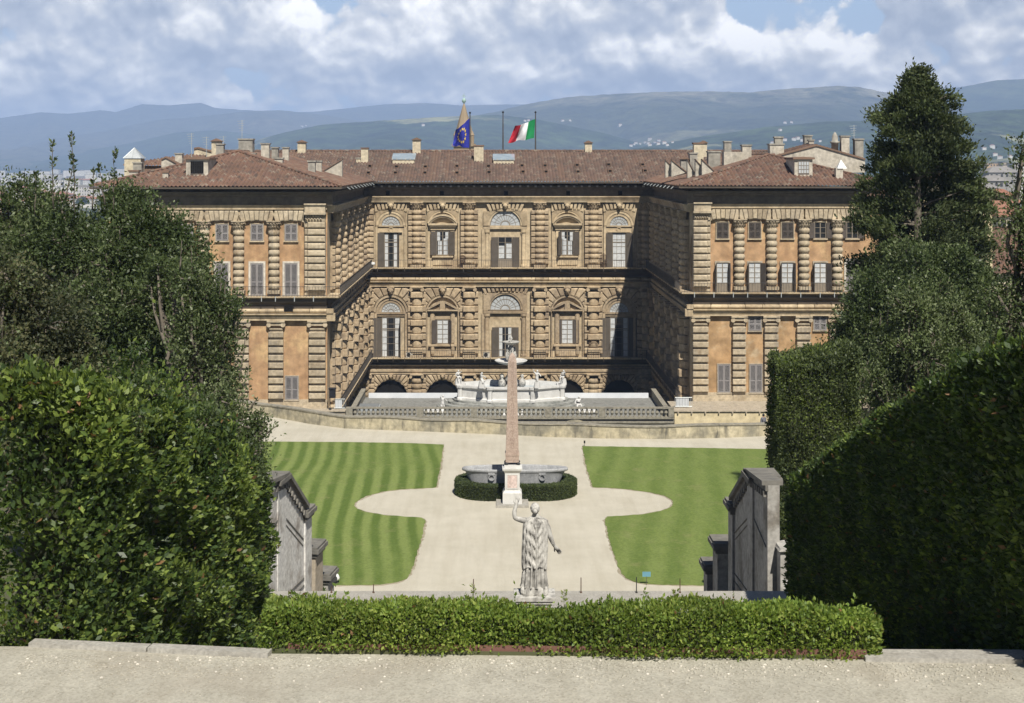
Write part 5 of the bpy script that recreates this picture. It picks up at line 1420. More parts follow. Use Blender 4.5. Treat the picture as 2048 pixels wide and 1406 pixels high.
drape('cloak', lerp_rows([(.47,.0,0,.268,.2),(.55,.0,0,.272,.205),(.9,.01,0,.278,.205),(1.15,.01,0,.268,.195),(1.4,.02,0,.27,.178),(1.54,.035,0,.25,.15),(1.60,.03,0,.155,.12),(1.625,.02,0,.1,.1)], 80), 170, cloak_fold, ST)
def hand(V, E, R, wi, wrist, d, side, spread, curl, s=1.0):
    """palm plus five separate fingers; wi index of wrist vertex"""
    d = Vector(d).normalized(); side = Vector(side); side = (side - d*side.dot(d)).normalized(); nn = d.cross(side)
    w_ = Vector(wrist)
    palm = w_ + d*.07*s; V.append(tuple(palm)); R.append(.034*s); pi_ = len(V)-1; E.append((wi, pi_))
    for f, (off, ln) in enumerate(((-.03,.075),(-.010,.088),(.011,.082),(.031,.064))):
        b = w_ + d*.105*s + side*off*s; V.append(tuple(b)); R.append(.0125*s); bi = len(V)-1; E.append((pi_, bi))
        q = b + (d*math.cos(curl*.5) + nn*math.sin(curl*.5) + side*spread*(f-1.5)*.12)*ln*.5*s; V.append(tuple(q)); R.append(.0105*s); E.append((bi, len(V)-1))
        q2 = q + (d*math.cos(curl) + nn*math.sin(curl) + side*spread*(f-1.5)*.12)*ln*.5*s; V.append(tuple(q2)); R.append(.008*s); E.append((len(V)-2, len(V)-1))
    b = w_ + d*.045*s - side*.036*s; V.append(tuple(b)); R.append(.0145*s); bi = len(V)-1; E.append((pi_, bi))
    q = b + (d*.75 - side*.6 + nn*.2).normalized()*.04*s; V.append(tuple(q)); R.append(.0115*s); E.append((bi, bi+1))
    q2 = q + (d*.9 - side*.3 + nn*.3).normalized()*.03*s; V.append(tuple(q2)); R.append(.009*s); E.append((bi+1, bi+2))
V = [(0,0,1.0),(.0,0,1.3),(.025,0,1.5),(.02,.01,1.62),(.018,.02,1.70),(.012,.03,1.79),(.012,.03,1.86)]; R = [.13,.13,.12,.055,.058,.098,.075]; E = [(0,1),(1,2),(2,3),(3,4),(4,5),(5,6)]
def addv(p, r, link):
    V.append(p); R.append(r*1.16); E.append((link, len(V)-1)); return len(V)-1
a = addv((-.19,0,1.53), .07, 2); a = addv((-.30,.02,1.545), .062, a); b = addv((-.455,.03,1.585), .052, a); b = addv((-.47,.05,1.72), .048, b); b = addv((-.43,.07,1.86), .037, b); hand(V, E, R, b, V[b], (.25,.15,1), (1,.3,-.2), .8, .5, 1.2)
a = addv((.24,0,1.50), .07, 2); a = addv((.31,0,1.36), .064, a); b = addv((.365,.0,1.15), .052, a); b = addv((.42,.02,1.02), .044, b); b = addv((.465,.05,.93), .034, b); hand(V, E, R, b, V[b], (.65,.25,-.75), (.6,-.5,.6), .9, .35, 1.3)
vs, fs = skin_mesh(V, E, R, 2)
m = MB(); m.add([(SX+x, SY+y, SZ+z) for x,y,z in vs], fs)
hx, hy, hz = SX+.012, SY+.03, SZ+1.79
m.lathe(hx, hy+.085, [(.006,hz-.03),(.016,hz-.025),(.012,hz+.02),(.005,hz+.04)], 6)
BODY = m.build('body', M['marble_old'], ST, True)
m = MB(); n = 44; vs = []; fs = []; rows = 18
for k in range(rows+1):
    ph = math.pi*k/rows
    for i in range(n):
        th = 2*math.pi*i/n
        r_ = .112*(1+.05*math.sin(9*ph+3*math.sin(th*3)) + .03*math.sin(14*th+6*ph))
        x = r_*math.sin(ph)*math.cos(th)*.94; y = r_*math.sin(ph)*math.sin(th)*1.05; z = r_*math.cos(ph)*1.12
        if y > .05: y = .05 + (y-.05)*.3
        vs.append((hx+x, hy-.012+y, hz+.028+z))
for k in range(rows):
    for i in range(n): fs.append((k*n+i, (k+1)*n+i, (k+1)*n+(i+1)%n, k*n+(i+1)%n))
m.add(vs, fs); m.lathe(hx+.004, hy-.115, [(.01,hz-.075),(.035,hz-.06),(.05,hz-.03),(.045,hz+.0),(.02,hz+.03)], 12)
m.build('hair', M['marble_old'], BODY, True)
# ---------------------------------------------------------------- stakes along the landing edge
labs = ['short rusty stake beside the round lamp by the wall', 'short rusty stake standing before the lawn corner', 'tall rusty stake with a sprig at its foot', 'tall rusty stake just right of the statue', 'dark stake on a pale foot before the right lawn', 'short brown stake nearest the right stair wall']
for (px, pt, pb), lb in zip(((663,1173,1190),(747,1168,1189),(947,1158,1189),(1162,1155,1189),(1273,1154,1189),(1360,1157,1189)), labs):
    D = 36.3; m = MB(); x = wx(px, D); m.tube([(x,D,9.6),(x,D,wz(pt,D))], [.013,.011], 6); m.lathe(x, D, [(.03,9.6),(.028,9.62),(.014,9.64)], 8)
    tag(m.build('stake', M['rust' if px != 1273 else 'iron_black']), lb, 'stake', 'stakes on the stair edge')
for (px, py), lb in zip(((669,1178),(1417,1171)), ('small round white floodlight on the gravel by the left wall', 'small round floodlight on the gravel before the right stair wall')):
    D = 69.5; x = wx(px, D); t_ = thing('floodlight', (x, D, 0), lb, 'floodlight', 'floodlights on the gravel')
    m = MB(); m.lathe(x, D, [(.2,.0),(.2,.06),(.06,.1),(.06,.2)], 10); m.build('foot', M['iron'], t_)
    m = MB(); m.lathe(x, D, [(.24,.18),(.26,.28),(.2,.42),(.08,.5),(.01,.51)], 14); m.build('hood', M['white_paint'], t_, True)
    m = MB(); m.disc(x, .3, .17, D-.262, 0, 2*math.pi, 16); m.build('glass', M['pane_dark'], t_)
D = 69.2; x = wx(1293, D); t_ = thing('lawn_sign', (x, D, 0), 'small pale blue notice panel on a thin post in the right lawn', 'sign')
m = MB(); m.tube([(x,D,0),(x,D,.62)], .014, 6); m.build('post', M['iron'], t_); m = MB(); m.box(x-.2,x+.2,D-.03,D-.014,.42,.66); m.build('panel', M['sign_blue'], t_)
x, D = gp(1169, 892); t_ = thing('lawn_sign', (x, D, 0), 'tiny dark notice on a short post at the far lawn corner', 'sign')
m = MB(); m.tube([(x,D,0),(x,D,.3)], .015, 6); m.build('post', M['iron'], t_); m = MB(); m.box(x-.06,x+.06,D-.03,D-.012,.2,.4); m.build('panel', M['iron_black'], t_)

# ---------------------------------------------------------------- stair walls at both sides
def stair_wall(X, s, prof, pil, label, mat='old_wall', th=.62):
    """s=+1: face looks to +x (left wall); prof (y,z) top line; pil: (y0,y1,proud,ztop)"""
    t_ = thing('stair_wall', (X, prof[0][0], 0), label, 'wall', 'stair walls')
    def yz(m, poly, xa, xb, mi=0):
        n = len(poly); vs = [(xa,y,z) for y,z in poly] + [(xb,y,z) for y,z in poly]
        m.add(vs, [(i,(i+1)%n,n+(i+1)%n,n+i) for i in range(n)] + [tuple(range(n-1,-1,-1)), tuple(range(n,2*n))], mi)
    m = MB(); poly = [(prof[0][0],-.5)] + prof + [(prof[-1][0],-.5)]; yz(m, poly, X, X-s*th); m.build('wall', M[mat], t_); m = MB()
    # raised panel frames running with the slope and level strings
    def strip(a, b, w_, pr):
        d = math.hypot(b[0]-a[0], b[1]-a[1]); ny, nz = -(b[1]-a[1])/d*w_, (b[0]-a[0])/d*w_
        yz(m, [(a[0]-ny,a[1]-nz),(b[0]-ny,b[1]-nz),(b[0]+ny,b[1]+nz),(a[0]+ny,a[1]+nz)], X-s*.01, X+s*pr)
    p1, p2 = prof[-2], prof[-1]
    y0, y1 = prof[0][0], prof[-1][0]
    strip((p1[0]-.3,p1[1]-1.15),(p2[0]-.2,p2[1]-1.0),.018,.025); strip((p1[0]-.35,p1[1]-1.32),(p2[0]-.25,p2[1]-1.2),.012,.02)
    strip((y0+.2,p1[1]-1.55),(p1[0]-.3,p1[1]-1.15),.018,.025)
    for zz in (3.2, 3.45, 5.2): strip((y0+.1,p2[1]-zz+1.2),(y1-.15,p2[1]-zz+.9),.02,.03)
    m.build('moulding', M['coping'], t_)  # dark colour paints the shadow lines along these strips
    c = MB()
    for a, b in zip(prof, prof[1:]):
        d = math.hypot(b[0]-a[0], b[1]-a[1]); ny, nz = -(b[1]-a[1])/d, (b[0]-a[0])/d
        yz(c, [a, b, (b[0]+ny*.13,b[1]+nz*.13), (a[0]+ny*.13,a[1]+nz*.13)], X+s*.16, X-s*(th+.1))
        yz(c, [(a[0]-ny*.16,a[1]-nz*.16),(b[0]-ny*.16,b[1]-nz*.16),(b[0]-ny*.001,b[1]-nz*.001),(a[0]-ny*.001,a[1]-nz*.001)], X+s*.06, X-s*.02)
        n = int(d/.32)
        for k in range(n):
            q = (a[0]+(b[0]-a[0])*(k+.3)/n, a[1]+(b[1]-a[1])*(k+.3)/n); r_ = (a[0]+(b[0]-a[0])*(k+.75)/n, a[1]+(b[1]-a[1])*(k+.75)/n)
            yz(c, [(q[0]-ny*.34,q[1]-nz*.34),(r_[0]-ny*.34,r_[1]-nz*.34),(r_[0]-ny*.17,r_[1]-nz*.17),(q[0]-ny*.17,q[1]-nz*.17)], X+s*.1, X-s*.01)
    c.build('coping', M['coping'], t_)
    for (ya, yb, xa, xb, zt, mat) in pil:
        q = MB(); lo, hi = sorted((xa, xb)); q.box(lo, hi, ya, yb, -.5, zt-.35)
        if mat == 'pillar_tan': q.box(lo-.06, hi+.06, ya-.06, yb+.06, zt-2.1, zt-1.98)
        o = q.build('pillar', M[mat], t_)
        q = MB(); q.box(lo-.07, hi+.07, ya-.07, yb+.07, zt-.349, zt-.22); q.box(lo-.15, hi+.15, ya-.15, yb+.15, zt-.22, zt-.08); q.box(lo-.1, hi+.1, ya-.1, yb+.1, zt-.08, zt); q.build('cap', M['coping'], o)
    return t_
lw = stair_wall(-6.3, 1, [(37.2,11.2),(41.4,11.0),(45.3,10.6),(47.6,9.05)], [(44.4,45.3,-6.95,-6.27,10.75,'sun_whitened_wall'),(47.5,48.3,-6.95,-6.25,9.0,'sun_whitened_wall'),(49.4,50.4,-7.4,-6.42,7.25,'pillar_tan'),(51.4,52.3,-7.6,-6.5,5.75,'old_wall')], 'peeling pale sunlit stair wall stepping down between the left trees and lawn', 'sun_whitened_wall')
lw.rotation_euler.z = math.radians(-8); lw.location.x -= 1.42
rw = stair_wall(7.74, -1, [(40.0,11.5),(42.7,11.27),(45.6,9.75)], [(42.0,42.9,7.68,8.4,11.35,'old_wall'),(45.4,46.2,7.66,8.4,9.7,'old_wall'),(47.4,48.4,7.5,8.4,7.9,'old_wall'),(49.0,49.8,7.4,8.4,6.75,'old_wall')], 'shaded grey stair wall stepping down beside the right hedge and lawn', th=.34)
m = MB(); m.box(8.0, 8.9, 39.5, 39.99, 0, 9.78); m.add([(7.95,39.42,9.785),(8.9,39.42,9.785),(8.9,40.1,9.785),(7.95,40.1,9.785),(8.0,39.45,9.85),(8.9,39.42,9.98),(8.9,40.1,10.05),(7.98,40.1,9.9)], [(4,5,6,7),(0,1,5,4),(1,2,6,5),(2,3,7,6),(3,0,4,7)])
m.build('buttress', M['old_wall'], rw)

# ---------------------------------------------------------------- people and small things on the palace walk
def person(x, y, z, rz, h, label, top, legs, cap=False, pose=0):
    t_ = thing('person', (x,y,z), label, 'person')
    s = h/1.75
    V = [(0,0,.95),(0,.0,1.2),(0,.01,1.42),(0,.0,1.52),(0,-.02,1.62),(0,-.02,1.70)]; R = [.14,.135,.14,.055,.095,.07]; E = [(0,1),(1,2),(2,3),(3,4),(4,5)]
    for sx in (-1, 1):
        b = len(V); V += [(sx*.19,.01,1.42),(sx*.24,.02,1.15),(sx*.2,-.16*(1 if pose else .3),.95),(sx*.19,-.24*(1 if pose else .4),.9)]; R += [.06,.045,.038,.035]; E += [(2,b),(b,b+1),(b+1,b+2),(b+2,b+3)]
        b = len(V); V += [(sx*.1,.0,.52),(sx*.11,.02,.08),(sx*.12,-.14,.04)]; R += [.075,.05,.04]; E += [(0,b),(b,b+1),(b+1,b+2)]
    vs, fs = skin_mesh(V, E, R, 2); a = math.radians(rz); c, sn = math.cos(a), math.sin(a)
    T = lambda p: (x+s*(c*p[0]-sn*p[1]), y+s*(sn*p[0]+c*p[1]), z+s*p[2])
    m = MB(); m.add([T(p) for p in vs], fs); b_ = m.build('body', M['skin'], t_, True)
    for nm, zlo, zhi, mat in (('trousers', .1, .98, legs), ('jacket', .9, 1.5, top)):
        sel = [f for f in fs if zlo < sum(vs[i][2] for i in f)/len(f) < zhi]
        ctr = lambda p: p
        used = sorted({i for f in sel for i in f}); ix = {u: k for k, u in enumerate(used)}
        bmx = bpy.data.meshes.new('t'); bmx.from_pydata(vs, [], fs); bmx.update(); nr = [tuple(v.normal) for v in bmx.vertices]; bpy.data.meshes.remove(bmx)
        m = MB(); m.add([T(tuple(vs[u][k]+nr[u][k]*.018 for k in range(3))) for u in used], [tuple(ix[i] for i in f) for f in sel]); m.build(nm, M[mat], b_, True)
    m = MB(); q = T((0,-.0,1.68)); m.lathe(q[0], q[1], [(.1*s,q[2]-.08*s),(.105*s,q[2]),(.08*s,q[2]+.07*s),(.02*s,q[2]+.1*s)], 10); m.build('cap' if cap else 'hair', M['cloth_dark' if cap else 'hair'], b_, True)
person(wx(722,182), 182.0, 6.7, 200, 1.8, 'person in black clothes standing on the upper corner balcony', 'cloth_dark', 'cloth_dark')
x, D = wx(1532,107.6), 108.6
person(x, D, -.35, 30, 1.7, 'person in dark jacket and cap behind the parapet by the clipped hedge', 'cloth_grey', 'cloth_dark', True, 1)
# black lamp on a post at the corner of the left wing
x, D = wx(662,146.9), 146.9; t_ = thing('lamp_post', (x, D, -5), 'black lamp on a short post at the foot of the left wing corner', 'lamp')
m = MB(); m.tube([(x-.1,D,-5),(x-.1,D,-2.9)], .04, 7); m.tube([(x-.1,D,-3),(x,D,-2.75)], .03, 6); m.lathe(x-.1, D, [(.16,-5),(.14,-4.9),(.06,-4.8)], 9); m.build('post', M['iron_black'], t_)
m = MB(); m.box(x-.15, x+.45, D-.3, D+.3, -3.75, -2.85); m.box(x-.22,x+.52,D-.37,D+.37,-2.85,-2.75); m.build('lantern', M['cloth_dark'], t_)
x, D = wx(746,YB-1), YB-1.05; m = MB(); m.lathe(x, D, [(.1,6.71),(.06,6.75),(.05,6.95),(.22,7.0),(.3,7.2),(.24,7.4),(.02,7.48)], 12)
tag(m.build('globe_lamp', M['white_paint'], None, True), 'white globe lamp at the left end of the upper balcony', 'lamp')
for px, D, z, w_, h_, lb in ((1186, YB-.95, -5.15, 1.1, 2.3, 'rusty iron cage gate on the lower balcony near the shadow'), (925, YB-.9, 6.7, .7, 1.7, 'thin iron gate on the upper balcony left of the middle bay'), (1207, YB-.9, 6.7, .8, 1.9, 'thin iron gate on the upper balcony beside the right door')):
    m = MB(); x0 = wx(px, D)-w_/2
    for k in range(8): m.tube([(x0+w_*k/7,D,z),(x0+w_*k/7,D,z+h_*(.85+.15*math.sin(math.pi*k/7)))], .03, 4)
    for k in range(4): m.tube([(x0,D,z+.1+h_*.27*k),(x0+w_,D,z+.1+h_*.27*k)], .03, 4)
    tag(m.build('iron_gate', M['rust']), lb, 'gate', 'iron gates on the balconies')

# ---------------------------------------------------------------- flags on the roof ridge
def pole(px, pt, D, label):
    x = wx(px, D); zb = 21.9; t_ = thing('flagpole', (x, D, zb), label, 'flagpole', 'flagpoles on the palace roof')
    m = MB(); m.tube([(x,D,zb),(x,D,wz(pt,D))], [.11,.07], 8); m.build('pole', M['iron'], t_)
    m = MB(); z = wz(pt,D); m.lathe(x, D, [(.02,z),(.15,z+.1),(.15,z+.22),(.02,z+.34)], 8); m.build('finial', M['iron_black'], t_); return x
DF = 200.9
pole(940, 228, DF, 'flagpole carrying the blue flag with stars'); pole(1006, 227, DF, 'bare flagpole between the two flags'); pole(1071, 227, DF, 'flagpole carrying the green white and red flag')
def blend(c0, c1, c2, c3, u, v): return [(c0[i]*(1-u)+c1[i]*u)*(1-v)+(c3[i]*(1-u)+c2[i]*u)*v for i in range(3)]
M['flag_blue'] = flat('blue_cloth', (.018,.026,.28), .8); M['flag_star'] = flat('yellow_star', (.75,.55,.08), .7)
M['flag_g'] = flat('green_cloth', (.005,.22,.065), .8); M['flag_w'] = flat('white_cloth', (.75,.75,.75), .8); M['flag_r'] = flat('red_cloth', (.42,.012,.025), .8)
def flag(name, C, mats, pick, label, amp, nu=36, nv=22, stars=None):
    P = [(wx(a,DF), wz(b,DF)) for a, b in C]; vs = []; fs = []; mi = []
    def at(u, v):
        x = (P[0][0]*(1-u)+P[1][0]*u)*(1-v)+(P[3][0]*(1-u)+P[2][0]*u)*v; z = (P[0][1]*(1-u)+P[1][1]*u)*(1-v)+(P[3][1]*(1-u)+P[2][1]*u)*v
        y = DF + amp*u*math.sin(7*u+3.0*v) + .5*amp*u*math.sin(15*u-4*v+1)
        return (x, y, z + .12*u*math.sin(9*u+2*v) + .1*u*math.sin(14*u))
    for j in range(nv+1):
        for i in range(nu+1): vs.append(at(i/nu, j/nv))
    for j in range(nv):
        for i in range(nu): fs.append((j*(nu+1)+i, j*(nu+1)+i+1, (j+1)*(nu+1)+i+1, (j+1)*(nu+1)+i)); mi.append(pick(i/nu, j/nv))
    m = MB(); m.v = vs; m.f = fs; m.m = mi; t_ = tag(m.build(name, mats, None, True), label, 'flag')
    if stars:
        s = MB()
        for k in range(12):
            u0, v0 = .5+.3*math.sin(2*math.pi*k/12)*.8, .5+.3*math.cos(2*math.pi*k/12)
            ring = []
            for q in range(10):
                r_ = (.085 if q % 2 == 0 else .035); a = math.pi*q/5
                p = at(min(1,max(0,u0+r_*math.sin(a)*.75)), min(1,max(0,v0-r_*math.cos(a)))); ring.append((p[0], p[1]-.05, p[2]))
            c_ = at(u0, v0); s.add([(c_[0],c_[1]-.05,c_[2])]+ring, [(0,q+1,(q+1)%10+1) for q in range(10)])
        s.build('star', M['flag_star'], t_)
    return t_
flag('flag', [(939.5,236),(911,262),(905,291),(939.5,296)], [M['flag_blue']], lambda u, v: 0, 'blue flag with a ring of yellow stars hanging from the left pole', .55, stars=True)
flag('flag', [(1070.5,238),(1030,254),(1016,286),(1068,276)], [M['flag_g'], M['flag_w'], M['flag_r']], lambda u, v: 0 if u < .33 else (1 if u < .67 else 2), 'green white and red striped flag flying from the right pole', .6)
# ---------------------------------------------------------------- hedges
def vnoise(P, seed, freqs):
    r = np.random.default_rng(seed); out = np.zeros(len(P))
    for f, a in freqs:
        for _ in range(3):
            k = r.normal(size=3); k /= np.linalg.norm(k); out += a*np.sin(P@k*f + r.uniform(0, 6.28))
    return out
def hedge(name, label, path, thick, side, L_, mats, wts, dens=3.0, rough=.12, group=None, core_in=.25, cat='hedge', topvar=0):
    """path: (x, y, zbase, ztop) along the visible face; side: unit (x, y) pointing out of that face"""
    P = np.array(path, float); t_ = thing(name, (P[:,0].mean(), P[:,1].mean(), P[:,2].min()), label, cat, group)
    seg = np.hypot(np.diff(P[:,0]), np.diff(P[:,1])); cum = np.concatenate([[0], np.cumsum(seg)]); T = cum[-1]
    def at(s):
        q = np.stack([np.interp(s, cum, P[:,k]) for k in range(4)], 1)
        q[:,3] += topvar*(np.sin(s*1.7+.5)*.5+np.sin(s*3.1+2)*.3+np.sin(s*.8)*.4)
        return q
    sd = np.array([side[0], side[1]]); H = (P[:,3]-P[:,2]).mean()
    area_leaf = .25*L_*L_; PP = []; NN = []
    jobs = [('f', T*H), ('t', T*thick), ('b', T*H*.5), ('e0', thick*H), ('e1', thick*H)]
    for nm, A in jobs:
        n = int(A/area_leaf*dens*(.5 if nm == 'b' else 1))
        s = RNG.uniform(0, T, n); v = RNG.uniform(0, 1, n); d = RNG.uniform(0, thick, n)
        if nm == 'e0': s = np.zeros(n)
        if nm == 'e1': s = np.full(n, T)
        q = at(s); along = np.array([P[-1,0]-P[0,0], P[-1,1]-P[0,1]]); along /= np.hypot(*along)
        if nm in 'f': d[:] = 0
        if nm == 'b': d[:] = thick
        if nm == 't': v[:] = 1
        hh = q[:,3]-q[:,2]
        xyz = np.stack([q[:,0]-sd[0]*d, q[:,1]-sd[1]*d, q[:,2]+hh*v], 1)
        nrm = {'f': (sd[0],sd[1],.15), 't': (0,0,1), 'b': (-sd[0],-sd[1],.1), 'e0': (-along[0],-along[1],.1), 'e1': (along[0],along[1],.1)}[nm]
        nrm = np.tile(np.array(nrm, float), (n,1))
        # round the shoulders
        sh = np.clip((v-.8)/.2, 0, 1)**2
        if nm in ('f','b'): xyz[:,:2] -= nrm[:,:2]*(sh*.16*min(1,thick))[:,None]
        if nm == 't':
            e = np.minimum(d, thick-d)/max(.01, thick*.5); xyz[:,2] -= .12*min(1,H)*(1-np.clip(e*2,0,1))**2
        depth = vnoise(xyz*np.array([1,1,.6]), 5, ((1.3, rough*.16), (3.2, rough*.22), (7.5, rough*.22))) + RNG.normal(0, L_*.35, n) - np.abs(RNG.normal(0, rough*.7, n))
        xyz += nrm*depth[:,None]
        PP.append(xyz); NN.append(nrm)
    PP = np.concatenate(PP); NN = np.concatenate(NN)
    # tufts: pull leaf directions towards local clump directions
    A = NN*.75 + RNG.normal(0, .62, NN.shape) + np.array([0,0,.38])
    # sprigs sticking out of the top
    ns = int(T*thick*6); s = RNG.uniform(0, T, ns); q = at(s); d = RNG.uniform(0, thick, ns)
    for k in range(ns):
        m_ = RNG.integers(4, 9); h = RNG.exponential(L_*1.6)
        b = np.array([q[k,0]-sd[0]*d[k], q[k,1]-sd[1]*d[k], q[k,3]]); tt = RNG.uniform(0, 1, m_)
        PP = np.concatenate([PP, b+np.outer(tt, [RNG.normal(0,.02), RNG.normal(0,.02), h])]) if False else PP
        if k == 0: ex = []; ea = []
        ex.append(b+np.outer(tt, [RNG.normal(0,.03), RNG.normal(0,.03), h])); ea.append(RNG.normal(0,.6,(m_,3))+np.array([0,0,1.0]))
    if ns: PP = np.concatenate([PP]+ex); A = np.concatenate([A]+ea)
    n = len(PP); clump = vnoise(PP, 9, ((1.6,.5),(4.0,.5)))
    u = RNG.uniform(0,1,n)+clump*.16; u = np.abs(u); u = np.where(u > 1, 2-u, u); dd = RNG.uniform(0,1,n) < .012; u = np.where(('dead' in mats) & dd, .9999, u*(.985 if 'dead' in mats else 1)); w_ = np.cumsum(wts)/sum(wts); mi = np.searchsorted(w_, np.clip(u,0,.99999))
    leaves('foliage', PP, A, L_*RNG.uniform(.5,1.4,n), [L[k] for k in mats], mi, t_, .52)
    c = MB(); ci = core_in
    for a, b in zip(path, path[1:]):
        def cr(p): return [(p[0]-sd[0]*ci, p[1]-sd[1]*ci, p[2]), (p[0]-sd[0]*(thick-ci), p[1]-sd[1]*(thick-ci), p[2]), (p[0]-sd[0]*(thick-ci), p[1]-sd[1]*(thick-ci), p[3]-ci), (p[0]-sd[0]*ci, p[1]-sd[1]*ci, p[3]-ci)]
        dx = ci*1.0; al = np.array([b[0]-a[0], b[1]-a[1]]); al = al/np.hypot(*al)
        a2 = (a[0]+(al[0]*dx if a is path[0] else 0), a[1]+(al[1]*dx if a is path[0] else 0), a[2], a[3]); b2 = (b[0]-(al[0]*dx if b is path[-1] else 0), b[1]-(al[1]*dx if b is path[-1] else 0), b[2], b[3])
        vs = cr(a2)+cr(b2); c.add(vs, [(i,(i+1)%4,4+(i+1)%4,4+i) for i in range(4)]+[(3,2,1,0),(4,5,6,7)])
    c.build('branches', L['twig'], t_)
    return t_
hedge('hedge', 'tall bright green laurel hedge along the left steps', [(-5.6,20.6,13.45,17.3),(-5.35,24,12.1,16.5),(-5.2,29,10.4,15.0),(-5.4,34.3,9.2,13.1)], 1.9, (1,-.06), .125, ('laurel_c','laurel_a','laurel_b','dead'), (.28,.40,.31,.012), 2.5, .36, 'tall hedges lining the steps', .5, topvar=.35)
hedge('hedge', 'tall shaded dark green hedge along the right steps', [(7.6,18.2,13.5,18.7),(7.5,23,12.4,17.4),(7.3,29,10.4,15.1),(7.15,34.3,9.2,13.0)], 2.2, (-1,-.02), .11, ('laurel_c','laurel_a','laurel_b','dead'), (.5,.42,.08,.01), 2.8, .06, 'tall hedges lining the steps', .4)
FHX0, FHX1 = wx(522,20), wx(1752,19.65)
fh = hedge('front_hedge', 'low bright spring green clipped hedge across the foreground', [(FHX0,20.02,13.74,14.33),(1,19.86,13.72,14.31),(FHX1-.4,19.68,13.71,14.38),(FHX1+.12,19.70,13.71,14.28)], .62, (-.03,-1), .062, ('box_b','box_a','box_c','dead'), (.3,.45,.25,.012), 3.1, .13, None, .16)
b = MB()
for k in range(4):
    xa, xb = FHX0+.35+(FHX1-FHX0-.45)*k/4, FHX0+.35+(FHX1-FHX0-.45)*(k+1)/4-.01; ya = 19.90-.035*xa-.0; yb = 19.90-.035*xb
    b.add([(xa,ya,13.6),(xb,yb,13.6),(xb,yb+.02,13.6),(xa,ya+.02,13.6),(xa,ya,13.83),(xb,yb,13.83),(xb,yb+.02,13.83),(xa,ya+.02,13.83)], [(0,3,2,1),(4,5,6,7),(0,1,5,4),(1,2,6,5),(2,3,7,6),(3,0,4,7)])
b.build('edging_board', M['soilboard'], fh)
b = MB(); b.slab([(FHX0+.1,19.98),(FHX1-.1,19.72),(FHX1-.1,20.3),(FHX0+.1,20.55)], 13.5, 13.75); b.build('soil', M['earth'], fh)
# low clipped hedge ring round the granite tub
def ring_hedge():
    t_ = thing('ring_hedge', (BX, BY, 0), 'low clipped dark green hedge with rounded ends round the granite tub', 'hedge')
    x0, x1, r_ = wx(910,88.4)+.02, wx(1153,88.4)-.02, 2.1; yc = 88.4
    cx0, cx1 = x0+r_, x1-r_; Ls = cx1-cx0; per = 2*Ls+2*math.pi*r_
    def at(s, d):
        s = s % per
        rr_ = r_-d
        if s < Ls: return cx0+s, yc-rr_, 0, -1
        s -= Ls
        if s < math.pi*r_: a = -math.pi/2+s/r_; return cx1+rr_*math.cos(a), yc+rr_*math.sin(a), math.cos(a), math.sin(a)
        s -= math.pi*r_
        if s < Ls: return cx1-s, yc+rr_, 0, 1
        s -= Ls; a = math.pi/2+s/r_; return cx0+rr_*math.cos(a), yc+rr_*math.sin(a), math.cos(a), math.sin(a)
    P = []; A = []; h = .9; th = .72
    for k in range(52000):
        s = random.uniform(0, per); u = random.random()
        if u < .5: d, z, up = 0, random.uniform(0, h), 0
        elif u < .85: d, z, up = random.uniform(0, th), h, 1
        else: d, z, up = th, random.uniform(.3, h), 0
        x, y, nx_, ny = at(s, d); sg = -1 if (u >= .85) else 1
        j = random.gauss(0, .025) - abs(random.gauss(0, .03))
        if up: P.append((x, y, z+j)); A.append((random.gauss(0,.7), random.gauss(0,.7), .8))
        else: P.append((x+sg*nx_*j, y+sg*ny*j, z)); A.append((sg*nx_+random.gauss(0,.7), sg*ny+random.gauss(0,.7), .3+random.gauss(0,.6)))
    n = len(P); P = np.array(P)
    leaves('foliage', P, np.array(A), .07*RNG.uniform(.7,1.3,n), [L['clip_b'],L['clip_a']], (RNG.uniform(0,1,n)+vnoise(P,3,((1.5,.2),))>.5).astype(int), t_, .6)
    m = MB(); N = 90; vs = []
    for k in range(N):
        s = per*k/N
        for d, z in ((.06,0),(.06,h-.07),(th-.06,h-.07),(th-.06,0)):
            x, y, _, _ = at(s, d); vs.append((x,y,z))
    m.add(vs, [(4*k+q, 4*((k+1)%N)+q, 4*((k+1)%N)+q+1, 4*k+q+1) for k in range(N) for q in range(3)]); m.build('branches', L['twig'], t_)
ring_hedge()
# tall clipped hedge block beyond the right stair wall (its left side runs outwards)
hedge('clipped_hedge', 'tall flat clipped hedge block standing before the right wing of the palace', [(wx(1556,46.3),46.3,3.5,14.05),(wx(1650,46.3),46.6,3.5,14.15),(wx(1730,46.3),47.0,3.5,14.4)], 3.0, (-.12,-1), .1, ('clip_b','clip_a','laurel_b'), (.42,.5,.08), 2.2, .2, None, .4)

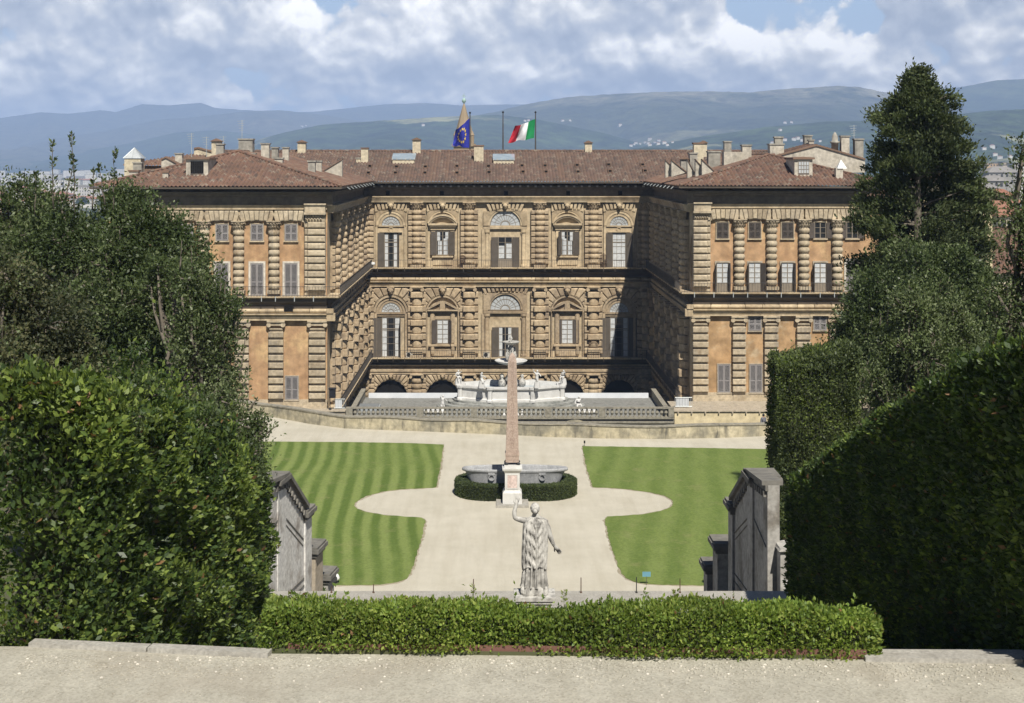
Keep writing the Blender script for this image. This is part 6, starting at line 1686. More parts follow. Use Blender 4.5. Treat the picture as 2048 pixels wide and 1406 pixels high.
# ---------------------------------------------------------------- trees
def limb(m, a, b, r0, r1, n=5, bend=.12):
    a = Vector(a); b = Vector(b); pts = []; rad = []
    d = (b-a).length
    for k in range(n+1):
        s = k/n; p = a.lerp(b, s) + Vector((random.gauss(0,1), random.gauss(0,1), random.gauss(0,.4)))*bend*d*.25*math.sin(math.pi*s)
        pts.append(p); rad.append(r0+(r1-r0)*s)
    m.tube(pts, rad, 7)
    return pts
def tree(name, label, base, lobes, L_, K, per_m2, mats, wts, spread=.26, up=.25, shoots=(), flatten=.7, group=None, trunk_r=.28, dirn=.8, bark='bark', sub_=True):
    """lobes: (x, y, z, rx, ry, rz); leaf clumps fill the outer shell of every lobe"""
    t_ = thing(name, base, label, 'tree', group)
    m = MB(); c0 = np.array([np.mean([l[k] for l in lobes]) for k in range(3)])
    fork = Vector((base[0]*.6+c0[0]*.4, base[1]*.6+c0[1]*.4, base[2]+(c0[2]-base[2])*.55))
    limb(m, base, fork, trunk_r, trunk_r*.7, 6, .1)
    P = []; A = []; tw = []
    if sub_:
        out = []
        for l in lobes:
            big_ = max(l[3:]); ns = int(4+7*min(1.6, big_/1.4))
            out.append((l[0], l[1], l[2], l[3]*.62, l[4]*.62, l[5]*.62))
            for q in range(ns):
                dv = RNG.normal(size=3); dv[1] -= .25; dv[2] += .15; dv /= np.linalg.norm(dv); s_ = RNG.uniform(.26,.46)
                out.append((l[0]+dv[0]*l[3]*.74, l[1]+dv[1]*l[4]*.74, l[2]+dv[2]*l[5]*.74, l[3]*s_, l[4]*s_, l[5]*s_))
        lobes = out
    for l in lobes:
        ctr = Vector(l[:3]); limb(m, fork, ctr, trunk_r*.4, trunk_r*.1, 6, .2)
        r = np.array(l[3:]); area = 4*math.pi*((r[0]*r[1])**1.6/3+(r[0]*r[2])**1.6/3+(r[1]*r[2])**1.6/3)**(1/1.6)
        nc = max(6, int(area*per_m2*(.62 if sub_ else 1)))
        D = RNG.normal(size=(nc,3)); D /= np.linalg.norm(D, axis=1, keepdims=True)
        bump_ = 1 + vnoise(D*2.2, int(abs(l[0]*100)) % 97, ((1.5,.09),(3.2,.06)))
        rad = (RNG.uniform(.55,1.0,nc)**.55)*bump_
        C = np.array(l[:3]) + D*r*rad[:,None]
        for k in range(nc):
            if RNG.uniform() < .16: limb(m, tuple(ctr+(Vector(C[k])-ctr)*.35), tuple(C[k]), .03, .012, 3, .25)
            kk = max(5, int(K*RNG.uniform(.5,1.5))); sp = spread*RNG.uniform(.6,1.4)
            # a spray: leaves along a short shoot pointing out and up
            ax = D[k]*dirn + np.array([0,0,up]) + RNG.normal(0,.35,3); ax /= np.linalg.norm(ax)
            tt = RNG.uniform(-.6,1,kk)
            off = np.outer(tt*sp*1.5, ax) + RNG.normal(0, sp*.5, (kk,3))*np.array([1,1,flatten])
            P.append(C[k]+off); A.append(ax*.7 + RNG.normal(0,.6,(kk,3)) + np.array([0,0,.15]))
    for (x,y,z0,z1,lean) in shoots:
        limb(m, (x,y,z0), (x+lean,y,z1), .03, .008, 5, .06)
        nl = int((z1-z0)*60); s = RNG.uniform(.15,1.0,nl)**.8; a_ = RNG.uniform(0,6.28,nl); rr_ = .09*RNG.uniform(.2,1.4,nl)*(1.25-s)
        k5 = np.sin(s*23+x)*.5+.6
        keep = RNG.uniform(0,1,nl) < k5; s, a_, rr_ = s[keep], a_[keep], rr_[keep]
        P.append(np.stack([x+lean*s+rr_*np.cos(a_), y+rr_*np.sin(a_), z0+(z1-z0)*s],1)); A.append(np.stack([np.cos(a_)*.8,np.sin(a_)*.8,np.full(len(s),.9)],1)+RNG.normal(0,.3,(len(s),3)))
    P = np.concatenate(P); A = np.concatenate(A); n = len(P)
    u = np.abs(RNG.uniform(0,1,n)+vnoise(P, 21, ((1.3,.16),(3.5,.14)))); u = np.where(u > 1, 2-u, u); w_ = np.cumsum(wts)/sum(wts)
    m.build('trunk', M[bark], t_, True)
    leaves('crown', P, A, L_*RNG.uniform(.6,1.35,n), [L[k] for k in mats], np.searchsorted(w_, np.clip(u,0,.999)), t_, .5)
    return t_
def lob(px, py, rpx, D, dz=1.0, dy=1.0):
    r = rpx*D/F; return (wx(px,D), D, wz(py,D), r, r*dy, r*dz)
G = 'trees at the left edge'
D = 46
tree('holm_oak', 'large dark green holm oak with spiky shoots on top behind the left hedge', (wx(300,D),D,8.0),
     [lob(290,520,100,D),lob(215,610,110,D-1),lob(370,640,95,D),lob(300,740,130,D-1),lob(160,500,95,D+1),lob(400,770,85,D),lob(120,470,75,D+1),lob(250,430,62,D+1),lob(330,480,60,D),lob(240,700,110,D),lob(400,690,70,D),lob(330,580,80,D-1)], .13, 19, 19.0,
     ('ilex_a','ilex_b','ilex_c'), (.62,.30,.08), .27, .3, [(wx(108,D),D,wz(420,D),wz(283,D),-.05),(wx(150,D),D,wz(430,D),wz(266,D),-.12),(wx(226,D),D,wz(430,D),wz(298,D),.06),(wx(185,D),D,wz(420,D),wz(335,D),.05),(wx(70,D),D,wz(430,D),wz(345,D),0),(wx(130,D),D,wz(400,D),wz(320,D),.3),(wx(210,D),D,wz(410,D),wz(325,D),-.2)], group=G)
D = 40.5
tree('holm_oak', 'silvery leaved holm oak with thin upright sprigs in front of the palace left wing', (wx(420,D),D,8.2),
     [lob(412,640,52,D,1.2),lob(448,690,38,D,1.3),lob(385,590,48,D,1.2),lob(425,740,52,D),lob(455,620,24,D,1.5),lob(340,560,55,D+1),lob(380,700,60,D),lob(440,780,48,D),lob(400,820,60,D)], .11, 15, 26.0,
     ('ilex_a','ilex_b','ilex_c'), (.32,.42,.26), .2, .6, [(wx(440,D),D,wz(600,D),wz(520,D),.06),(wx(385,D),D,wz(560,D),wz(490,D),-.04),(wx(445,D),D,wz(620,D),wz(545,D),.14),(wx(470,D),D,wz(700,D),wz(600,D),.1),(wx(478,D),D,wz(760,D),wz(668,D),.18),(wx(482,D),D,wz(800,D),wz(735,D),.22),(wx(360,D),D,wz(540,D),wz(480,D),.05)], group=G)
D = 27
tree('yew', 'brownish green yew with flat layered sprays at the left edge', (wx(30,D),D,11),
     [lob(90,650,110,D,.85),lob(40,760,110,D-1,.8),lob(160,760,100,D,.8),lob(70,850,95,D-2,.7),lob(205,835,75,D-1.5,.7),lob(10,560,70,D),lob(290,820,60,D-2,.8),lob(20,900,60,D-3.5,.7),lob(130,900,50,D-3.5,.7)], .085, 22, 34.0,
     ('yew_b','yew_a','ilex_b'), (.4,.45,.15), .2, .02, flatten=.28, group=G, dirn=1.0, trunk_r=.2)
D = 50
tree('holm_oak', 'shadowy oak crown cut off by the left frame edge, beneath the far city', (wx(20,D),D,8),
     [lob(15,440,70,D),lob(60,500,70,D),lob(10,540,80,D),lob(75,425,50,D),lob(120,560,70,D)], .13, 18, 18.0, ('ilex_a','ilex_b','ilex_c'), (.6,.3,.1), .28, .3, [(wx(40,D),D,wz(430,D),wz(360,D),.05),(wx(8,D),D,wz(430,D),wz(370,D),.05)], group=G)
D = 33
tree('holm_oak', 'grey green oak bough leaning out over the end of the left hedge', (wx(430,D),D,9),
     [lob(455,860,58,D),lob(400,830,62,D),lob(505,890,34,D,.9),lob(480,930,42,D,.9),lob(350,850,60,D),lob(430,920,60,D),lob(520,850,18,D,.9),lob(470,960,48,D-1.5),lob(410,880,70,D-2),lob(500,920,36,D-1)], .085, 16, 34.0,
     ('ilex_a','ilex_b','ilex_c'), (.42,.42,.16), .2, .25, [(wx(500,D),D,wz(850,D),wz(815,D),.35),(wx(520,D),D,wz(880,D),wz(850,D),.4),(wx(490,D),D,wz(830,D),wz(795,D),.3)], group=G)
D = 29
tree('laurel_shrub', 'bright green laurel shrub growing above the left hedge', (wx(250,D),D,10.5),
     [lob(250,760,55,D),lob(310,860,70,D-1),lob(230,840,55,D-2),lob(340,800,50,D),lob(380,920,60,D),lob(280,900,50,D-2),lob(180,890,45,D-3),lob(430,960,50,D+1),lob(340,940,45,D-2),lob(400,860,50,D)], .1, 15, 34.0, ('laurel_c','laurel_a','laurel_b'), (.3,.45,.25), .22, .4, group=G, trunk_r=.12)
tree('holm_oak', 'olive green oak sprays hanging over the top edge of the left hedge', (wx(230,26),26,11.5),
     [lob(px_, py_, r_, 5.75*F/(985-px_) if px_ > 230 else 21.3, .8) for px_, py_, r_ in ((20,800,60),(90,850,50),(160,800,60),(235,845,55),(290,800,55),(330,870,45),(385,850,48),(430,900,40),(470,900,36),(505,950,30),(200,900,40),(60,920,40))], .085, 16, 40.0,
     ('ilex_a','ilex_b','laurel_c','laurel_a'), (.34,.30,.18,.18), .16, .3, group=G, trunk_r=.14)
# right side
G2 = 'trees at the right edge'
D = 62
tree('holm_oak', 'rounded dark green oak crown below the big cypress', (wx(1850,D),D,2),
     [lob(1850,590,105,D),lob(1760,640,80,D,1.2),lob(1930,620,85,D),lob(1745,720,70,D),lob(1860,540,75,D),lob(1800,760,110,D),lob(1930,730,90,D),lob(1700,690,40,D,1.5),lob(1990,640,60,D)], .15, 19, 17.0, ('ilex_a','ilex_b','ilex_c'), (.6,.33,.07), .3, .3, group=G2)
D = 50
tree('holm_oak', 'pale grey green oak with upright sprigs above the right hedge', (wx(1850,D),D,6),
     [lob(1840,700,90,D),lob(1780,760,60,D),lob(1900,730,75,D),lob(1820,640,58,D,1.2),lob(1890,660,55,D,1.2),lob(1790,830,65,D),lob(1700,830,40,D),lob(1870,790,80,D),lob(1650,880,42,D),lob(1720,900,50,D),lob(1625,950,45,D),lob(1600,1000,45,D)], .115, 16, 22.0, ('ilex_b','ilex_c','ilex_a'), (.42,.30,.28), .24, .6,
     [(wx(x_,D),D,wz(650,D),wz(h_,D),.03) for x_, h_ in ((1775,600),(1800,585),(1830,592),(1850,578),(1875,588),(1905,600),(1925,625),(1760,625))], group=G2)
D = 55
tree('holm_oak', 'low green crown swelling over the top of the clipped hedge block', (wx(1690,D),D,4),
     [lob(1680,755,40,D),lob(1720,770,50,D),lob(1650,765,30,D)], .11, 14, 18.0, ('ilex_a','ilex_b','clip_a'), (.4,.4,.2), .2, .4, group=G2)
D = 36
tree('holm_oak', 'dark tree cut off by the right frame edge beside the far city', (wx(2080,D),D,10),
     [lob(2075,470,62,D,1.6),lob(2060,600,70,D,1.2),lob(2070,330,42,D,1.6),lob(2020,640,50,D),lob(2085,700,90,D),lob(1995,590,34,D)], .1, 15, 20.0, ('ilex_a','ilex_b','ilex_c'), (.55,.33,.12), .25, .4, group=G2)
# the big cypress
def cypress():
    D = 75.0; cx = wx(1837, D); t_ = thing('cypress', (cx, D, 0), 'tall dark cypress rising above the right wing against the sky', 'tree')
    m = MB(); zt = wz(136, D)
    spine = [(cx+.1,D,0),(cx+.15,D,6),(cx+.05,D,12),(cx-.05,D,18),(cx,D,zt-.6)]; m.tube(spine, [.5,.42,.33,.2,.05], 9)
    x2 = wx(1930, D); m.tube([(cx+.3,D+.3,4),(x2-.4,D+.5,9),(x2,D+.5,wz(340,D)-.5)], [.3,.22,.04], 7)
    wtab = [(wz(134,D),.05),(wz(165,D),.5),(wz(200,D),1.15),(wz(240,D),1.75),(wz(280,D),2.25),(wz(330,D),2.65),(wz(400,D),2.95),(wz(480,D),3.3),(wz(560,D),3.2),(wz(680,D),2.8)][::-1]
    P = []; A = []
    def tufts(sx, sy, z, ang, ln, rise, n):
        e = Vector((sx+ln*math.cos(ang), sy+ln*math.sin(ang)*.9, z+rise*ln)); 
        pts = limb(m, (sx,sy,z), tuple(e), .075, .015, 4, .12)
        for k in range(n):
            s = random.uniform(.32, 1.05); p = Vector((sx,sy,z)).lerp(e, s) + Vector((random.gauss(0,1), random.gauss(0,1), random.gauss(0,.5)+.4))*min(.28, .1+ln*.1)
            kk = random.randint(34, 75); sp = random.uniform(.15,.29)
            ax = np.array([math.cos(ang)*.6, math.sin(ang)*.6, .75]) + RNG.normal(0,.3,3)
            P.append(np.array(p) + RNG.normal(0,1,(kk,3))*np.array([sp,sp,sp*.6])); A.append(ax + RNG.normal(0,.45,(kk,3)))
    z = wz(690, D)
    while z < zt-.2:
        hw = interp(z, wtab); sx = interp(z, [(p[2],p[0]) for p in spine])
        low = z < wz(360, D) and z > wz(480, D)
        for k in range(4 if low else 5):
            a = random.uniform(0, 6.28); ln = hw*random.uniform(.42, 1.12)
            if low and math.sin(a) < -.35 and abs(math.cos(a)) < .8: continue
            tufts(sx, D, z+random.uniform(-.15,.15), a, ln, random.uniform(.05,.4), max(3, int(ln*5.6)))
        z += .27 if hw > 1.5 else .2
    z = wz(620, D)
    while z < wz(338, D):
        hw = interp(z, [(wz(620,D),1.3),(wz(480,D),1.5),(wz(400,D),1.15),(wz(338,D),.15)])
        for k in range(4): tufts(x2-.0, D+.5, z, random.uniform(0,6.28), hw*random.uniform(.6,1.05), random.uniform(.2,.6), 5)
        z += .26
    P = np.concatenate(P); A = np.concatenate(A); n = len(P)
    m.build('trunk', M['bark'], t_, True)
    leaves('crown', P, A, .21*RNG.uniform(.6,1.3,n), [L['cyp_a'],L['cyp_b'],L['ilex_b']], np.searchsorted([.55,.93,1.01], np.clip(RNG.uniform(0,1,n)+vnoise(P,4,((1.2,.15),)),0,1)), t_, .45)
cypress()
# ivy on the pillar of the left stair wall, sprigs above the low hedge
def bush(name, label, x, y, z, rx, rz, n, L_, mats, stem=True):
    t_ = thing(name, (x,y,z-rz), label, 'plant')
    Dv = RNG.normal(size=(n,3)); Dv /= np.linalg.norm(Dv,axis=1,keepdims=True); P = np.array([x,y,z])+Dv*np.array([rx,rx,rz])*(RNG.uniform(.2,1,n)**.4)[:,None]
    if stem: m = MB(); m.tube([(x,y,z-rz),(x+.02,y,z+rz*.7)], [.03,.01], 6); m.build('stem', M['bark'], t_)
    leaves('foliage', P, Dv+RNG.normal(0,.6,(n,3))+np.array([0,0,.3]), L_*RNG.uniform(.6,1.3,n), [L[k] for k in mats], RNG.integers(0,len(mats),n), t_, .55)
bush('ivy_bush', 'narrow leafy ivy bush clinging to the last pillar of the left stair wall', wx(641,51.2), 51.1, 4.4, .22, 1.1, 1500, .1, ('laurel_a','laurel_b','laurel_c'))
def sprig(px, py0, py1, D, label):
    x = wx(px, D); z0, z1 = wz(py1, D), wz(py0, D); t_ = thing('sprig', (x, D, z0), label, 'plant', 'sprigs rising above the low hedge')
    m = MB(); m.tube([(x,D,z0-.15),(x,D,z1)], [.006,.003], 5); m.build('stem', M['bark_light'], t_)
    n = 46; s = RNG.uniform(0,1,n); a = RNG.uniform(0,6.28,n)
    leaves('foliage', np.stack([x+.02*np.cos(a),D+.02*np.sin(a),z0+(z1-z0)*s],1), np.stack([np.cos(a),np.sin(a),np.full(n,.9)],1), .05*RNG.uniform(.6,1.2,n), [L['box_a'],L['box_c']], RNG.integers(0,2,n), t_, .4)
sprig(1351, 1180, 1205, 20.3, 'single upright leafy sprig above the low hedge, right of its middle'); sprig(1128, 1178, 1205, 20.2, 'bushy leafy sprig above the low hedge beside the statue'); sprig(947, 1168, 1200, 20.3, 'thin leafy sprig above the low hedge left of the statue')
# ---------------------------------------------------------------- hills
from mathutils import noise as mnoise
from mathutils.bvhtree import BVHTree
ZP = -29.8
def hill_mat(name, a, b, field, fs, fth, bare=None):
    m, t, bs, tc = newmat(name); P = tc.outputs['Object']
    col = t.ramp(t.noise(P, fs, 8, .65), [(.35, a), (.65, b)])
    col = t.mix(t.rng(t.noise(t.mapping(P, (1,1,2.5)), fs*.55, 7, .6), fth, fth+.05), col, field)
    if bare is not None:
        sp = t.node('ShaderNodeSeparateXYZ'); t.l.new(P, sp.inputs[0])
        col = t.mix(t.math('MULTIPLY', t.rng(sp.outputs[2], bare[1], bare[2]), t.rng(t.noise(P, fs*2, 6, .7), .4, .6)), col, bare[0])
    col = t.mix(1.0, col, t.ramp(t.noise(P, .012, 5, .75), [(.35, (.45,.45,.5,1)), (.6, (1.3,1.3,1.25,1))]), 'MULTIPLY')
    bp = t.node('ShaderNodeBump', inp={'Strength': .9, 'Distance': 45, 'Height': t.noise(P, .0045, 7, .65)}); t.l.new(bp.outputs[0], bs.inputs['Normal'])
    t.l.new(col, bs.inputs['Base Color']); bs.inputs['Roughness'].default_value = .95; bs.inputs['Specular IOR Level'].default_value = .1
    return m
forest, forest2, fieldc = lin(.02,.036,.014), lin(.055,.08,.03), lin(.15,.16,.085)
HM = {'far': hill_mat('far_mountain', lin(.07,.08,.05), lin(.11,.11,.075), lin(.16,.15,.11), .0007, .6),
      'mid': hill_mat('wooded_mountain', forest, forest2, lin(.10,.12,.05), .0012, .57),
      'big': hill_mat('big_mountain', lin(.035,.046,.022), lin(.085,.095,.045), lin(.16,.16,.08), .0016, .58, (lin(.27,.25,.17), 290, 400)),
      'near': hill_mat('near_wooded_hill', lin(.018,.032,.012), lin(.06,.088,.032), lin(.27,.27,.14), .003, .58)}
HILLS = []
def hill(name, prof, D, depth, mat, rough, seed, ext=0):
    pts = [(wx(px,D), wz(py,D)) for px, py in prof]
    x0, x1 = pts[0][0], pts[-1][0]; nx, ny = 230, 46; vs = []; fs = []
    for j in range(ny+1):
        t_ = -1 + 1.5*j/ny                      # -1 foot .. 0 ridge .. .5 behind
        for i in range(nx+1):
            x = x0+(x1-x0)*i/nx; zr = interp(x, pts); y = D + t_*depth
            s = (1-abs(t_))**1.25 if t_ < 0 else (1-t_*1.1)
            xx = x*(y/D) if t_ < 0 else x
            sc = depth*.34
            nz = mnoise.fractal(Vector((x/sc+seed*7.7, y/sc*.55, seed)), .9, 2.1, 7)
            spur = abs(mnoise.noise(Vector((x/(sc*.6)+3*seed, y/(sc*3), seed*2.3))))
            a = max(0, 1-abs(t_*2+ .9))
            h = (zr-ZP)*s
            z = ZP - 3 + h + (nz*rough + (spur-.3)*rough*1.6)*min(1, (1-abs(t_))*2.2)*min(1, abs(t_)*3+.03)
            z += mnoise.fractal(Vector((x/(sc*.06), y/(sc*.06), seed)), .8, 2.0, 4)*rough*.035
            vs.append((xx, y, z))
    for j in range(ny):
        for i in range(nx): a = j*(nx+1)+i; fs.append((a, a+1, a+nx+2, a+nx+1))
    m = MB(); m.v = vs; m.f = fs; m.m = [0]*len(fs); o = tag(m.build(name, HM[mat], None, True), kind='structure')
    HILLS.append(BVHTree.FromPolygons([Vector(v) for v in vs], fs)); return o
hill('mountain', [(-400,245),(0,234),(80,222),(140,225),(200,218),(230,222),(280,206),(340,208),(400,203),(430,214),(560,222),(620,222),(680,216),(760,206),(850,203),(930,209),(1000,207),(1100,206),(1200,215)], 12500, 3600, 'far', 80, 1)
hill('mountain', [(-400,320),(-100,312),(0,300),(60,290),(140,272),(230,255),(320,236),(400,230),(480,222),(560,219),(640,226),(720,240),(800,260),(900,300)], 10500, 3400, 'far', 80, 2)
hill('mountain', [(-400,330),(-50,325),(60,316),(160,300),(260,284),(350,262),(430,258),(520,268),(620,300)], 8600, 2300, 'mid', 45, 3)
hill('mountain', [(1500,250),(1700,200),(1800,185),(1900,174),(1950,166),(2000,157),(2060,155),(2200,150),(2500,170)], 9600, 3000, 'mid', 85, 4)
hill('mountain', [(800,262),(900,236),(980,222),(1040,207),(1090,198),(1140,190),(1200,186),(1260,184),(1340,180),(1420,178),(1500,180),(1560,174),(1620,170),(1680,167),(1720,170),(1770,180),(1850,198),(1950,220),(2100,250)], 7900, 2900, 'big', 80, 5)
hill('hill', [(380,318),(470,296),(520,276),(570,262),(640,247),(700,242),(760,238),(850,232),(930,228),(1000,226),(1080,236),(1200,262),(1320,296)], 6000, 1900, 'near', 42, 6)
hill('hill', [(1180,306),(1260,296),(1330,283),(1400,270),(1470,260),(1530,250),(1600,244),(1660,238),(1720,238),(1800,236),(1900,226),(1980,218),(2060,214),(2200,205),(2500,240)], 4800, 1700, 'near', 36, 7)
hill('hill', [(1150,318),(1230,300),(1290,292),(1340,294),(1400,300),(1500,303),(1620,300),(1750,296),(1860,300),(1950,296),(2060,292),(2300,300)], 3600, 1100, 'near', 14, 8)
def on_hill(px, py):
    d = Vector(((px-VX)/F, 1, (HY-py)/F)).normalized(); best = None
    for b in HILLS:
        h = b.ray_cast(Vector((0,0,CZ)), d)
        if h[0] is not None and (best is None or h[3] < best[1]): best = (h[0], h[3])
    return best[0] if best else None

# ---------------------------------------------------------------- city
M['roof_far'] = mk('far_terracotta_roof', lin(.27,.12,.075), lin(.36,.19,.125), .2, .9)
M['roof_grey'] = mk('far_grey_roof', lin(.22,.21,.2), lin(.34,.32,.3), .1, .9)
WALLS = [mk('far_white_wall', lin(.62,.6,.55), lin(.72,.7,.65), .1, .9), mk('far_cream_wall', lin(.55,.47,.33), lin(.64,.56,.42), .1, .9), mk('far_tan_wall', lin(.45,.32,.19), lin(.52,.38,.24), .1, .9), mk('far_grey_wall', lin(.27,.26,.25), lin(.36,.35,.33), .1, .9)]
M['win_far'] = flat('far_window', (.06,.06,.065), .4)
def block_mesh(name, w, d, h, rise, wall, roof, storeys, bays, wins=True):
    """one building with walls, roof and rows of windows in a single mesh, base at origin"""
    m = MB(); m.box(-w/2, w/2, -d/2, d/2, -8, h, 0); o = .5
    if rise > .6:
        r = min(w, d)/2
        if w >= d: rp = [(-w/2+r, 0), (w/2-r, 0)]
        else: rp = [(0, -d/2+r), (0, d/2-r)]
        c = [(-w/2-o,-d/2-o,h+.01),(w/2+o,-d/2-o,h+.01),(w/2+o,d/2+o,h+.01),(-w/2-o,d/2+o,h+.01),(rp[0][0],rp[0][1],h+rise),(rp[1][0]+.01,rp[1][1]+.01,h+rise)]
        m.add(c, ([(0,1,5,4),(2,3,4,5),(1,2,5),(3,0,4)] if w >= d else [(0,1,4),(1,2,5,4),(2,3,5),(3,0,4,5)]) + [(3,2,1,0)], 1)
    else: m.box(-w/2-.3, w/2+.3, -d/2-.3, d/2+.3, h+.01, h+.5, 1)
    if wins:
        for s in range(storeys):
            for b in range(bays):
                x = -w/2 + w*(b+.5)/bays; z = h*(s+.35)/storeys; ww = w/bays*.28; hh = h/storeys*.45
                m.box(x-ww/2, x+ww/2, -d/2-.06, -d/2-.01, z, z+hh, 2)
        for s in range(storeys):
            for b in range(max(1,int(bays*d/w))):
                nb = max(1,int(bays*d/w)); y = -d/2 + d*(b+.5)/nb; z = h*(s+.35)/storeys
                m.box(w/2+.01, w/2+.06, y-.5, y+.5, z, z+h/storeys*.45, 2); m.box(-w/2-.06, -w/2-.01, y-.5, y+.5, z, z+h/storeys*.45, 2)
    return m.build(name, [wall, roof, M['win_far']])
PROT = []
rc = random.Random(3)
for k in range(16):
    kind = k % 4
    if kind == 0: o = block_mesh('apartment_block', 26, 13, 19, 0, WALLS[k % 2], M['roof_grey'], 6, 8)
    elif kind == 1: o = block_mesh('town_house', 18, 14, 11, 3.2, WALLS[(k//4) % 3], M['roof_far'], 3, 5)
    elif kind == 2: o = block_mesh('long_house', 34, 12, 9, 2.6, WALLS[k//4 % 2], M['roof_far'], 3, 10)
    else: o = block_mesh('warehouse', 60, 30, 9, .5, WALLS[0 if k < 8 else 3], M['roof_grey'], 1, 9)
    PROT.append(o)
LAB = {'apartment_block': 'far off white apartment block with flat roof on the city plain', 'town_house': 'far off house with red tiled roof on the city plain', 'long_house': 'far off long low house with red roof on the city plain', 'warehouse': 'far off long pale warehouse with flat roof on the city plain'}
used = set()
def place(o, px, D, rz, s, g, lab=None):
    loc = (wx(px, D), D, ZP)
    if o.name not in used: q = o; used.add(o.name); q.location = loc; q.rotation_euler = (0,0,rz); q.scale = (s,s,s)
    else: q = o.copy(); COL.objects.link(q); q.location = loc; q.rotation_euler = (0,0,rz); q.scale = (s,s,s)
    nm = o.name.split('.')[0]; tag(q, (lab or LAB[nm]).replace('on the city plain', 'on the plain ' + ('left of the palace' if px < 900 else 'right of the cypress')), nm.replace('_', ' ').replace('town house','house').replace('long house','house'), g + ' ' + {'apartment_block':'apartment blocks','town_house':'houses','long_house':'long houses','warehouse':'warehouses'}[nm]); return q
for k in range(150):
    D = 1500*math.exp(rc.uniform(0,1.5)) if k > 30 else rc.uniform(1300, 2200)
    place(PROT[rc.choice((0,1,2,4,5,6,8,9,10,12,13,14,3,7) if D < 3500 else (0,3,3,7,4,11,8,15,12,0))], rc.uniform(-60, 300), D, rc.uniform(-.5,.5), rc.uniform(.8,1.25), 'left city')
for k in range(60):
    D = rc.uniform(900, 2700); place(PROT[rc.choice((0,1,2,4,5,6,8,9,10,12,13))], rc.uniform(1925, 2120), D, rc.uniform(-.6,.6), rc.uniform(.8,1.2), 'right city')
for o in PROT:
    if o.name not in used: bpy.data.objects.remove(o)
def near_building(name, px0, px1, pt, D, dep, rise, wall, roof, st, bays, label, rz=0):
    """nearer town building with parts"""
    x0, x1 = wx(px0, D), wx(px1, D); w_ = x1-x0; zt = wz(pt, D); t_ = thing(name, ((x0+x1)/2, D, ZP), label, 'building')
    m = MB((x0+x1)/2, D+dep/2, 0, rz); m.box(-w_/2, w_/2, -dep/2, dep/2, ZP-1, zt); m.build('wall', wall, t_)
    m = MB((x0+x1)/2, D+dep/2, 0, rz); o = .6
    if rise > .5: m.add([(-w_/2-o,-dep/2-o,zt+.02),(w_/2+o,-dep/2-o,zt+.02),(w_/2+o,dep/2+o,zt+.02),(-w_/2-o,dep/2+o,zt+.02),(-w_*.22,0,zt+rise),(w_*.22,0,zt+rise)], [(0,1,5,4),(2,3,4,5),(1,2,5),(3,0,4),(3,2,1,0)])
    else: m.box(-w_/2-.3, w_/2+.3, -dep/2-.3, dep/2+.3, zt+.02, zt+.6)
    m.build('roof', roof, t_)
    for s in range(st):
        for b in range(bays):
            m = MB((x0+x1)/2, D+dep/2, 0, rz); x = -w_/2+w_*(b+.5)/bays; z = zt-3.4*(s+1)+.9; m.box(x-.6, x+.6, -dep/2-.08, -dep/2-.01, z, z+1.6); m.build('window', M['win_far'], t_)
near_building('apartment_block', 1974, 2003, 327, 1350, 14, 0, WALLS[2], M['roof_grey'], 4, 5, 'tan apartment block on the right plain beyond the cypress')
near_building('apartment_block', 2006, 2022, 326, 1250, 12, 0, WALLS[1], M['roof_grey'], 3, 4, 'cream block with flat roof right of the tan apartment block')
near_building('apartment_block', 2026, 2052, 327, 1200, 14, 0, WALLS[0], M['roof_grey'], 4, 6, 'white apartment block at the right frame edge on the plain')
near_building('town_house', 1978, 2040, 345, 820, 16, 3.5, WALLS[3], M['roof_grey'], 2, 6, 'wide house coloured grey as cloud shade below the far blocks')  # cloud shade over this row is put into the grey walls and roof
near_building('town_house', 1968, 2018, 362, 640, 12, 2.5, WALLS[3], M['roof_grey'], 2, 5, 'grey house with bright wall patches right of the cypress')
near_building('town_house', 1962, 1998, 376, 520, 12, 1.8, WALLS[0], M['roof_grey'], 2, 4, 'pale low house between the cypress and the brown cone roof')
near_building('town_house', 2000, 2040, 433, 330, 12, 2.0, WALLS[1], M['roof_far'], 2, 3, 'cream house with red roof behind the yellow gable building')
near_building('town_house', 1984, 2050, 424, 380, 14, 2.2, WALLS[1], M['roof_far'], 1, 4, 'long house under a dull red roof below the brown cone roof')
D = 450; t_ = thing('round_hall', (wx(2015,D), D, ZP), 'building under a wide brown conical roof in the right city', 'building')
m = MB(); cx = wx(2015,D); m.lathe(cx, D+8, [(6.3,ZP),(6.3,wz(405,D))], 12); m.build('wall', WALLS[1], t_)
m = MB(); m.lathe(cx, D+8, [(7.4,wz(406,D)),(4.5,wz(388,D)),(1.6,wz(379,D)),(.1,wz(378,D))], 12); m.build('roof', M['roof_far'], t_)
# yellow gabled building behind the cypress
D = 124; t_ = thing('gabled_building', (wx(1880,D), D, -13), 'yellow plastered gabled building partly hidden behind the cypress', 'building')
x0, x1, xm = wx(1806,D), wx(1985,D), wx(1888,D); ze = wz(390,D); za = wz(355,D)
m = MB(); m.prism([(x0,-14),(x1,-14),(x1,ze),(xm,za),(x0,ze)], D, D+6); m.build('wall', M['yellow'], t_)
m = MB()
for s, xe in ((-1,x0),(1,x1)):
    sl = (za-ze)/(xm-x0); xo = xe+s*1.3; zo = ze-1.3*sl
    m.add([(xo,D-1.0,zo+.02),(xm,D-1.0,za+.02),(xm,D+6.6,za+.02),(xo,D+6.6,zo+.02),(xo,D-1.0,zo+.26),(xm,D-1.0,za+.26),(xm,D+6.6,za+.26),(xo,D+6.6,zo+.26)], [(0,3,2,1),(4,5,6,7),(0,1,5,4),(1,2,6,5),(2,3,7,6),(3,0,4,7)])
RB = m.build('roof', M['soffit'], t_)
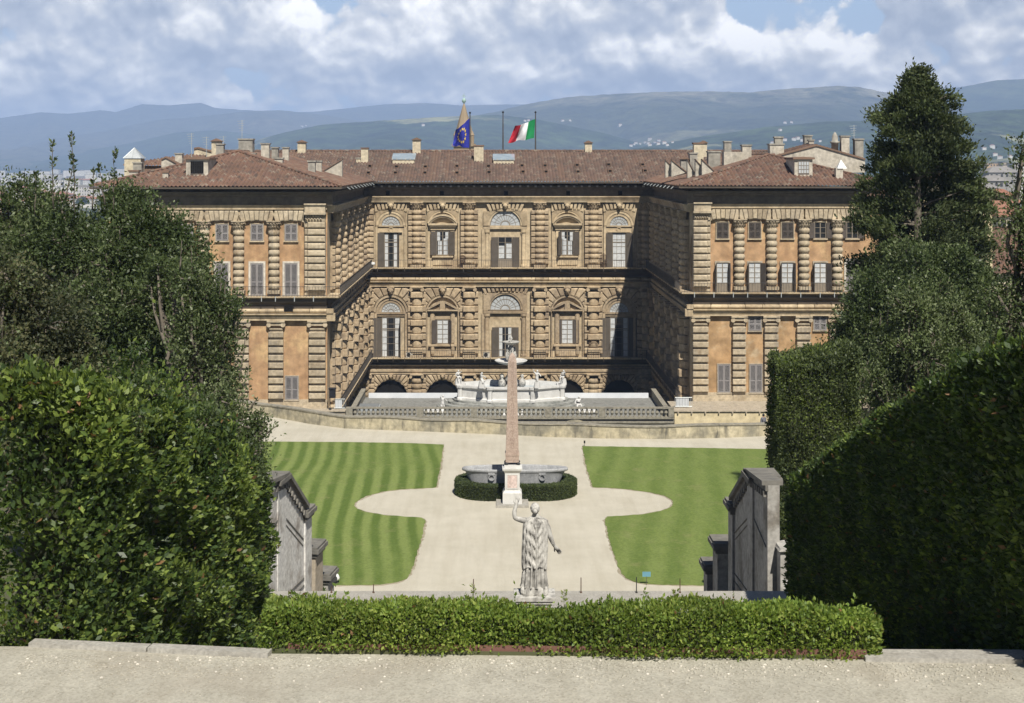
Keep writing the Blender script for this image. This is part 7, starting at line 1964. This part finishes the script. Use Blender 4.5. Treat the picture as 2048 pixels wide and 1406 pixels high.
m = MB()
for s, xe in ((-1,x0),(1,x1)):
    xo = xe+s*1.35; zo = ze-1.35*sl; dirv = (xm-xo, 0, za-zo); Ls = math.hypot(xm-xo, za-zo)
    a, b = ((xo,D+6.7,zo+.26),(xo,D-1.1,zo+.26)) if s < 0 else ((xo,D-1.1,zo+.26),(xo,D+6.7,zo+.26))
    tiles(m, a, b, dirv, lambda u: Ls)
m.build('roof_tiles', M['tile_red'], RB)
# lower tiled roof beyond it
D = 150; t_ = thing('tiled_house', (wx(2010,D), D, -14), 'house with a steep worn tiled roof right of the yellow gabled building', 'building')
x0, x1 = wx(1975,D), wx(2075,D); m = MB(); m.box(x0, x1, D, D+14, -15, wz(545,D)); m.build('wall', M['cream'], t_)
m = MB(); z0 = wz(548,D)
tiles(m, (x0,D-.6,z0), (x1,D-.6,z0), (0,7,4.6), lambda u: 8.4); tiles(m, (x1,D+14.6,z0), (x0,D+14.6,z0), (0,-7,4.6), lambda u: 8.4); m.build('roof', M['tile_red'], t_)
# bell tower behind the palace
D = 420; t_ = thing('bell_tower', (wx(928,D), D, ZP), 'slender bell tower with pointed stone spire behind the blue flag', 'tower')
M['tower'] = mk('tower_stone', lin(.30,.23,.15), lin(.38,.29,.19), .2, .9); cx = wx(928,D)
m = MB(); w_ = 3.0; m.box(cx-w_, cx+w_, D-w_, D+w_, ZP, wz(292,D)); m.box(cx-w_-.5, cx+w_+.5, D-w_-.5, D+w_+.5, wz(293,D), wz(288,D)); m.box(cx-w_*.85, cx+w_*.85, D-w_*.85, D+w_*.85, wz(288,D)-.01, wz(268,D))
for s in (-1,1): m.lathe(cx+s*2.5, D-2.4, [(.5,wz(288,D)),(.5,wz(272,D)),(.65,wz(271,D)),(.05,wz(262,D))], 8)
m.build('belfry', M['tower'], t_)
m = MB(); m.lathe(cx, D, [(2.75,wz(270,D)),(2.3,wz(258,D)),(.28,wz(209,D)),(.05,wz(206,D))], 8); m.build('spire', M['tower'], t_)
M['verdigris'] = flat('verdigris_ball', (.35,.5,.45), .5)
m = MB(); z = wz(201,D); m.lathe(cx, D, [(.02,z-.8),(.35,z-.75),(.62,z-.2),(.62,z+.2),(.35,z+.6),(.08,z+.8),(.06,wz(187,D))], 12); m.box(cx-.6,cx+.6,D-.06,D+.06,wz(192,D)-.07,wz(192,D)+.07); m.build('ball_and_cross', M['verdigris'], t_)
# houses on the hillsides
hm = block_mesh('hill_house', 16, 11, 8, 2.2, WALLS[0], M['roof_far'], 2, 4, False); first = True
for px, py in ((604,254),(612,252),(846,252),(1050,243),(1057,242),(1125,243),(1140,242),(1240,252),(1268,290),(1272,288),(1280,289),(1290,286),(1296,288),(1310,286),(1316,290),(1328,288),(1334,292),(1345,286),(1318,283),(1300,292),(1570,247),(1583,246),(1560,262),(1595,279),(1605,283),(1588,281),(1640,284),(1570,282),(1545,288),(1984,296),(1968,300),(2030,300),(1990,312),(2000,318),(2020,316),(1300,280),(1262,293)):
    p = on_hill(px, py)
    if p is None: continue
    q = hm if first else hm.copy()
    if not first: COL.objects.link(q)
    first = False; s = rc.uniform(.45,.85)*(1.0 if p.y < 6000 else 1.3)
    q.location = p + Vector((0,0,1.0)); q.rotation_euler = (0,0,rc.uniform(-.6,.6)); q.scale = (s,s,s)
    tag(q, 'tiny pale house scattered on the green hillsides', 'house', 'houses scattered on the hillsides')
# far trees on the plain
tp = np.random.default_rng(5); n = 1500; Dv = tp.normal(size=(n,3)); Dv /= np.linalg.norm(Dv,axis=1,keepdims=True); Dv[:,2] = np.abs(Dv[:,2])*.9
ft = thing('far_tree', (0,0,0), 'x', 'tree'); m = MB(); m.tube([(0,0,-2),(0,0,5)], [.5,.3], 6); m.build('trunk', M['bark'], ft)
leaves('crown', np.array([0,0,5])+Dv*np.array([5,5,6])*(.75+.25*np.sin(Dv[:,:1]*5+Dv[:,1:2]*7))*tp.uniform(.7,1,(n,1)), Dv+tp.normal(0,.5,(n,3)), tp.uniform(.8,1.6,n), [L['ilex_a'],L['clip_a']], tp.integers(0,2,n), ft, .7)
first = True
for k in range(70):
    left = k < 46; D = rc.uniform(420, 1500) if k < 24 else rc.uniform(900, 3000); px = rc.uniform(-40, 270) if left else rc.uniform(1950, 2080)
    loc = (wx(px,D), D, ZP); s = rc.uniform(.9,1.8)
    if first: ft.location = loc; ft.scale = (s,s,s); q = ft; first = False
    else: q = dup(ft, loc, rc.uniform(0,6), None, s)
    q['label'] = 'round dark green tree among the far city houses'; q['group'] = 'trees on the city plain'
# ---------------------------------------------------------------- haze
hz = MB(); hz.box(-16500, 16500, -120, 14600, -33.5, 585)
ho = hz.build('haze', []); tag(ho, kind='stuff')
hmn = bpy.data.materials.new('haze'); hmn.use_nodes = True; nt = hmn.node_tree; nt.nodes.clear()
out = nt.nodes.new('ShaderNodeOutputMaterial'); pv = nt.nodes.new('ShaderNodeVolumePrincipled')
pv.inputs['Color'].default_value = (.46,.64,1,1); pv.inputs['Density'].default_value = 1.25e-4; pv.inputs['Anisotropy'].default_value = -.35
nt.links.new(pv.outputs[0], out.inputs['Volume']); ho.data.materials.clear(); ho.data.materials.append(hmn)
